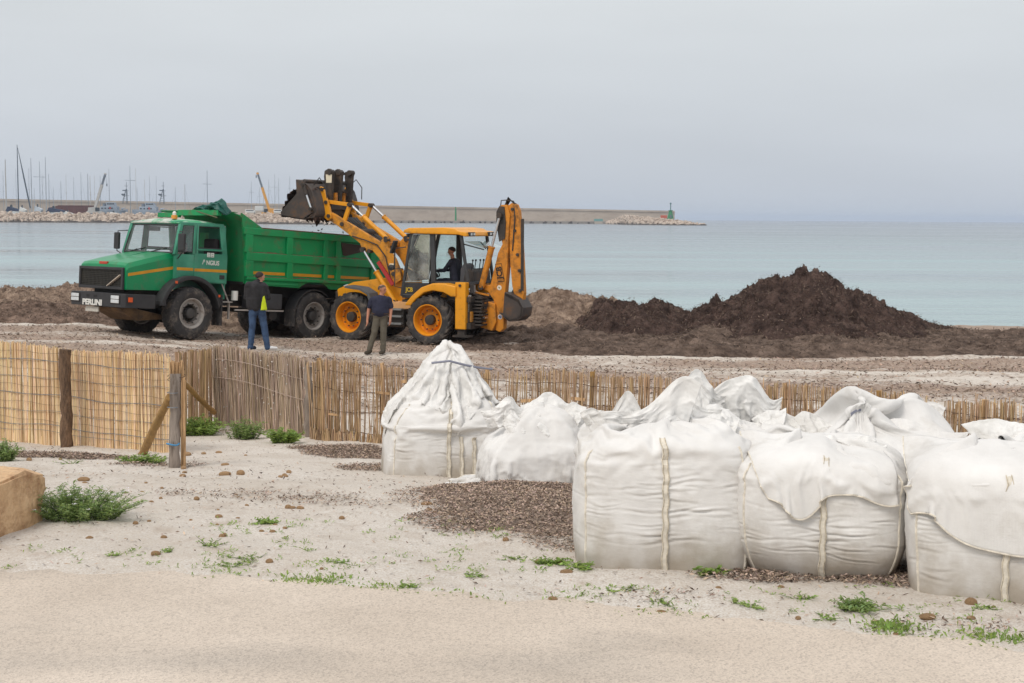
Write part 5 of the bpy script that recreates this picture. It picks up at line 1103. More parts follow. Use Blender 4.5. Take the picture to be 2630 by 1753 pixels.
# ------------------------------------------------------------------ people
SKIN = mat('skin', S(206, 150, 128), .6, var=.08, vs=8); SKIN_T = mat('tanned_skin', S(190, 132, 106), .6, var=.08, vs=8)
HAIRB = mat('dark_hair', S(48, 38, 34), .8, var=.2, vs=30); HAIRG = mat('greying_hair', S(84, 70, 62), .8, var=.3, vs=40)
def figure(name, label, mw, segs, mats, hair=None, extra=None, vox=.011, wrinkle=.011, seed=0):
    """segs: (a, b, ra, rb, material index); all fused into one continuous skin"""
    t = thing(name, label, 'person', mw=mw); b = MB()
    for a, c, ra, rb, k in segs:
        a = Vector(a); c = Vector(c); d = c - a; L_ = d.length
        if L_ < 1e-5: d = Vector((0, 0, 1))
        d.normalize(); pts = []; rs = []
        for i in range(5): q = PI / 2 * i / 5; pts.append(a - d * ra * math.cos(q)); rs.append(max(.001, ra * math.sin(q)))
        pts.append(a); rs.append(ra); pts.append(c + d * 1e-4); rs.append(rb)
        for i in range(1, 6): q = PI / 2 * i / 5; pts.append(c + d * rb * math.sin(q)); rs.append(max(.001, rb * math.cos(q)))
        b.tube(pts, rs, 14)
    ob = b.build('body', mats[0], t); me0 = ob.data
    rm = ob.modifiers.new('r', 'REMESH'); rm.mode = 'VOXEL'; rm.voxel_size = vox
    sm = ob.modifiers.new('s', 'SMOOTH'); sm.iterations = 5; sm.factor = .5
    dg = bpy.context.evaluated_depsgraph_get(); me = bpy.data.meshes.new_from_object(ob.evaluated_get(dg)); ob.modifiers.clear(); ob.data = me
    n = len(me.vertices); co = np.empty(n * 3, np.float32); me.vertices.foreach_get('co', co); co = co.reshape(-1, 3).astype(float); no = np.empty(n * 3, np.float32); me.vertices.foreach_get('normal', no); no = no.reshape(-1, 3)
    def nearest(P):
        best = np.full(len(P), 9e9); idx = np.zeros(len(P), int)
        for a, c, ra, rb, k in segs:
            a = np.array(a, float); c = np.array(c, float); d = c - a; L2 = max(1e-9, d @ d); u = np.clip(((P - a) @ d) / L2, 0, 1); dist = np.linalg.norm(P - a - u[:, None] * d, axis=1) - (ra + (rb - ra) * u); m_ = dist < best; best[m_] = dist[m_]; idx[m_] = k
        return idx
    vi = nearest(co); clothm = np.isin(vi, [i for i, m_ in enumerate(mats) if not m_.name.startswith(('skin', 'tanned'))])
    w = fbm(co[:, 0] * 9, co[:, 1] * 9, co[:, 2] * 17, seed=seed, oct=3); co = co + no * (clothm * wrinkle * w)[:, None] ; me.vertices.foreach_set('co', co.astype(np.float32).ravel())
    me.materials.clear()
    for m_ in mats: me.materials.append(m_)
    cen = np.empty(len(me.polygons) * 3, np.float32); me.polygons.foreach_get('center', cen); me.polygons.foreach_set('material_index', nearest(cen.reshape(-1, 3)).astype(np.int32)); me.polygons.foreach_set('use_smooth', [True] * len(me.polygons)); me.update()
    if hair:
        c, r, rot, hm, cut = hair; bm = bmesh.new(); bmesh.ops.create_icosphere(bm, subdivisions=4, radius=1)
        Rm = Euler(rot).to_matrix()
        bmesh.ops.delete(bm, geom=[v for v in bm.verts if v.co.z < cut + .55 * (-v.co.y)], context='VERTS')
        for v in bm.verts:
            nz_ = float(vnoise(np.array([v.co.x * 9]), np.array([v.co.y * 9]), np.array([v.co.z * 9]))[0]); v.co = Rm @ Vector((v.co.x * r[0], v.co.y * r[1], v.co.z * r[2])) * (1 + .03 * nz_) + Vector(c)
        m_ = bpy.data.meshes.new('hair'); bm.to_mesh(m_); bm.free(); m_.materials.append(hm); m_.polygons.foreach_set('use_smooth', [True] * len(m_.polygons)); h = bpy.data.objects.new('hair', m_); col.objects.link(h); h.parent = t
    if extra: extra(t)
    return t
def head_segs(c, fwd_, k, R=.092):                # skull, jaw, nose, ears; fwd_ = unit facing vector
    c = Vector(c); f = Vector(fwd_).normalized(); s_ = f.cross(Vector((0, 0, 1))).normalized(); u = s_.cross(f)
    P = lambda a, b_, d: tuple(c + f * a + s_ * b_ + u * d)
    return [(P(-.02, 0, .035), P(.01, 0, .03), R * .92, R * .86, k), (P(.02, 0, -.03), P(.028, 0, -.065), R * .72, R * .52, k), (P(.085, 0, .005), P(.105, 0, -.022), .010, .015, k), (P(-.005, .085, -.01), P(-.012, .094, .015), .012, .014, k), (P(-.005, -.085, -.01), P(-.012, -.094, .015), .012, .014, k), (P(.075, .03, .022), P(.075, -.03, .022), .013, .013, k), (P(.075, .014, -.055), P(.075, -.014, -.055), .012, .012, k)]
def hand_segs(w, d, th, k, curl=.5):              # wrist point, direction, thumb side
    w = Vector(w); d = Vector(d).normalized(); s_ = Vector(th).normalized(); n = d.cross(s_).normalized(); out = [(tuple(w), tuple(w + d * .05), .026, .030, k), (tuple(w + d * .05 + s_ * .018), tuple(w + d * .085 - s_ * .0), .026, .030, k)]
    for i, (o, L_) in enumerate(((.026, .070), (.009, .080), (-.009, .074), (-.026, .058))):
        b_ = w + d * .088 + s_ * o; m_ = b_ + d * L_ * .55 + n * .008; e_ = m_ + (d * (1 - curl * .5) + n * curl).normalized() * L_ * .5; out += [(tuple(b_), tuple(m_), .0105, .0098, k), (tuple(m_), tuple(e_), .0098, .0085, k)]
    b_ = w + d * .035 + s_ * .026; m_ = b_ + (d * .6 + s_ * .7).normalized() * .045; e_ = m_ + (d * .95 + s_ * .2).normalized() * .035; out += [(tuple(b_), tuple(m_), .013, .0115, k), (tuple(m_), tuple(e_), .0115, .0095, k)]
    return out
def face_dots(t, c, f):
    c = Vector(c); f = Vector(f).normalized(); s_ = f.cross(Vector((0, 0, 1))).normalized()
    for sg in (-1, 1): MB().lathe([(0, -.006), (.009, 0), (0, .006)], 8, tuple(c + f * .084 + s_ * .032 * sg + Vector((0, 0, .006)))).build('eye', HAIRB, t)
    MB().bar(c + f * .087 - s_ * .022 + Vector((0, 0, -.052)), c + f * .087 + s_ * .022 + Vector((0, 0, -.052)), .004, .006).build('mouth', mat('lip', S(160, 96, 84), .6), t)
# man in the black jacket, back to the camera
def man_jacket():
    JK_ = mat('black_fleece', S(40, 39, 42), .85, var=.2, vs=14, bump=(40, .3, .01)); YL = mat('fluorescent_lining', S(208, 226, 24), .7, var=.08, vs=12, bump=(14, .4, .02)); JE = mat('blue_denim', S(40, 62, 94), .85, var=.2, vs=9, c2=S(58, 82, 114), bump=(60, .3, .006)); SH = mat('white_trainer', S(222, 222, 222), .7); DS = mat('dark_shoe', S(36, 40, 54), .7)
    mats = [JK_, SKIN, JE, SH, DS]; g = gp(600 + 330 / 5.229, 898.5); loc = Vector((g[0], g[1], float(gz(g[0:1], g[1:2])[0])))
    sh_l = (-.20, -.05, 1.50); sh_r = (.13, .10, 1.48); f = (.75, .55, -.38)
    S_ = [((-.02, .02, 1.47), (.02, .05, 1.56), .065, .058, 1), (sh_l, sh_r, .085, .08, 0), ((-.17, -.01, 1.46), (-.15, .02, 1.05), .115, .125, 0), ((.07, .06, 1.45), (.06, .06, 1.05), .12, .135, 0), ((-.05, .0, 1.45), (-.05, .03, 1.03), .15, .165, 0), ((-.12, .02, 1.02), (.07, .06, 1.02), .135, .145, 0), ((-.06, .04, 1.52), (.0, .05, 1.58), .075, .066, 0),
          ((-.23, -.03, 1.48), (-.27, .02, 1.22), .07, .062, 0), ((-.27, .02, 1.22), (-.10, .24, 1.13), .060, .048, 0), ((.16, .10, 1.46), (.225, .13, 1.20), .072, .062, 0), ((.225, .13, 1.20), (.10, .30, 1.16), .060, .045, 0),
          ((-.12, .03, .95), (-.13, .0, .55), .105, .080, 2), ((-.13, .0, .55), (-.17, .0, .12), .078, .068, 2), ((.06, .05, .95), (.13, .06, .55), .108, .082, 2), ((.13, .06, .55), (.20, .03, .12), .08, .070, 2), ((-.10, .03, .97), (.05, .05, .97), .125, .125, 2),
          ((-.17, .0, .10), (-.18, -.0, .06), .066, .07, 2), ((.20, .03, .10), (.21, .03, .06), .068, .07, 2), ((-.17, .02, .045), (-.10, .12, .040), .045, .042, 4), ((.21, .03, .045), (.40, .08, .035), .046, .036, 3), ((.30, .055, .045), (.37, .07, .035), .045, .038, 3)]
    S_ += head_segs((.055, .075, 1.675), f, 1); S_ += hand_segs((-.10, .24, 1.13), (.6, .5, .3), (0, 0, 1), 1) + hand_segs((.10, .30, 1.16), (-.5, .6, .4), (0, 0, 1), 1)
    def extra(t):
        r = []
        for i in range(15):
            u = i / 14; z = 1.25 - .32 * u; w = .015 + .055 * u ** .8; a0 = -.95
            r.append([(.05 + (.178 + .012 * u) * math.cos(a) * 1.04, .045 + (.172 + .012 * u) * math.sin(a) * 1.04 - .012, z + .008 * math.sin(a * 20 + i)) for a in np.linspace(a0 - w / .17, a0 + w / .17 * 1.1, 7)])
        MB().grid(r).build('jacket_panel', YL, t, True, solid=.008)
        MB().tube([(.0 + .078 * math.cos(a), .045 + .075 * math.sin(a), 1.575 - .02 * math.cos(a)) for a in np.linspace(0, 2 * PI, 17)], .022, 6, cap=False).build('collar', JK_, t, True)
    figure('person', 'man in a black jacket with a neon yellow side panel and blue jeans, back turned', Matrix.Translation(loc), S_, mats, ((.035, .06, 1.715), (.100, .100, .092), (0, 0, 2.5), HAIRB, -.15), extra, seed=3)
man_jacket()
# man in the navy T-shirt
def man_navy():
    TS = mat('navy_cotton', S(34, 36, 58), .85, var=.15, vs=9); TRS = mat('olive_trousers', S(96, 90, 78), .85, var=.15, vs=8, bump=(50, .3, .006)); BT = mat('worn_boot', S(70, 62, 50), .8, var=.2, vs=12)
    mats = [TS, SKIN_T, TRS, BT]; g = gp(600 + 1900 / 5.229, 908.5); loc = Vector((g[0], g[1], float(gz(g[0:1], g[1:2])[0])))
    f = (.88, -.40, -.12)
    S_ = [((.14, 0, 1.34), (.165, -.01, 1.43), .060, .056, 1), ((-.05, .0, 1.29), (.31, .02, 1.29), .075, .075, 0), ((.04, -.02, 1.27), (.06, -.04, 1.0), .115, .125, 0), ((.22, -.02, 1.27), (.20, -.04, 1.0), .115, .125, 0), ((.13, -.03, 1.27), (.13, -.07, 1.02), .13, .145, 0), ((.13, 0, 1.33), (.14, 0, 1.36), .09, .07, 0),
          ((.06, -.01, .93), (.20, -.01, .93), .12, .12, 2), ((-.075, 0, 1.28), (-.125, .0, 1.13), .068, .066, 0), ((.335, .02, 1.28), (.365, .02, 1.13), .068, .066, 0),
          ((-.12, 0, 1.15), (-.15, 0, 1.04), .046, .041, 1), ((-.15, 0, 1.04), (-.175, -.05, .82), .042, .029, 1), ((.362, .02, 1.15), (.375, .02, 1.05), .046, .041, 1), ((.375, .02, 1.05), (.365, -.06, .84), .042, .029, 1),
          ((.05, 0, .88), (-.01, -.03, .52), .102, .078, 2), ((-.01, -.03, .52), (-.125, .0, .13), .075, .066, 2), ((.21, 0, .88), (.20, -.03, .52), .102, .078, 2), ((.20, -.03, .52), (.19, .0, .13), .076, .068, 2),
          ((-.125, .0, .16), (-.13, .0, .07), .060, .060, 3), ((.19, .0, .16), (.19, .0, .07), .060, .060, 3), ((-.135, -.01, .05), (-.20, -.15, .042), .050, .045, 3), ((.19, -.01, .05), (.14, -.16, .042), .050, .045, 3)]
    S_ += head_segs((.175, -.015, 1.525), f, 1, .090); S_ += hand_segs((-.175, -.05, .82), (-.05, -.15, -1), (.3, -1, 0), 1) + hand_segs((.365, -.06, .84), (-.02, -.15, -1), (-.3, -1, 0), 1)
    def extra(t):
        face_dots(t, (.175, -.015, 1.525), f)
        MB().tube([(.13 + .205 * math.cos(a), -.015 + .150 * math.sin(a), .965) for a in np.linspace(0, 2 * PI, 25)], .016, 6, cap=False).build('belt', mat('tan_belt', S(84, 62, 40), .7), t, True)
    figure('person', 'man in a navy T-shirt and olive trousers standing before the digger, looking right', Matrix.Translation(loc), S_, mats, ((.168, -.005, 1.555), (.097, .103, .085), (0, 0, PI / 2 + math.atan2(-.40, .88)), HAIRG, -.05), extra, seed=5)
man_navy()
# driver seated in the digger (digger coordinates: x forwards)
def driver():
    DKJ = mat('navy_overall', S(36, 38, 54), .85, var=.15, vs=9); mats = [DKJ, SKIN_T, DKJ]
    S_ = [((-.14, 0, 2.13), (-.12, 0, 2.24), .058, .054, 1), ((-.18, -.19, 2.08), (-.18, .19, 2.08), .075, .075, 0), ((-.19, -.10, 2.05), (-.26, -.09, 1.58), .115, .13, 0), ((-.19, .10, 2.05), (-.26, .09, 1.58), .115, .13, 0), ((-.17, 0, 2.05), (-.22, 0, 1.58), .125, .15, 0), ((-.26, -.08, 1.54), (-.26, .08, 1.54), .13, .13, 0)]
    for s_ in (-1, 1): S_ += [((-.17, s_ * .21, 2.07), (-.02, s_ * .26, 1.86), .062, .052, 0), ((-.02, s_ * .26, 1.86), (.27, s_ * .17, 1.84), .050, .036, 0), ((-.22, s_ * .11, 1.53), (.18, s_ * .15, 1.58), .095, .072, 2), ((.18, s_ * .15, 1.58), (.34, s_ * .15, 1.20), .07, .05, 2), ((.34, s_ * .15, 1.17), (.48, s_ * .15, 1.14), .045, .04, 2)] + hand_segs((.27, s_ * .17, 1.84), (1, -s_ * .3, -.2), (0, 0, 1), 1, .9)
    S_ += head_segs((-.10, 0, 2.345), (1, .1, -.12), 1)
    figure('person', 'driver in dark clothes seated at the wheel inside the digger cab', JM, S_, mats, ((-.112, 0, 2.385), (.097, .103, .085), (0, 0, PI / 2 + .1), HAIRB, -.1), lambda t: face_dots(t, (-.10, 0, 2.345), (1, .1, -.12)), seed=8)
driver()
# ------------------------------------------------------------------ reed fences
REED_G = mat('golden_reed', S(230, 194, 148), .7, var=.12, vs=2.5, c2=S(243, 221, 186), tint=True, stretch=(9, 9, .8))
REED_B = mat('brown_reed', S(174, 142, 108), .8, var=.25, vs=2.5, c2=S(208, 178, 142), tint=True, stretch=(9, 9, .8))
REED_S = mat('grey_brushwood', S(178, 156, 136), .9, var=.2, vs=2.5, c2=S(204, 186, 168), tint=True, stretch=(9, 9, .8))
REED_N = mat('old_reed', S(170, 132, 90), .8, var=.3, vs=9, c2=S(206, 170, 128), stretch=(9, 9, .6))
POSTW = mat('weathered_post', S(128, 116, 106), .9, var=.2, vs=3, c2=S(150, 138, 128), stretch=(6, 6, 1), bump=(20, .6, .01), dirt=(S(86, 72, 60), .5, .72, 4))
BARK = mat('bark_post', S(96, 74, 58), .95, var=.3, vs=6, c2=S(124, 98, 76), stretch=(4, 4, 1.4), bump=(16, 1.0, .03))
BRACE = mat('tan_brace', S(164, 128, 76), .85, var=.2, vs=3, stretch=(5, 5, 1), bump=(20, .5, .008))
WIRE = mat('galvanised_wire', S(128, 134, 142), .5, metal=.4, var=.1)
RUSTW = mat('rusty_wire', S(92, 70, 56), .8, var=.2)
def reeds_np(line, n, hfun, r, tilt, seed, dn, base_drop=.06, sides=5, tint=(.75, 1.1), clump=False):
    """many thin reeds standing along a polyline -> vertices, faces, tints"""
    g = np.random.default_rng(seed); P = np.array(line, float); d = np.r_[0, np.cumsum(np.linalg.norm(np.diff(P, axis=0), axis=1))]
    u = np.sort(g.random(n)) * d[-1]
    if clump:
        keep = (vnoise(u * 4.5, u * 0, seed=seed) + .6 * vnoise(u * 11, u * 0, seed=seed + 1)) > -.45; u = u[keep]; n = len(u)
    x = np.interp(u, d, P[:, 0]) ; y = np.interp(u, d, P[:, 1]); top = np.interp(u, d, P[:, 2]) if P.shape[1] > 2 else None
    x = x + g.normal(0, dn, n); y = y + g.normal(0, dn, n); z0 = gz(x, y) - base_drop; z1 = hfun(u, top, g); rad = r * g.uniform(.65, 1.25, n)
    lx = g.normal(0, tilt, n) ; ly = g.normal(0, tilt * .3, n); V = np.zeros((n, 3, sides, 3)); a = np.arange(sides) / sides * 2 * PI
    for k, t in enumerate((0, .5, 1)):
        cx = x + lx * t + g.normal(0, .004, n); cy = y + ly * t; cz = z0 + (z1 - z0) * t
        V[:, k, :, 0] = cx[:, None] + np.cos(a) * rad[:, None] * (1 - .15 * t); V[:, k, :, 1] = cy[:, None] + np.sin(a) * rad[:, None] * (1 - .15 * t); V[:, k, :, 2] = cz[:, None]
    F = []; b = np.arange(n)[:, None] * 3 * sides
    for k in range(2):
        for s_ in range(sides): q = (s_ + 1) % sides; F.append(np.concatenate([b + k * sides + s_, b + k * sides + q, b + (k + 1) * sides + q, b + (k + 1) * sides + s_], 1))
    tn = g.uniform(tint[0], tint[1], (n, 1)) * np.stack([np.ones(n), g.uniform(.93, 1.03, n), g.uniform(.84, 1.08, n)], -1); C_ = np.repeat(np.clip(tn, 0, 1.3), 3 * sides, 0)
    return V.reshape(-1, 3), np.concatenate(F), C_, (x, y, z0, z1, lx, rad, tn)
def post(name, a, b_, r0, r1, m, parent, seed=0, knots=.012):
    r = random.Random(seed); a = Vector(a); b_ = Vector(b_); pts = []; rs = []
    for i in range(13): u = i / 12; pts.append(a.lerp(b_, u) + Vector((r.gauss(0, knots * .4), r.gauss(0, knots * .4), 0))); rs.append((r0 + (r1 - r0) * u) * (1 + r.gauss(0, .05)))
    return MB().tube(pts, rs, 12).build(name, m, parent, True)
def wire(pts, r, m, parent, name='wire'): return MB().tube(pts, r, 4).build(name, m, parent)
# golden screen on the left
def left_fence():
    V = 1.1182; A_ = atY(-330 * V, 786 * V, 15.6); B_ = atY(390 * V, 815 * V, 13.2); A_[2] = 1.69; B_[2] = 1.70
    t = thing('reed_fence', 'golden reed screen held by wire netting on the left', 'fence', (0, 0, 0)); line = [tuple(A_), tuple(B_)]
    hf = lambda u, top, g: top + g.normal(0, .012, len(u)) + .018 * np.sin(u * 3.1) - .02 * (u > 4.1) * np.sin((u - 4.1) * 2)
    v1, f1, c1, _ = reeds_np(line, 760, hf, .0062, .012, 1, .006, tint=(.82, 1.2)); v2, f2, c2, _ = reeds_np([(p[0] - .012, p[1] + .022, p[2]) for p in line], 330, hf, .0066, .012, 2, .004, tint=(.8, 1.1))
    stuff(npmesh('reed_screen', np.concatenate([v1, v2]), np.concatenate([f1, f2 + len(v1)]), REED_G, t, colors=np.concatenate([c1, c2])))
    d = (B_ - A_) / np.linalg.norm(B_ - A_); nrm = np.array([d[1], -d[0], 0]); nrm = nrm / np.linalg.norm(nrm); L_ = np.linalg.norm(B_[:2] - A_[:2]); P = lambda u, z, o=.018: tuple(A_ * (1 - u) + B_ * u + nrm * o + np.array([0, 0, z - (A_[2] * (1 - u) + B_[2] * u)]))
    for k, z in enumerate((1.57, 1.40, 1.23, 1.06, .92, .86)):
        wire([P(u, z - .03 * math.sin(u * 30 + k) * .3 - .02 * math.sin(u * PI * 3) ** 2) for u in np.linspace(0, 1, 60)], .0035 if k % 2 == 0 else .002, WIRE, t)
    for k in range(9): wire([P(u, 1.64 - k * .085 + .008 * math.sin(u * 47 + k * 2)) for u in np.linspace(0, 1, 80)], .0014, RUSTW, t, 'netting_wire')
    for k in range(34): u = .02 + k * .029; wire([P(u, z + 0, .018) for z in np.linspace(.80, 1.66, 8)], .0012, RUSTW, t, 'netting_wire')
    p = gp(153 * V, 1026 * V); post('bark_post', (p[0], p[1] - .01, p[2] - .15), (p[0] + .0, p[1] + .01, 1.715), .060, .054, BARK, t, 4, .012)
    # corner post, its reed bundle cap and diagonal brace
    p = gp(398 * V, 1074 * V); q = Vector((p[0] + .02, p[1] + .05, 1.71)); c = post('corner_post', (p[0], p[1], p[2] - .2), q, .045, .042, POSTW, t, 6, .008)
    MB().tube([(p[0] + .05 * math.cos(a), p[1] + .05 * math.sin(a), p[2] + .20 + .006 * math.sin(a * 2)) for a in np.linspace(0, 2 * PI, 15)], .007, 5, cap=False).build('blue_twine', mat('blue_twine', S(70, 140, 186), .7), c)
    for z in (.5, .62): MB().tube([(p[0] + .048 * math.cos(a), p[1] + .03 + .05 * math.sin(a), p[2] + z) for a in np.linspace(0, 2 * PI, 15)], .003, 4, cap=False).build('wire_wrap', WIRE, c)
    g = random.Random(3); cap = MB()
    for i in range(46): x = q.x - .055 + .11 * g.random(); y = q.y + .01 + .06 * g.random(); zt = 1.80 + g.uniform(-.03, .02); cap.tube([(x, y, 1.60), (x + g.gauss(0, .006), y, zt)], .006, 5)
    stuff(cap.build('reed_bundle', REED_N, t)); 
    for z in (1.66, 1.69): MB().tube([(q.x + .075 * math.cos(a), q.y + .03 + .055 * math.sin(a), z + .012 * math.sin(a)) for a in np.linspace(0, 2 * PI, 15)], .0025, 4, cap=False).build('wire_wrap', RUSTW, c)
    b0 = gp(322 * V, 1041 * V); post('diagonal_brace', (b0[0], b0[1], b0[2] - .05), (q.x - .05, q.y - .02, 1.52), .040, .032, BRACE, t, 9, .006)
    g2 = random.Random(12); side = MB()
    for i in range(26): x = p[0] + .055 + .03 * g2.random(); y = p[1] + .04 + .03 * g2.random(); side.tube([(x, y, p[2] - .05), (x + .01, y, 1.66 + g2.uniform(-.02, .03))], .006, 5)
    stuff(side.build('reed_edge', REED_N, t))
left_fence()
# short brown return behind the corner post, then the grey brushwood panel
def back_fences():
    V = 1.1182; a = atY(405 * V, 797 * V, 15.0); b_ = atY(484 * V, 806 * V, 16.9); a[2] = 1.56; b_[2] = 1.42
    t = thing('reed_fence', 'short see-through brown reed screen behind the corner post', 'fence')
    v, f, c, _ = reeds_np([tuple(a), tuple(b_)], 78, lambda u, top, g: top + g.normal(0, .012, len(u)), .0085, .02, 5, .006, tint=(.6, 1.0)); stuff(npmesh('reed_screen', v, f, REED_B, t, colors=c))
    for z in (.95, 1.15, 1.32): wire([tuple(a + (b_ - a) * u + np.array([0, -.02, z + .02 * math.sin(u * 9) - (a + (b_ - a) * u)[2]])) for u in np.linspace(0, 1, 14)], .003, RUSTW, t)
    post('brace', (a[0] + .05, a[1] + .1, 1.22), (a[0] + .20, a[1] + .9, .80), .03, .03, BRACE, t, 3)
    t2 = thing('brushwood_fence', 'dense grey brushwood screen behind the green weeds', 'fence'); a = atY(489 * V, 797 * V, 17.0); c0 = atY(600 * V, 806 * V, 16.1); b_ = atY(708 * V, 830 * V, 15.1); a[2] = 1.44; c0[2] = 1.46; b_[2] = 1.46
    ln = [tuple(a), tuple(c0), tuple(b_)]; hf = lambda u, top, g: top + g.normal(0, .016, len(u)) + .02 * np.sin(u * 4)
    o1 = reeds_np(ln, 760, hf, .0048, .035, 7, .012, tint=(.82, 1.25)); o2 = reeds_np([(p[0], p[1] + .04, p[2] - .01) for p in ln], 460, hf, .006, .03, 8, .01, tint=(.7, 1.1))
    stuff(npmesh('brushwood', np.concatenate([o1[0], o2[0]]), np.concatenate([o1[1], o2[1] + len(o1[0])]), REED_S, t2, colors=np.concatenate([o1[2], o2[2]])))
    for z in (1.30, 1.08): wire([tuple(a + (b_ - a) * u + np.array([0, -.05, z + .03 * math.sin(u * 5) - (a + (b_ - a) * u)[2]])) for u in np.linspace(0, 1, 16)], .0035, mat('pale_twine', S(190, 170, 158), .8), t2, 'twine')
    post('end_stake', (b_[0], b_[1] - .04, float(gz(b_[0:1], b_[1:2])[0]) - .1), (b_[0] + .01, b_[1] - .04, 1.42), .045, .04, POSTW, t2, 8, .02)
    g = random.Random(5); sn = MB()
    for i in range(60):
        u = g.random(); p = a + (b_ - a) * u; z = g.uniform(.75, 1.42); s_ = g.uniform(.006, .010); sn.lathe([(0, -s_), (s_, -s_ * .3), (s_ * .8, s_ * .6), (0, s_)], 6, (p[0] + g.gauss(0, .03), p[1] - .05 + g.gauss(0, .02), z))
    stuff(sn.build('clinging_snails', mat('snail_white', S(214, 206, 198), .7), t2))
back_fences()
# long see-through screen on the right, behind the sacks
def right_fence():
    V = 1.1182; pts = []
    for px, py, Y in ((713, 830, 14.8), (735, 829, 14.7), (900, 842, 14.3), (1250, 855, 13.65), (1500, 868, 13.1), (1700, 880, 12.7), (2000, 903, 12.05), (2352, 935, 11.1), (2600, 962, 10.5), (2900, 1000, 9.9)):
        p = atY(px * V, py * V, Y); pts.append((p[0], p[1], p[2]))
    t = thing('reed_fence', 'long see-through brown reed screen running behind the white sacks', 'fence')
    gaps = lambda u: (np.sin(u * 5.3) + np.sin(u * 11.7 + 1)) * .5
    hf = lambda u, top, g: top + g.normal(0, .014, len(u)) + .030 * vnoise(u * 2.1, u * 0, seed=3) + np.where(g.random(len(u)) < .04, g.uniform(.02, .07, len(u)), 0)
    o = reeds_np(pts, 300, hf, .0048, .035, 21, .010, tint=(.7, 1.15)); x, y, z0, z1, lx, rad, tn = o[3]
    base = []
    for k in range(10):
        gk = np.random.default_rng(k); vv, ff, cc, _ = (None,) * 4; b = MB(); b.tube([(0, 0, 0), (gk.normal(0, .003), 0, .5), (0, 0, 1)], [1.0, .95, .85], 6); me = bpy.data.meshes.new('reed'); me.from_pydata([(p[0] * .0085 if abs(p[0]) > .2 else p[0], p[1] * .0085, p[2]) for p in b.v], [], b.f)
        ca = me.color_attributes.new('tint', 'FLOAT_COLOR', 'POINT'); s_ = gk.uniform(.6, 1.1); ca.data.foreach_set('color', np.tile(np.array([s_, s_ * gk.uniform(.94, 1.02), s_ * gk.uniform(.85, 1.05), 1], np.float32), len(me.vertices))); me.materials.append(REED_B); me.polygons.foreach_set('use_smooth', [True] * len(me.polygons)); base.append(me)
    for i in range(len(x)):
        ob = bpy.data.objects.new('reed', base[i % 10]); col.objects.link(ob); ob.parent = t; ob.location = (x[i], y[i], z0[i]); h = z1[i] - z0[i]; s_ = rad[i] / .0085; ob.scale = (s_, s_, h); ob.rotation_euler = (0, math.atan2(lx[i], h), 0)
    o2 = reeds_np(pts, 1150, hf, .0044, .035, 22, .012, tint=(.6, 1.2), clump=True); stuff(npmesh('thin_reeds', o2[0], o2[1], REED_B, t, colors=o2[2]))
    # second overlapping mat near the sack on the left
    lo = [(p[0], p[1] - .05, 0) for p in pts[:4]]; lo = [(lo[0][0], lo[0][1], .80), (lo[1][0], lo[1][1], .80), (lo[2][0], lo[2][1], .79), (lo[2][0] * .6 + lo[3][0] * .4, lo[2][1] * .6 + lo[3][1] * .4, .78)]
    o3 = reeds_np(lo, 170, lambda u, top, g: top + g.normal(0, .015, len(u)), .0085, .012, 23, .006, tint=(.6, 1.0)); stuff(npmesh('lower_reeds', o3[0], o3[1], REED_B, t, colors=o3[2]))
    P = np.array(pts); d = np.r_[0, np.cumsum(np.linalg.norm(np.diff(P, axis=0), axis=1))]
    def at(u, z, o=-.012): return (float(np.interp(u, d, P[:, 0])), float(np.interp(u, d, P[:, 1])) + o, z)
    for k, dz in enumerate((.10, .28, .50, .72)):
        for o_ in (-.012, .012): wire([at(u, float(np.interp(u, d, P[:, 2])) - dz + .012 * math.sin(u * 7 + k) + .006 * math.sin(u * 31), o_) for u in np.linspace(.05, d[-1], 120)], .0026, RUSTW, t)
    gk = random.Random(6)
    for i, u in enumerate((.12, .95, 2.1, 3.2, 4.3, 5.1, 6.0, 6.9, 7.7)):
        x_, y_, _ = at(u, 0, .03); zt = float(np.interp(u, d, P[:, 2])) + .03; z0_ = float(gz(np.array([x_]), np.array([y_]))[0]); post('stake', (x_, y_, z0_ - .1), (x_ + gk.gauss(0, .02), y_, zt), .026, .022, REED_N if i % 3 else BRACE, t, i, .006)
    for k in range(20):
        u = gk.uniform(0, d[-1]); z = gk.uniform(.75, 1.35); L_ = gk.uniform(.05, .2); q0 = at(u, z, -.02); q1 = at(min(u + L_, d[-1]), z + gk.gauss(0, .015), -.02); MB().bar(q0, q1, .004, gk.uniform(.02, .05)).build('flaked_sheath', REED_N, t)
right_fence()
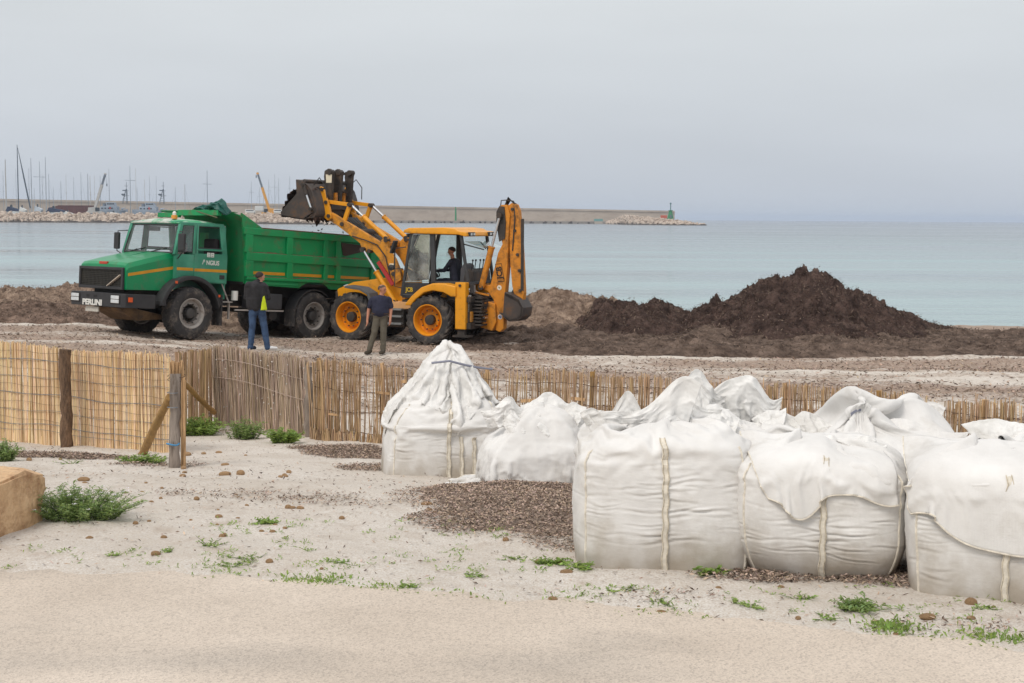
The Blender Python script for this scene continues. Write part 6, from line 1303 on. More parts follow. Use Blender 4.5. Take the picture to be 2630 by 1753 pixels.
# ------------------------------------------------------------------ big white woven sacks (cloth settles over the fill)
def bag_mat(name, c, c2, spec, rough, weave=True, stain=.75):
    m = mat(name, c, rough, var=.05, vs=3, c2=c2, spec=spec, dirt=(S(176, 166, 150), .52, .92, 2.0))
    nt = m.node_tree; N = nt.nodes; L = nt.links; b = N['Principled BSDF']
    uv = N.new('ShaderNodeUVMap'); uv.uv_map = 'weave'; tcn = N.new('ShaderNodeTexCoord')
    h = None
    if weave:
        for d in ('X', 'Y'):
            w = N.new('ShaderNodeTexWave'); w.bands_direction = d; w.inputs['Scale'].default_value = 55; w.inputs['Distortion'].default_value = 2; L.new(uv.outputs[0], w.inputs[0])
            if h is None: h = w.outputs['Fac']
            else:
                ad = N.new('ShaderNodeMath'); ad.operation = 'ADD'; L.new(h, ad.inputs[0]); L.new(w.outputs['Fac'], ad.inputs[1]); h = ad.outputs[0]
    n = N.new('ShaderNodeTexNoise'); n.inputs['Scale'].default_value = 30 if weave else 34; n.inputs['Detail'].default_value = 6; n.inputs['Roughness'].default_value = .65
    mp = N.new('ShaderNodeMapping'); mp.inputs['Scale'].default_value = (.5, .5, 1.4) if weave else (1, 1, 1); L.new(tcn.outputs['Object'], mp.inputs[0]); L.new(mp.outputs[0], n.inputs[0])
    bp = N.new('ShaderNodeBump'); bp.inputs['Strength'].default_value = .2 if weave else .3; bp.inputs['Distance'].default_value = .012; L.new(n.outputs[0], bp.inputs['Height'])
    if h is not None:
        b2 = N.new('ShaderNodeBump'); b2.inputs['Strength'].default_value = .25; b2.inputs['Distance'].default_value = .0015; L.new(h, b2.inputs['Height']); L.new(bp.outputs[0], b2.inputs['Normal']); L.new(b2.outputs[0], b.inputs['Normal'])
    else: L.new(bp.outputs[0], b.inputs['Normal'])
    # ground stains creeping up the foot of the sack
    base = b.inputs['Base Color'].links[0].from_socket
    sx = N.new('ShaderNodeSeparateXYZ'); L.new(uv.outputs[0], sx.inputs[0])
    n4 = N.new('ShaderNodeTexNoise'); n4.inputs['Scale'].default_value = 5; n4.inputs['Detail'].default_value = 7; L.new(tcn.outputs['Object'], n4.inputs[0])
    ma = N.new('ShaderNodeMath'); ma.operation = 'MULTIPLY_ADD'; L.new(n4.outputs[0], ma.inputs[0]); ma.inputs[1].default_value = -.55; L.new(sx.outputs[1], ma.inputs[2])
    mr = N.new('ShaderNodeMapRange'); mr.inputs[1].default_value = -.24; mr.inputs[2].default_value = -.02; mr.inputs[3].default_value = stain; mr.inputs[4].default_value = 0; L.new(ma.outputs[0], mr.inputs[0])
    mm = N.new('ShaderNodeMix'); mm.data_type = 'RGBA'; L.new(mr.outputs[0], mm.inputs[0]); L.new(base, mm.inputs[6]); mm.inputs[7].default_value = (*S(160, 146, 126), 1); L.new(mm.outputs[2], b.inputs['Base Color'])
    return m
SACK = bag_mat('woven_sack', S(230, 227, 223, .86), S(239, 237, 234, .86), .25, .75)
def translucent(m, f):
    nt = m.node_tree; N = nt.nodes; L = nt.links; b = N['Principled BSDF']; t = N.new('ShaderNodeBsdfTranslucent'); t.inputs[0].default_value = (.95, .95, .94, 1); mx_ = N.new('ShaderNodeMixShader'); mx_.inputs[0].default_value = f
    L.new(b.outputs[0], mx_.inputs[1]); L.new(t.outputs[0], mx_.inputs[2]); L.new(mx_.outputs[0], N['Material Output'].inputs[0])
LINER = bag_mat('white_liner', S(250, 248, 244, .9), S(253, 251, 248, .9), .4, .42, False, 0.0)
translucent(LINER, .2)
WEB = mat('cream_webbing', S(228, 220, 205), .85, var=.2, vs=30, bump=(60, .6, .004))
TIE = mat('grey_tie', S(140, 142, 158), .7, var=.1)

NC, NR = 104, 38
def rsq(n, p):
    out = []
    for i in range(720):
        a = 2 * PI * i / 720 - PI * .75; c, s_ = math.cos(a), math.sin(a); r = .5 / ((abs(c) ** p + abs(s_) ** p) ** (1 / p)); out.append((r * c, r * s_))
    out = np.array(out); P = np.concatenate([out, out[:1]]); d = np.r_[0, np.cumsum(np.linalg.norm(np.diff(P, axis=0), axis=1))]; u = np.linspace(0, d[-1], n + 1)[:-1]
    return np.stack([np.interp(u, d, P[:, 0]), np.interp(u, d, P[:, 1])], -1), u      # even spacing, first column at a corner, -y face first
SECT, SECU = rsq(NC, 5.5)
FM = NC // 8                                  # column in the middle of the front face
TAPER = [0.0]
def body_scale(t, bulge, foot):
    return 1 - TAPER[0] * t + bulge * math.sin(PI * min(1, t * .85 + .08)) - foot * (1 - min(1, t / .3)) ** 2
def grid_faces(n, m, closed):
    idx = np.arange(n * m).reshape(n, m); nx = np.roll(idx, -1, 1) if closed else idx[:, 1:]; cu = idx if closed else idx[:, :-1]
    return np.stack([cu[:-1], nx[:-1], nx[1:], cu[1:]], -1).reshape(-1, 4)
def make_fill(w, d, h, bulge, foot, seed, coll, peak=.0, pk=(0, 0), col_r=.38):
    m = 30; V = []
    for j in range(m + 1):
        t = j / m; u = 0
        if t < .62: q = t / .62; z = h * .82 * q; s_ = body_scale(q * .9, bulge, foot)
        else:
            u = (t - .62) / .38; a = u * PI / 2; z = h * (.82 + .18 * math.sin(a)); s_ = body_scale(.9, bulge, foot) * max(.02, math.cos(a)) ** .62
            if peak: z = h * .82 + (.18 * h + peak) * u ** 1.15; s_ = body_scale(.9, bulge, foot) * (1 - (1 - col_r) * float(sstep(0, .62, u))) * max(.03, math.cos(max(0, u - .6) / .4 * PI / 2)) ** .55
        sx = SECT * np.array([w, d]) * s_ * .965 + np.array(pk) * u; zz = z + (.07 * fbm(SECT[:, 0] * 3 + seed, SECT[:, 1] * 3, seed=seed) * t)
        V.append(np.stack([sx[:, 0], sx[:, 1], zz], -1))
    ob = npmesh('fill', np.concatenate(V), grid_faces(m + 1, NC, True), SACK); coll.objects.link(ob)
    ob.modifiers.new('c', 'COLLISION'); ob.collision.thickness_outer = .008; ob.collision.cloth_friction = 10
    return ob
def cloth(ob, pins, coll, mass=.25, bend=.35, tens=22, shrink=-.05, selfc=True, air=1.5, dist=.007):
    g = ob.vertex_groups.new(name='pin')
    for i in pins: g.add([int(i[0]) if isinstance(i, tuple) else int(i)], float(i[1]) if isinstance(i, tuple) else 1.0, 'REPLACE')
    m = ob.modifiers.new('cl', 'CLOTH'); s_ = m.settings; s_.quality = 4; s_.mass = mass; s_.tension_stiffness = tens; s_.compression_stiffness = tens; s_.shear_stiffness = 6; s_.bending_stiffness = bend
    if len(pins): s_.vertex_group_mass = 'pin'
    s_.shrink_min = shrink; s_.air_damping = air
    c = m.collision_settings; c.use_self_collision = selfc; c.self_distance_min = .007; c.collision_quality = 2; c.distance_min = dist; c.collection = coll
    m.point_cache.frame_start = 1; m.point_cache.frame_end = 60
JOBS = []
def sleeve_job(key, o, yaw, w, d, h, skirt, topf, bulge=.05, foot=.05, lean=(0, 0), seed=0, neck=None, peak=0, pk=(0, 0), bend=.35, selfc=True, col_r=.38, zpf=.55, taper=0.0):
    TAPER[0] = taper
    coll = bpy.data.collections.new('col_' + key); fill = make_fill(w, d, h, bulge, foot, seed, coll, peak, pk, col_r)
    H = h * .86 + skirt; V = np.zeros((NR + 1, NC, 3)); zp = h * zpf; ang = np.arctan2(SECT[:, 1], SECT[:, 0])
    for j in range(NR + 1):
        t = j / NR; z = .004 + H * t; tb = min(1, z / h)
        s_ = body_scale(tb * .9, bulge, foot); k = max(0, (z - h * .80) / (H - h * .80)); f = s_ * (1 - (1 - topf) * k ** 1.2)
        P = np.zeros((NC, 3)); P[:, :2] = SECT * np.array([w, d]) * f; P[:, 2] = z
        n = .018 * fbm(SECT[:, 0] * 6 + seed, SECT[:, 1] * 6, z * 5, seed=seed)[:, None] * SECT * 2
        P[:, :2] += SECT * (.05 * fbm(SECT[:, 0] * 2.2 + seed, SECT[:, 1] * 2.2, z * 2.6, seed=seed + 3))[:, None] + n * min(1, max(0, (z - zp) / .1)) * 2 + np.array(lean) * k ** 1.3; P[:, 2] += .04 * k * np.sin(np.arange(NC) * .4 + seed)
        if neck:                               # sleeve bends over the top and is tied in a neck that faces the viewer
            c = np.array(neck[:3]); kn = neck[3]; q = min(1, k / kn); qs = float(sstep(0, 1, q)); b0 = np.zeros((NC, 3)); b0[:, :2] = SECT * np.array([w, d]) * s_; b0[:, 2] = h * .8
            ring = c + np.stack([.05 * np.cos(ang), np.zeros(NC), .05 * np.sin(ang)], -1)
            if k > 0:
                P = b0 * (1 - qs) + ring * qs; over = np.clip((b0[:, 1] - c[1]) / d, 0, 1); P[:, 2] += math.sin(PI * q) * .40 * over + .05 * math.sin(PI * q)
                if k > kn: e_ = (k - kn) / (1 - kn); P = c + (ring - c) * (1 + e_ * 1.6 * (1 + .45 * np.sin(ang * 3 + seed)))[:, None] + np.array([0, -.16 * e_, .03 * e_])
        V[j] = P
    pin = []
    for j in range(NR + 1):
        zz = .004 + H * j / NR; wt = 1 - float(sstep(h * (zpf - .12), h * (zpf + .26), zz))
        if wt > .01 and j < NR * .7: pin += [(j * NC + i, wt) for i in range(NC)]
    if neck:
        ks = [max(0, (.004 + H * j / NR - h * .80) / (H - h * .80)) for j in range(NR + 1)]; jn = int(np.argmin([abs(k - neck[3]) for k in ks])); pin += [jn * NC + i for i in range(NC)]
    ob = npmesh('sackcloth', V.reshape(-1, 3), grid_faces(NR + 1, NC, True), SACK)
    cloth(ob, pin, coll, bend=bend, selfc=selfc)
    JOBS.append(dict(key=key, ob=ob, fill=fill, n=NR + 1, m=NC, closed=True, o=o, yaw=yaw, H=H, w=w, h=h, coll=coll)); return JOBS[-1]
def sheet_job(key, coll, V, pins=(), bend=.08, mass=.12, shrink=-.10, selfc=False, air=1.5, dist=.007, **kw):
    n, m = V.shape[:2]; ob = npmesh('sheet', V.reshape(-1, 3), grid_faces(n, m, False), LINER); cloth(ob, pins, coll, mass, bend, 15, shrink, selfc=selfc, air=air, dist=dist)
    JOBS.append(dict(key=key, ob=ob, fill=None, n=n, m=m, closed=False, **kw)); return JOBS[-1]
def ground_collider(coll):
    b = MB(); b.add([(-2, -2, .0), (2, -2, .0), (2, 2, .0), (-2, 2, .0)], [(0, 1, 2, 3)]); g = b.build('floor_tmp', SACK); coll.objects.link(g); g.modifiers.new('c', 'COLLISION'); g.collision.cloth_friction = 20; g.collision.thickness_outer = .01; TMP.append(g)
TMP = []
def bagpos(x, y, dz=-.02): return np.array([x, y, float(gz(np.array([x]), np.array([y]))[0]) + dz])
def lin(n, m, f):
    U, W = np.meshgrid(np.linspace(0, 1, n), np.linspace(0, 1, m), indexing='ij'); return np.stack(f(U, W), -1)
def bent(x, s_, y0, lip, z0, W, U):            # a rim that lies on top and turns down over the front edge
    run = lip + y0 + .03; y = np.where(s_ < run, y0 - s_, y0 - run - .012); z = np.where(s_ < run, z0 + .03 * np.sin(np.clip(s_ / run, 0, 1) * PI), z0 - (s_ - run)); return x, y + .012 * np.sin(W * 21 + U * 6), z + .008 * np.sin(W * 17)
def define_bags():
    A = sleeve_job('A', bagpos(.82, 7.67), math.radians(-3), .94, .88, .72, .33, .70, .05, .03, (-.02, .05), 3, bend=.5, zpf=.72, taper=.09)
    B = sleeve_job('B', bagpos(1.655, 7.52), math.radians(-10), .80, .82, .65, .30, .55, .11, .12, (0, 0), 8, bend=.5, zpf=.72, taper=.0)
    C = sleeve_job('C', bagpos(2.49, 7.09), math.radians(-17), .92, .90, .67, .30, .6, .04, .02, (0, 0), 14, bend=.5, zpf=.72, taper=.05)
    D = sleeve_job('D', bagpos(-.57, 11.85), math.radians(8), .98, .92, .60, .50, .40, .06, -.03, (.08, .02), 21, peak=.43, pk=(.05, .02), col_r=.44, taper=.10)
    sleeve_job('G', bagpos(1.38, 8.72), math.radians(5), .86, .84, .60, .30, .45, .05, .05, (.03, -.02), 33, selfc=False)
    sleeve_job('J', bagpos(2.26, 8.52), math.radians(-12), .86, .84, .58, .50, .6, .05, .05, (0, 0), 41, neck=(-.16, -.22, .66, .72), selfc=False)
    sleeve_job('K', bagpos(3.16, 8.10), math.radians(-14), .88, .86, .60, .34, .5, .05, .05, (.05, .1), 47, selfc=False)
    sleeve_job('H', bagpos(2.68, 10.10), math.radians(4), .94, .86, .60, .56, .6, .05, .05, (0, 0), 55, neck=(-.03, -.36, .58, .74), selfc=False, peak=.12, col_r=.5)
    coll = bpy.data.collections.new('col_E'); f = make_fill(.66, .60, .40, .10, -.12, 61, coll, .22, (.10, .06), .62); TMP.append(f); ground_collider(coll)
    # slumped sack: its cloth spread over what is left of the fill and out on the sand
    n = 66; V = lin(n, n, lambda U, W: (-1.0 + 1.70 * W + .22 * (U - .5), -.80 + 1.42 * U - .30 * (W - .5), .72 + .05 * np.sin(U * 9) * np.sin(W * 8) + .10 * np.exp(-((W - .6) / .2) ** 2)))
    sheet_job('E', coll, V, [], bend=.45, mass=.3, shrink=-.05, selfc=True, o=bagpos(.16, 10.45), yaw=math.radians(10))
    # B and C: rim folded outwards, drooping over the front
    n, m = 36, 48
    V = lin(n, m, lambda U, W: bent(-.43 + .70 * W + .12 * U, U * (.57 + .13 * np.exp(-((W - .30) / .26) ** 2) + .03 * np.sin(W * 9)), .02, .47, .70, W, U))
    sheet_job('B_flap', B['coll'], V, list(range(m)), bend=.6, mass=.3, shrink=-.03, dist=.032, selfc=False)
    V = lin(n, m, lambda U, W: bent(-.50 + 1.0 * W, U * (.62 + .22 * np.sin(PI * np.clip(W * .95, 0, 1)) ** 1.3), .04, .50, .72, W, U))
    sheet_job('C_flap', C['coll'], V, list(range(m)), bend=.6, mass=.3, shrink=-.03, dist=.032, selfc=False)
    # D: plastic hood draped over the spout, one corner hanging down in front
    n = 64; c45 = math.cos(math.radians(50)); s45 = math.sin(math.radians(50))
    V = lin(n, n, lambda U, W: (.06 + ((W - .5) * c45 - (U - .44) * s45) * 1.34, -.02 + ((W - .5) * s45 + (U - .44) * c45) * 1.34, 1.15 + .02 * np.sin(U * 20) * np.sin(W * 17)))
    sheet_job('D_hood', D['coll'], V, [], bend=.15, shrink=-.05, dist=.014, selfc=True)
define_bags()
FRAMES = 27
for fr in range(1, FRAMES + 1): sc.frame_set(fr)
_dg = bpy.context.evaluated_depsgraph_get(); SIM = {}
for j in JOBS:
    me = j['ob'].evaluated_get(_dg).to_mesh(); V = np.empty(len(me.vertices) * 3, np.float32); me.vertices.foreach_get('co', V); SIM[j['key']] = V.reshape(j['n'], j['m'], 3).astype(float); j['ob'].evaluated_get(_dg).to_mesh_clear()
for j in JOBS:
    for o in (j['ob'], j['fill']):
        if o is not None: bpy.data.objects.remove(o)
for o in TMP: bpy.data.objects.remove(o)
for c in [c for c in bpy.data.collections if c.name.startswith('col_')]: bpy.data.collections.remove(c)
sc.frame_set(1)
print('SIM done', time.time() - T0)
JB = {j['key']: j for j in JOBS}
def grid_normals(V, closed):
    dx = (np.roll(V, -1, 1) - np.roll(V, 1, 1)) if closed else np.gradient(V, axis=1); dy = np.gradient(V, axis=0); nn = np.cross(dx, dy); return nn / (np.linalg.norm(nn, axis=-1, keepdims=True) + 1e-9)
def crumple(V, amp, freq, seed, su=1.0, sv=1.0, closed=False, mask=None):
    """sharp random creases, as in stiff plastic"""
    n, m = V.shape[:2]; U, W = np.meshgrid(np.linspace(0, sv, n), np.linspace(0, su, m), indexing='ij'); d = 0
    for k, (f, a) in enumerate(((freq, 1.0), (freq * 2.1, .55), (freq * 4.3, .22), (freq * 8.8, .07))):
        wx = W * f + .5 * fbm(W * f * .7, U * f * .7, seed=seed + k); wy = U * f + .5 * fbm(W * f * .7 + 9, U * f * .7, seed=seed + k + 50); d = d + a * (1 - 2.2 * np.abs(vnoise(wx, wy, 0.0, seed + k * 7)))
    d = d * amp * (1 if mask is None else mask); return V + grid_normals(V, closed) * d[..., None]
def finish(name, V, closed, mat_, parent, uvs, sub, strokes=None, thick=.004):
    n, m = V.shape[:2]; F = grid_faces(n, m, closed); ob = npmesh(name, V.reshape(-1, 3), F, mat_, parent); me = ob.data
    uv = me.uv_layers.new(name='weave'); cu = np.tile(np.arange(m), n); rv = np.repeat(np.arange(n), m); lv = np.empty(len(me.loops), np.int32); me.loops.foreach_get('vertex_index', lv)
    U = uvs[0][cu[lv]].copy(); W = uvs[1][rv[lv]]
    if closed:
        first = cu[lv] == 0; last = np.repeat((cu[lv].reshape(-1, 4) == m - 1).any(1), 4); U[first & last] += uvs[0][-1] + (uvs[0][1] - uvs[0][0])
    uv.data.foreach_set('uv', np.stack([U, W], -1).astype(np.float32).ravel())
    if sub:
        s_ = ob.modifiers.new('s', 'SUBSURF'); s_.levels = s_.render_levels = sub
        dg = bpy.context.evaluated_depsgraph_get(); m2 = bpy.data.meshes.new_from_object(ob.evaluated_get(dg)); ob.modifiers.clear(); old = ob.data; ob.data = m2; bpy.data.meshes.remove(old); m2.name = name
        if strokes is not None:
            nv = len(m2.vertices); co = np.empty(nv * 3, np.float32); m2.vertices.foreach_get('co', co); co = co.reshape(-1, 3); no = np.empty(nv * 3, np.float32); m2.vertices.foreach_get('normal', no); no = no.reshape(-1, 3)
            lv = np.empty(len(m2.loops), np.int32); m2.loops.foreach_get('vertex_index', lv); q = np.empty(len(m2.loops) * 2, np.float32); m2.uv_layers[0].data.foreach_get('uv', q); vu = np.zeros((nv, 2)); vu[lv] = q.reshape(-1, 2)
            d = np.zeros(nv)
            for u0, v0, ln, th, dp, sl in strokes:
                du = vu[:, 0] - u0; k = (np.abs(du) < ln) & (np.abs(vu[:, 1] - v0) < .08)
                if not k.any(): continue
                e_ = 1 - (du[k] / ln) ** 2; vv = (vu[k, 1] - v0 - sl * du[k] - .006 * np.sin(du[k] * 23 + u0 * 50)) / th
                d[k] += dp * e_ * (-np.exp(-vv * vv) + .75 * np.exp(-(vv - 1.5) ** 2) + .35 * np.exp(-(vv + 1.7) ** 2))
            co = co + no * d[:, None]; m2.vertices.foreach_set('co', co.astype(np.float32).ravel()); m2.update()
    ob.data.polygons.foreach_set('use_smooth', [True] * len(ob.data.polygons))
    s_ = ob.modifiers.new('thickness', 'SOLIDIFY'); s_.thickness = thick; s_.offset = -1
    return ob
def strip_from(V, c, hw, r0, r1, off, name, m, parent):
    nn = grid_normals(V, True); k = V.shape[1]; rows = []
    for r in range(r0, r1):
        p = V[r, c]; t_ = V[r, (c + 1) % k] - V[r, c - 1]; t_ = t_ / (np.linalg.norm(t_) + 1e-9); w_ = .004 * math.sin(r * 1.3)
        rows.append([tuple(p + t_ * (x * hw + w_) + nn[r, c] * (off if abs(x) < 1 else off * .4)) for x in (-1, -.8, -.1, .1, .8, 1)])
    o = MB().grid(rows).build(name, m, parent, True)
    for sd in (-.75, .75): MB().tube([tuple(np.array(q[0]) * (.5 - sd * .5) + np.array(q[-1]) * (.5 + sd * .5) + nn[r0 + i, c] * off * .8) for i, q in enumerate(rows)], .0025, 4).build('stitching', STITCH, o)
    return o
STITCH = mat('stitch_thread', S(192, 180, 158), .9, var=.3, vs=60)
def make_sack(key, label, sub=1, nstroke=0, hem=False, seam=True, corner=True, seed=0, crump=0.0, fine=1.0):
    j = JB[key]; V = SIM[key]; R = Matrix.Translation(Vector(tuple(map(float, j['o'])))) @ Matrix.Rotation(j['yaw'], 4, 'Z'); t = thing('bulk_sack', label, 'sack', mw=R, group='big white bulk sacks')
    r = random.Random(seed + 5); us = SECU * j['w']; per = us[-1] + us[1]; vs_ = np.arange(NR + 1) / NR * j['H']
    if crump: V = crumple(V, crump, 5, seed + 3, per, j['H'], True, sstep(j['h'] * .70, j['h'] * .95, vs_)[:, None] + .22)
    st = []
    for i in range(nstroke):
        face = r.choice([0, 0, 0, 0, 1, 3]); fm = per / 4 * (face + .5); near = r.random()
        if near < .5: u0 = fm + r.gauss(0, .09); ln = r.uniform(.05, .22); dp = r.uniform(.001, .0065)
        elif near < .75: u0 = per / 4 * face + r.uniform(.0, .10); ln = r.uniform(.06, .16); dp = r.uniform(.001, .0045)
        elif near < .92: u0 = per / 4 * (face + 1) - r.uniform(.0, .10); ln = r.uniform(.06, .16); dp = r.uniform(.001, .0045)
        else: u0 = fm + r.uniform(-.35, .35); ln = r.uniform(.15, .30); dp = r.uniform(.001, .003)
        st.append((u0, r.triangular(.06, j['h'] * .9, j['h'] * .5), ln, r.uniform(.0045, .010), dp * fine, r.gauss(0, .07)))
    body = finish('sack_body', V, True, SACK, t, (us, vs_), sub, st or None)
    if seam: strip_from(V, FM, .017, 0, int(NR * .78), .011, 'seam_strip', WEB, body)
    if corner:
        for c in (0, NC // 4): MB().tube([tuple(V[q_, c]) for q_ in range(0, int(NR * .72))], .006, 5).build('corner_seam', WEB, body, True)
    if hem: MB().tube([tuple(V[-1, c]) for c in range(NC)] + [tuple(V[-1, 0])], .006, 5).build('hem', WEB, body, True)
    return t
def make_sheet(key, parent, name, mat_, sub=1, size=1.0, amp=0.0, freq=8, hem=True):
    V = SIM[key]
    if amp: V = upsample(V)
    n, m = V.shape[:2]
    if amp: V = crumple(V, amp, freq, len(key) * 13 + ord(key[0]), size, size)
    o = finish(name, V, False, mat_, parent, (np.linspace(0, size, m), .6 + np.linspace(0, size, n)), sub, thick=.003)
    if hem: MB().tube([tuple(V[-1, c]) for c in range(m)], .0055, 5).tube([tuple(V[r_, 0]) for r_ in range(n)], .0045, 5).build('hem', WEB, o, True)
    return o
def upsample(V):
    n, m = V.shape[:2]; a = np.linspace(0, n - 1, 2 * n - 1); b_ = np.linspace(0, m - 1, 2 * m - 1); T = np.stack([np.stack([np.interp(a, np.arange(n), V[:, j, k]) for j in range(m)], 1) for k in range(3)], -1); return np.stack([np.stack([np.interp(b_, np.arange(m), T[i, :, k]) for i in range(2 * n - 1)], 0) for k in range(3)], -1)
def petal(parent, base, yaw, width, height, prof, lean=.1, cup=.25, amp=.014, freq=7, seed=0, mat_=None, n=76, m=90, twist=0.0):
    """one crumpled fold of plastic standing up from a sack mouth; prof(W) shapes its upper edge"""
    U, W = np.meshgrid(np.linspace(0, 1, n), np.linspace(0, 1, m), indexing='ij'); hgt = height * prof(W)
    x = (W - .5) * width * (.75 + .35 * U); z = U * hgt; y = cup * ((W - .5) * 2) ** 2 * width * .5 + lean * U ** 1.6 * height + twist * (W - .5) * U
    gat = .018 * np.sin(W * width * 60 + seed) * (1 - U) ** 1.5; y = y + gat
    V = np.stack([x, y, z], -1); V = crumple(V, amp, freq, seed, width, height)
    c, s_ = math.cos(yaw), math.sin(yaw); X = V[..., 0] * c - V[..., 1] * s_ + base[0]; Y = V[..., 0] * s_ + V[..., 1] * c + base[1]; V = np.stack([X, Y, V[..., 2] + base[2]], -1)
    return finish('liner_fold', V, False, mat_ or LINER, parent, (np.linspace(0, width, m), .6 + np.linspace(0, height, n)), 0, thick=.002)
g_ = lambda W, c, w: np.exp(-((W - c) / w) ** 2)
tA = make_sack('A', 'bulging white sack in the middle of the front row with its plastic liner standing up', 2, 85, seed=1, crump=.006)
petal(tA, (-.10, -.04, .66), .10, .56, .31, lambda W: .42 + .62 * g_(W, .86, .30) - .2 * g_(W, .5, .1) * 0 + .05 * np.sin(W * 9), .05, -.10, .012, 6, 11)
petal(tA, (-.26, .02, .64), -.15, .34, .26, lambda W: .55 + .4 * g_(W, .7, .2) + .1 * np.sin(W * 11), -.1, .1, .014, 8, 12)
petal(tA, (-.20, -.14, .62), .22, .36, .15, lambda W: .8 + .2 * np.sin(W * 7), .35, -.2, .012, 9, 13, SACK)
petal(tA, (.14, .12, .62), -.3, .34, .30, lambda W: .6 + .35 * g_(W, .3, .25), .1, .2, .016, 7, 14)
petal(tA, (.22, -.02, .64), .25, .40, .17, lambda W: .7 + .3 * g_(W, .25, .2) + .1 * np.sin(W * 12), .3, -.1, .016, 9, 15)
petal(tA, (.34, -.05, .60), -.4, .22, .13, lambda W: .7 + .3 * np.sin(W * 5), .4, 0, .014, 10, 16, SACK)
tB = make_sack('B', 'white sack second in the front row with its rim folded over in front', 2, 75, seed=2, crump=.006)
make_sheet('B_flap', tB, 'folded_rim', SACK, 1, .7)
petal(tB, (.05, -.10, .58), .1, .42, .12, lambda W: .7 + .3 * np.sin(W * 8 + 1), .5, -.2, .014, 9, 21)
petal(tB, (.14, -.16, .60), -.1, .34, .11, lambda W: .8 + .2 * np.sin(W * 6), .6, -.1, .013, 8, 22)
tC = make_sack('C', 'nearest white sack at the right edge with a wide drooping flap', 2, 60, seed=3, crump=.005)
make_sheet('C_flap', tC, 'folded_rim', SACK, 1, .9)
tD = make_sack('D', 'tall white sack by the reed fence, wrapped in crumpled plastic, standing farthest left', 2, 60, seed=4, crump=.006)
for c_ in (FM + 3, FM + 6): strip_from(SIM['D'], c_, .016, 1, int(NR * .42), .012, 'lifting_strap', WEB, tD)
make_sheet('D_hood', tD, 'plastic_hood', LINER, 0, 1.3, .010, 5, False)
_E = JB['E']; tE = thing('bulk_sack', 'slumped half-empty white sack spilling seagrass beside the tall wrapped sack', 'sack', mw=Matrix.Translation(Vector(tuple(map(float, _E['o'])))) @ Matrix.Rotation(_E['yaw'], 4, 'Z'), group='big white bulk sacks')
make_sheet('E', tE, 'sack_body', SACK, 0, 1.5, .009, 4)
petal(tE, (-.22, -.06, .50), .2, .30, .20, lambda W: .6 + .5 * g_(W, .6, .25), .2, .3, .016, 8, 31)
petal(tE, (-.12, -.14, .46), -.2, .26, .16, lambda W: .7 + .3 * np.sin(W * 7), .5, .2, .014, 9, 32)
petal(tE, (.16, .02, .50), -.1, .46, .22, lambda W: .55 + .5 * g_(W, .45, .25), .5, -.3, .016, 7, 33)
petal(tE, (.22, -.12, .44), .15, .44, .14, lambda W: .7 + .3 * np.sin(W * 6), .8, -.2, .012, 7, 34)
petal(tE, (.40, .05, .46), .2, .34, .20, lambda W: .6 + .4 * g_(W, .3, .2), .3, -.2, .014, 8, 35)
tG = make_sack('G', 'white sack with a crumpled liner tuft behind the middle sack of the front row', 1, 0, corner=False, seam=False, seed=6, crump=.010)
petal(tG, (-.22, .0, .56), .1, .34, .36, lambda W: .55 + .5 * g_(W, .45, .25), .05, .3, .016, 7, 41)
petal(tG, (.10, .04, .55), -.1, .42, .34, lambda W: .55 + .5 * g_(W, .4, .3) + .06 * np.sin(W * 13), .05, .4, .018, 6, 42)
petal(tG, (.05, -.16, .55), .2, .50, .18, lambda W: .65 + .35 * np.sin(W * 6 + 1), .6, -.2, .016, 9, 43)
petal(tG, (.30, -.12, .54), -.2, .40, .14, lambda W: .7 + .3 * np.sin(W * 5), .5, -.1, .016, 9, 44)
tJ = make_sack('J', 'white sack with a small knotted neck behind the second front sack', 1, 0, corner=False, seam=False, seed=7, crump=.006)
petal(tJ, (-.34, -.10, .54), .2, .36, .14, lambda W: .7 + .3 * np.sin(W * 8), .5, -.1, .014, 9, 51)
petal(tJ, (.20, -.20, .54), -.2, .50, .12, lambda W: .7 + .3 * np.sin(W * 6), .6, -.1, .012, 8, 52, SACK)
tK = make_sack('K', 'white sack mostly hidden behind the nearest sack at the right edge', 1, 0, corner=False, seam=False, seed=8, crump=.008)
petal(tK, (-.25, -.1, .56), .1, .55, .13, lambda W: .7 + .3 * np.sin(W * 5), .6, -.1, .014, 8, 61)
tH = make_sack('H', 'rearmost white sack tied with a grey cord in front of the reed fence', 1, 0, corner=False, seam=False, seed=9, crump=.005)
petal(tH, (.22, -.05, .62), -.5, .34, .16, lambda W: .55 + .45 * g_(W, .75, .3), .1, -.1, .008, 6, 71, SACK)
for key, t in (('J', tJ), ('H', tH)):
    c0 = (-.16, -.22, .66) if key == 'J' else (-.03, -.36, .58)
    c = [(c0[0] + .062 * math.cos(a), c0[1] + .012 * math.sin(a * 2), c0[2] + .062 * math.sin(a)) for a in np.linspace(0, 2 * PI, 21)]
    MB().tube(c, .012, 6, cap=False).tube([(c0[0] + .03, c0[1] - .03, c0[2] - .06), (c0[0] + .02, c0[1] - .06, c0[2] - .12), (c0[0] + .05, c0[1] - .05, c0[2] - .2)], .009, 5).build('tie_cord', TIE, t, True)
MB().tube([(-.12, -.22, .96), (.02, -.265, .98), (.16, -.22, .94), (.27, -.12, .91), (.40, -.07, .89)], .010, 5).build('tie_cord', TIE, tD, True)
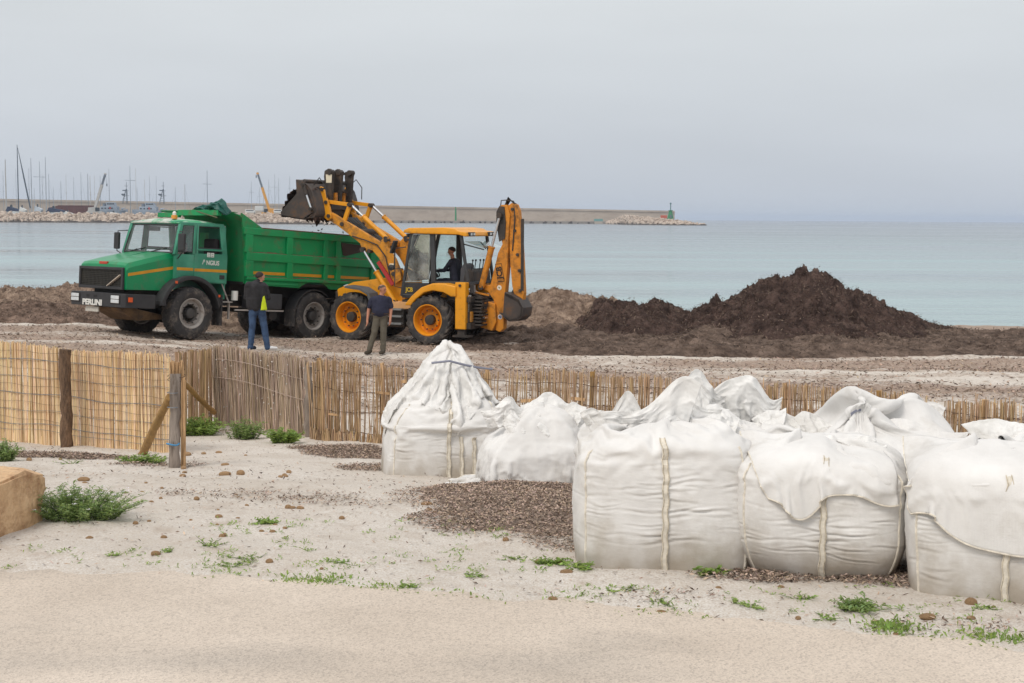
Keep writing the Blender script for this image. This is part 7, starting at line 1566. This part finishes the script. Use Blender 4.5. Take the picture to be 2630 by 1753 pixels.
# ------------------------------------------------------------------ stone block, plants, litter, fibre balls
V_ = 1.1182
def stone_block():
    m = mat('orange_sandstone', S(210, 168, 124), .9, var=.18, vs=2.2, c2=S(226, 192, 152), bump=(22, 1.0, .03), dirt=(S(150, 104, 68), .46, .66, 3.0))
    z0 = 1.13; fl = gp(0, 1352); p0 = atZ(-40, 1356, z0 - .02); pr = gp(118, 1338); zt = 1.53
    a = atZ(132, 1198, zt)
    # top outline: far right corner, near right corner; block runs out of the frame to the left
    far = atZ(120, 1192, zt); near = atZ(0, 1232, zt); d = (near - far); d = d / np.linalg.norm(d); near = far + d * 1.7; w = np.array([-d[1], d[0], 0]); w = w if w[0] < 0 else -w
    t = thing('stone_block', 'orange sandstone block with chipped corner at the left edge', 'stone block', (far[0], far[1], z0 - .06))
    n = 26; rows = []
    bm = bmesh.new(); L_ = 1.7; W_ = 1.3; H_ = zt - z0 + .06
    b = MB().box(0, L_, 0, W_, 0, H_); me = bpy.data.meshes.new('block'); me.from_pydata(b.v, [], b.f); bm.from_mesh(me); bmesh.ops.recalc_face_normals(bm, faces=bm.faces)
    bmesh.ops.subdivide_edges(bm, edges=bm.edges[:], cuts=14, use_grid_fill=True)
    for v in bm.verts:
        x, y, z = v.co; k = .012 * float(fbm(np.array([x * 4]), np.array([y * 4]), np.array([z * 4]), seed=5)[0]) + .005 * float(fbm(np.array([x * 14]), np.array([y * 14]), np.array([z * 14]), seed=6)[0])
        e_ = max(0, z / H_ - .8) * 5; chip = max(0, .16 - x) / .16 * max(0, .14 - y) / .14
        v.co.x += k * 1.2 + .05 * (1 - z / H_) * (x < .05) * 1.3 + (.02 * e_ if x < .02 else 0); v.co.y += k; v.co.z += k * .8 - chip * .05 - (.012 * e_ ** 2 if (x < .02 or y < .02) else 0)
    bmesh.ops.bevel(bm, geom=[e for e in bm.edges if e.calc_face_angle(0) > 1.0], offset=.014, segments=2, affect='EDGES')
    bm.to_mesh(me); bm.free(); me.materials.append(m); me.polygons.foreach_set('use_smooth', [True] * len(me.polygons)); me.set_sharp_from_angle(angle=math.radians(40))
    o = bpy.data.objects.new('stone_body', me); col.objects.link(o); o.parent = t; t.rotation_euler = (0, 0, math.atan2(d[1], d[0]))
    if (Matrix.Rotation(t.rotation_euler.z, 3, 'Z') @ Vector((0, 1, 0))).x > 0: o.scale = (1, -1, 1)
    return t
stone_block()
# ---- plants
LEAF = mat('weed_green', S(124, 156, 74, .95), .6, var=.2, vs=4, c2=S(152, 178, 94, .95), tint=True); LEAFD = mat('bush_green', S(112, 140, 82, .95), .6, var=.25, vs=5, c2=S(144, 166, 108, .95), tint=True); FLOW = mat('white_petal', S(236, 230, 238), .6, var=.05)
for m__ in (LEAF, LEAFD):
    translucent(m__, .35)
    for n__ in m__.node_tree.nodes:
        if n__.type == 'BSDF_TRANSLUCENT': n__.inputs[0].default_value = (.38, .50, .14, 1)
STEM = mat('plant_stem', S(86, 104, 54, .8), .7, var=.15)
def leaves_np(P, D, L_, W_, g, droop=.25, tint=(.7, 1.15)):
    """one bent leaf per root point P with direction D"""
    n = len(P); D = D / (np.linalg.norm(D, axis=1, keepdims=True) + 1e-9); up = np.tile([0, 0, 1.0], (n, 1)); s_ = np.cross(D, up + g.normal(0, .4, (n, 3))); s_ = s_ / (np.linalg.norm(s_, axis=1, keepdims=True) + 1e-9); L_ = np.broadcast_to(L_, n)[:, None]; W_ = np.broadcast_to(W_, n)[:, None]
    mid = P + D * L_ * .5; tip = P + D * L_ + np.array([0, 0, -1]) * L_ * droop
    V = np.stack([P, mid - s_ * W_, mid + s_ * W_, tip], 1).reshape(-1, 3); b = np.arange(n)[:, None] * 4; F = np.concatenate([b + 0, b + 1, b + 3, b + 2], 1)
    c = np.repeat(g.uniform(tint[0], tint[1], (n, 1)) * np.stack([g.uniform(.85, 1.15, n), np.ones(n), g.uniform(.8, 1.1, n)], -1), 4, 0); return V, F, c
def plant(name, label, cx, cy, w, d, h, nst, seed, m=LEAF, leafL=.045, leafW=.006, flowers=0, per=14, spread=1.0, group=None, cat='plant', skew=(0, 0)):
    g = np.random.default_rng(seed); z = float(gz(np.array([cx]), np.array([cy]))[0]); t = thing(name, label, cat, (cx, cy, z), 0, group); Ps = []; Ds = []; st = MB(); tips = []
    for i in range(nst):
        a = g.random() * 2 * PI; r = g.random() ** .6; bx, by = r * w * .4 * math.cos(a), r * d * .4 * math.sin(a); bz = float(gz(np.array([cx + bx]), np.array([cy + by]))[0]) - z - .01; hh = h * g.uniform(.55, 1.0) * (1 - .45 * r); ox = bx + math.cos(a) * w * .25 * r * spread + g.normal(0, .03) + skew[0] * hh; oy = by + math.sin(a) * d * .25 * r * spread + g.normal(0, .03) + skew[1] * hh
        q = [np.array([bx, by, bz]), np.array([(bx + ox) / 2 + g.normal(0, .008), (by + oy) / 2, bz + hh * .6]), np.array([ox + (ox - bx) * .3, oy + (oy - by) * .3, bz + hh])]
        st.tube([tuple(p) for p in q], [.0028, .002, .0008], 3, cap=False); tips.append(q[2])
        for k in range(per):
            u = .1 + .9 * g.random(); p = q[0] * (1 - u) ** 2 + 2 * q[1] * u * (1 - u) + q[2] * u * u; Ps.append(p); aa = g.random() * 2 * PI; Ds.append([math.cos(aa), math.sin(aa), g.uniform(.1, 1.1)])
    v, f, c = leaves_np(np.array(Ps), np.array(Ds), leafL * g.uniform(.6, 1.2, len(Ps)), leafW * g.uniform(.7, 1.3, len(Ps)), g)
    st.build('stems', STEM, t); stuff(npmesh('foliage', v, f, m, t, colors=c))
    for i in range(flowers):
        p = tips[g.integers(len(tips))] + g.normal(0, .015, 3); b = MB()
        for k in range(4): a = PI / 2 * k; b.add([tuple(p), tuple(p + .010 * np.array([math.cos(a - .4), math.sin(a - .4), .4])), tuple(p + .016 * np.array([math.cos(a), math.sin(a), .35])), tuple(p + .010 * np.array([math.cos(a + .4), math.sin(a + .4), .4]))], [(0, 1, 2, 3)])
        b.build('flower', FLOW, t)
    return t
def plant_at(px, py, *a, **k):
    p = gp(px, py); return a, p
def P_(name, label, px, py, wpx, hpx, nst, seed, **k):   # px,py: foot of the plant in photograph pixels
    p = gp(px, py); s_ = p[1] / FPX; dep = k.pop('dep', .7); return plant(name, label, p[0], p[1], wpx * s_, wpx * s_ * dep, hpx * s_, nst, seed, **k)
P_('bush', 'feathery green bush with small white flowers against the stone block', 205, 1335, 225, 112, 190, 1, m=LEAFD, leafL=.040, leafW=.0034, flowers=46, per=30, dep=.6, spread=1.2)
P_('weed_clump', 'round green weed tuft nearest the corner post at the reed fence', 508, 1118, 105, 62, 90, 2, leafL=.06, leafW=.008, per=16)
P_('weed_clump', 'tall darker weed tuft in the middle below the brushwood screen', 625, 1128, 80, 70, 70, 3, m=LEAFD, leafL=.05, leafW=.006, per=18)
P_('weed_clump', 'small bright weed tuft at the right end of the brushwood screen', 728, 1138, 68, 50, 60, 4, leafL=.055, leafW=.009, per=16)
P_('weed_clump', 'grey-green weed tuft at the left edge of the picture', 10, 1185, 60, 72, 50, 5, m=LEAFD, leafL=.05, leafW=.005, per=18)
P_('weed_clump', 'low weed patch at the foot of the diagonal brace', 372, 1190, 105, 32, 60, 6, leafL=.04, leafW=.006, per=12, dep=.35)
P_('weed_clump', 'spreading green weed in the sand before the second front sack', 2205, 1565, 85, 42, 46, 7, m=LEAFD, leafL=.035, leafW=.005, per=14, spread=1.6, dep=.5)
P_('weed_clump', 'small weed tuft left of the middle front sack', 1425, 1447, 55, 20, 34, 8, leafL=.03, leafW=.005, per=12)
P_('weed_clump', 'broad-leaved weed right under the middle front sack', 1822, 1475, 42, 28, 14, 9, leafL=.045, leafW=.012, per=7)
P_('weed_clump', 'spindly weed at the left foot of the middle front sack', 1500, 1462, 50, 26, 16, 10, leafL=.04, leafW=.006, per=8)
P_('weed_clump', 'small weed tuft on the sand below the fence gap', 683, 1345, 32, 16, 22, 11, leafL=.03, leafW=.006, per=10)
SPRIG = []
for i, (px, py, w, h) in enumerate(((540, 1403, 40, 28), (186, 1065 * V_, 26, 18), (640, 1440, 46, 22), (595, 1455, 40, 24), (1330, 1438, 40, 18), (1400, 1448, 34, 18), (1590, 1520, 44, 22), (1880, 1545, 40, 20), (1930, 1560, 34, 16), (2060, 1540, 40, 26), (2120, 1590, 30, 18), (430, 1420, 24, 14), (2520, 1400 * V_, 26, 18), (300, 1425, 26, 12), (1045, 1510, 30, 18), (1700, 1548, 26, 14), (1210, 1480, 30, 16), (860, 1445, 36, 14))):
    p = gp(px, py); s_ = p[1] / FPX; q_ = plant('sand_weed', '', p[0], p[1], w * s_, w * s_ * .6, h * s_, 9, 100 + i, leafL=.028, leafW=.0042, per=7, spread=1.8, group='small weed sprigs on the sand'); SPRIG.append((q_, px, py, w))
def grass_strip(name, label, pts, n, seed, h=.05):
    g = np.random.default_rng(seed); P = np.array([gp(a, b)[:2] for a, b in pts]); d = np.r_[0, np.cumsum(np.linalg.norm(np.diff(P, axis=0), axis=1))]; u = g.random(n) * d[-1]; dens = vnoise(u * 4.5, u * 0 + seed) + .5 * vnoise(u * 13, u * 0 + seed, seed=2); k = g.random(n) < np.clip(dens * 2.2 + .1, .06, 1); u = u[k]; n = len(u)
    x = np.interp(u, d, P[:, 0]) + g.normal(0, .05, n); y = np.interp(u, d, P[:, 1]) + g.normal(0, .045, n); z = gz(x, y) - .005; D = np.stack([g.normal(0, .6, n), g.normal(0, .6, n), g.uniform(.5, 1.5, n)], -1); v, f, c = leaves_np(np.stack([x, y, z], -1), D, h * g.uniform(.4, 1.2, n), .0045 * g.uniform(.6, 1.5, n), g)
    o = npmesh(name, v, f, LEAF, colors=c); tag(o, label, 'grass', kind='stuff')
grass_strip('ground_weeds', 'strip of bright green ground weeds along the road edge in the centre', [(690, 1490), (800, 1497), (905, 1500), (1000, 1515), (1150, 1527), (1300, 1540)], 1500, 3, .04)
grass_strip('ground_weeds', 'strip of bright green ground weeds along the road edge at the right', [(2255, 1610), (2350, 1622), (2450, 1630), (2560, 1640), (2700, 1650)], 2000, 5, .045)
def seedlings():
    g = np.random.default_rng(77); Ps = []; Ds = []; Ls = []
    px = np.concatenate([g.uniform(500, 1400, 260), g.uniform(1400, 2600, 190), g.uniform(0, 700, 60)]); py = np.concatenate([g.uniform(1330, 1500, 260), g.uniform(1500, 1600, 190) , g.uniform(1380, 1460, 60)])
    for a, b in zip(px, py):
        cl = float(vnoise(np.array([a * .012]), np.array([b * .03]), seed=9)[0])
        if cl < -.1: continue
        p = gp(a, b); n = g.integers(4, 11)
        for k in range(n): Ps.append([p[0] + g.normal(0, .016), p[1] + g.normal(0, .016), p[2] + .002]); Ds.append([g.normal(0, .8), g.normal(0, .8), g.uniform(.2, 1.2)]); Ls.append(g.uniform(.012, .042))
    v, f, c = leaves_np(np.array(Ps), np.array(Ds), np.array(Ls), .0034, g); tag(npmesh('seedlings', v, f, LEAF, colors=c), 'sparse green seedlings dotted over the pale sand', 'seedlings', kind='stuff')
seedlings()
# ---- dry seagrass flakes
FLAKE = mat('dry_leaf_shred', S(162, 145, 132), .9, var=.2, vs=30, tint=True, spec=.2)
def flakes(name, label, n, sampler, seed, L_=(.012, .035), W_=.0035, lift=.012, keep=None, zf=None, pale=.35):
    g = np.random.default_rng(seed); x, y = sampler(g, n)
    k = g.random(len(x)) < keep(x, y) if keep else np.ones(len(x), bool); x, y = x[k], y[k]; n = len(x); z = (zf(x, y) if zf else gz(x, y)) + g.random(n) * lift + .002
    a = g.random(n) * 2 * PI; D = np.stack([np.cos(a), np.sin(a), g.normal(0, .35, n)], -1); P = np.stack([x, y, z], -1); Ln = g.uniform(*L_, n); P = P - D * Ln[:, None] * .5
    v, f, c = leaves_np(P, D, Ln, W_ * g.uniform(.6, 1.6, n), g, .05); tone = np.where(g.random(n) < pale, g.uniform(1.1, 1.75, n), g.uniform(.28, .8, n)); c = np.repeat(tone[:, None] * np.stack([np.ones(n), g.uniform(.9, 1.0, n), g.uniform(.82, 1.0, n)], -1), 4, 0)
    o = npmesh(name, v, f, FLAKE, smooth=False, colors=c); tag(o, label, 'seagrass litter', kind='stuff')
# low mound of loose flakes spilled from the slumped sack
def mound():
    cx, cy = MOUND[0], MOUND[1]; X, Y = np.meshgrid(np.linspace(cx - 1.2, cx + 1.2, 110), np.linspace(cy - 1.7, cy + 1.7, 140)); q = ((X - cx) / .88) ** 2 + ((Y - cy) / 1.35) ** 2 + .55 * fbm(X * 2.2, Y * 2.2, seed=24)
    H = .065 * np.clip(1 - q, -.25, 1); Z = gz(X, Y) + np.where(H > 0, H, H * .5) + .012 * fbm(X * 14, Y * 14, seed=7) * (H > 0)
    idx = np.arange(X.size).reshape(X.shape); F = np.stack([idx[:-1, :-1], idx[:-1, 1:], idx[1:, 1:], idx[1:, :-1]], -1).reshape(-1, 4)
    m = mat('shredded_seagrass', S(126, 108, 97), .95, var=.3, vs=60, c2=S(166, 149, 135), bump=(90, 1, .02), spec=.1); o = npmesh('seagrass_mound', np.stack([X, Y, Z], -1).reshape(-1, 3), F, m); tag(o, 'spread of loose shredded seagrass in front of the slumped sack', 'seagrass pile')
    def zf(x, y):
        q = ((x - cx) / .88) ** 2 + ((y - cy) / 1.35) ** 2 + .55 * fbm(x * 2.2, y * 2.2, seed=24); return gz(x, y) + .065 * np.clip(1 - q, 0, 1)
    flakes('shredded_flakes', 'loose pale and dark seagrass flakes on the spilled mound', 80000, lambda g, n: (cx + g.uniform(-1.2, 1.2, n), cy + g.uniform(-1.7, 1.7, n)), 31, (.010, .030), .0036, .02, lambda x, y: np.clip(1.35 - (((x - cx) / .88) ** 2 + ((y - cy) / 1.35) ** 2 + .55 * fbm(x * 2.2, y * 2.2, seed=24)), 0, 1) ** .7, zf, .56)
mound()
flakes('beach_flakes', 'scattered dry seagrass flakes over the near sand', 90000, lambda g, n: (lambda y: (y * g.uniform(-.42, .42, n), y))(g.uniform(5.6, 17, n)), 32, (.012, .045), .0036, .012, lambda x, y: np.clip((litter_mask(x, y) - .14) * 1.25, 0, 1) ** 1.3 * .9 + .06)
def patch_pts(g, n):
    P = np.array([p for p in PATCH[1:]]); k = g.choice(len(P), n, p=P[:, 4] * P[:, 2] * P[:, 3] / (P[:, 4] * P[:, 2] * P[:, 3]).sum()); r = np.sqrt(g.random(n)) * 1.25; a = g.random(n) * 2 * PI; return P[k, 0] + P[k, 2] * r * np.cos(a), P[k, 1] + P[k, 3] * r * np.sin(a)
flakes('drifted_flakes', 'seagrass flakes drifted against the fences and between the sacks', 60000, patch_pts, 35, (.012, .040), .0040, .018, lambda x, y: np.clip((litter_mask(x, y, True) - .2) * 1.2, 0, 1), pale=.4)
flakes('shore_flakes', 'tangled dry seagrass strewn over the beach behind the fences', 90000, lambda g, n: (lambda y: (y * g.uniform(-.42, .42, n), y))(g.uniform(16, 42, n)), 33, (.05, .14), .011, .03, lambda x, y: np.clip(litter_mask(x, y) - .25, 0, 1) * .9 + .01, pale=.3)
def pile_flakes():
    g = np.random.default_rng(41); Vs = []; Fs = []; Cs = []; o = 0
    for (X, Y, Z, H), n, dk in zip(PILES, (26000, 26000, 5000, 22000), (.75, 1.25, .95, .9)):
        w = (H > .05).ravel(); ids = np.flatnonzero(w); k = ids[g.integers(len(ids), size=n)]; P = np.stack([X.ravel()[k], Y.ravel()[k], Z.ravel()[k]], -1) + g.normal(0, .03, (n, 3)); a = g.random(n) * 2 * PI; D = np.stack([np.cos(a), np.sin(a), g.normal(0, .7, n)], -1); v, f, c = leaves_np(P, D, g.uniform(.05, .15, n), .009 * g.uniform(.5, 1.5, n), g, .1); tn = np.repeat((dk * np.where(g.random(n) < .25, g.uniform(.7, 1.15, n), g.uniform(.22, .6, n)))[:, None] * np.array([1, .93, .88]), 4, 0); Vs.append(v); Fs.append(f + o); Cs.append(tn); o += len(v)
    tag(npmesh('pile_strands', np.concatenate(Vs), np.concatenate(Fs), FLAKE, smooth=False, colors=np.concatenate(Cs)), 'loose strands bristling from the seagrass heaps', 'seagrass litter', kind='stuff')
pile_flakes()
# ---- brown seagrass fibre balls
BALL = mat('fibre_ball', S(188, 148, 108), .95, var=.22, vs=22, c2=S(212, 176, 138), bump=(70, 1.0, .012), spec=.1)
def ball_mesh(i, sx, sy, sz):
    bm = bmesh.new(); bmesh.ops.create_icosphere(bm, subdivisions=3, radius=1)
    for v in bm.verts:
        p = v.co.copy(); k = 1 + .10 * float(fbm(np.array([p.x * 1.5 + i * 7]), np.array([p.y * 1.5]), np.array([p.z * 1.5]), seed=i)[0]) + .05 * float(vnoise(np.array([p.x * 7]), np.array([p.y * 7]), np.array([p.z * 7]), seed=i)[0]); v.co = Vector((p.x * sx, p.y * sy, p.z * sz)) * k
    me = bpy.data.meshes.new('fibre_ball'); bm.to_mesh(me); bm.free(); me.materials.append(BALL); me.polygons.foreach_set('use_smooth', [True] * len(me.polygons)); return me
BMESH = [ball_mesh(i, *s_) for i, s_ in enumerate(((1, .8, .62), (1, .7, .6), (1, .95, .8), (1.1, .75, .45)))]
RANK = []
def ball(px, py, wpx, k=None, label=None):
    p = gp(px, py); s_ = p[1] / FPX * wpx / 2 * .86; r = random.Random(int(px * 7 + py)); k = r.randrange(4) if k is None else k
    o = bpy.data.objects.new('fibre_ball', BMESH[k]); col.objects.link(o); o.scale = (s_, s_, s_); o.rotation_euler = (0, 0, r.uniform(-.5, .5)); o.location = (p[0], p[1], p[2] + s_ * (.62, .6, .8, .45)[k] * .48); tag(o, label or '', 'fibre ball', 'seagrass fibre balls scattered on the sand')
    if not label: RANK.append((o, px, py, wpx))
ball(480, 1170, 27, 0, 'large smooth brown fibre ball right of the corner post'); ball(692, 1446, 24, 2, 'round upright brown fibre ball above the centre weed strip'); ball(1455, 1472, 38, 3, 'flat ragged brown fibre lump left of the middle front sack'); ball(2494, 1553, 38, 2, 'fuzzy brown fibre ball in front of the nearest sack'); ball(1698, 1575, 32, 3, 'flat fibre ball on the road edge before the front sacks'); ball(1872, 1647, 26, 3, 'lone fibre ball lying out on the grey road')
ball(2382, 1588, 48, 3, 'pair-shaped fibre lump above the right weed strip'); ball(2494, 1591, 28, 0, 'fibre ball just above the right weed strip'); ball(2302, 1632, 22, 1, 'fibre ball at the left end of the right weed strip'); ball(1102, 1312, 22, 0, 'fibre ball at the left rim of the spilled mound'); ball(1299, 1389, 20, 2, 'fibre ball at the lower rim of the spilled mound')
for x, y, w in ((75, 333, 17), (155, 330, 11), (210, 358 * 1, 0), (523, 316, 15), (562, 313, 20), (631, 320, 10), (578, 345, 24), (472, 354, 17), (474, 365, 16), (469, 374, 20), (578, 370, 36), (618, 369, 26), (742, 365, 16), (735, 374, 14), (720, 376, 16), (215, 384, 36), (218, 391, 17), (375, 391, 11), (325, 417, 13), (263, 411, 12), (365, 414, 14), (416, 405, 11), (389, 440, 14), (413, 431, 12), (505, 433, 18), (606, 420, 11), (634, 449, 14), (562, 479, 24), (558, 499, 11), (611, 481, 13), (348, 496, 17), (383, 489, 13), (490, 488, 12), (560, 461, 10), (707, 499, 16), (732, 507, 15), (672, 516, 18), (700, 517, 20), (740, 455, 20), (770, 457, 22), (572, 529, 24), (231, 533, 20), (421, 532, 22), (322, 535, 10)):
    if w: ball(x, 850 + y / 1.0 * (1.0), w) if False else ball(x, 850 + y, w)
for x, y, w in ((731, 1223, 16), (742, 1213, 18), (878, 1333, 18), (775, 1308, 16), (750, 1305, 22), (1096, 1297, 34), (830, 1371 - 9, 10), (806, 1562 - 28, 14), (1032, 1532, 12), (1210, 1539, 14), (826, 1462, 12), (400, 1425, 30), (230, 1383, 22), (577, 1390 - 18, 12), (2006, 1510, 22), (1845, 1538 - 26, 20), (1383, 1445, 24), (1435, 1448, 20), (2552, 1562, 16), (2050, 1590, 18), (238, 1502, 26), (1420, 1542, 30), (1640, 1560, 12), (1115, 1318, 16), (570, 1505, 18), (875, 1518, 12)): ball(x, y, w)
LANDM = [('the corner post', 445, 1190), ('the flowering bush', 240, 1330), ('the stone block', 60, 1330), ('the bark-covered post', 172, 1140), ('the diagonal brace', 365, 1150), ('the brushwood screen', 640, 1120), ('the tall wrapped sack', 1110, 1180), ('the spilled mound', 1290, 1310), ('the middle front sack', 1700, 1440), ('the second front sack', 2100, 1470), ('the nearest sack', 2480, 1500), ('the centre weed strip', 850, 1495), ('the right weed strip', 2440, 1622), ('the open sand left of the mound', 900, 1330), ('the road edge at far left', 180, 1480), ('the road edge before the front sacks', 1600, 1560)]
ORD = ['nearest', 'second nearest', 'third nearest', 'fourth nearest', 'fifth nearest', 'sixth nearest', 'seventh nearest', 'eighth nearest', 'ninth nearest', 'tenth nearest', 'eleventh nearest', 'twelfth nearest', 'thirteenth nearest', 'fourteenth nearest', 'fifteenth nearest', 'sixteenth nearest', 'seventeenth nearest']
def rank_labels(items, what):
    grp = {}
    for o, px, py, w in items:
        nm, lx_, ly_ = min(LANDM, key=lambda l: math.hypot((l[1] - px) * .8, (l[2] - py) * 1.6)); dx, dy = px - lx_, (py - ly_) * 1.8
        side = ('right of' if dx > 0 else 'left of') if abs(dx) > abs(dy) else ('below' if dy > 0 else 'above'); grp.setdefault((nm, side), []).append((math.hypot(dx, dy), w, o))
    for (nm, side), L_ in grp.items():
        L_.sort(key=lambda q: q[0])
        for i, (d, w, o) in enumerate(L_): o['label'] = (what + ', ' + ORD[min(i, 16)] + ' ' + side + ' ' + nm) if len(L_) > 1 else (what + ' just ' + side + ' ' + nm)
rank_labels(RANK, 'brown fibre ball'); rank_labels(SPRIG, 'small weed sprig')
# ------------------------------------------------------------------ thin sea air that pales the far harbour
AIR = bpy.data.materials.new('sea_air'); AIR.use_nodes = True; _n = AIR.node_tree; _n.nodes.remove(_n.nodes['Principled BSDF'])
_v = _n.nodes.new('ShaderNodeVolumePrincipled'); _v.inputs['Density'].default_value = .00013; _v.inputs['Color'].default_value = (.74, .83, .97, 1); _n.links.new(_v.outputs[0], _n.nodes['Material Output'].inputs['Volume'])
tag(MB().box(-9500, 9500, -60, 16500, -9.5, 46).build('haze', AIR), 'thin pale haze over the sea and the harbour', 'haze', kind='stuff')
print('script', time.time() - T0)
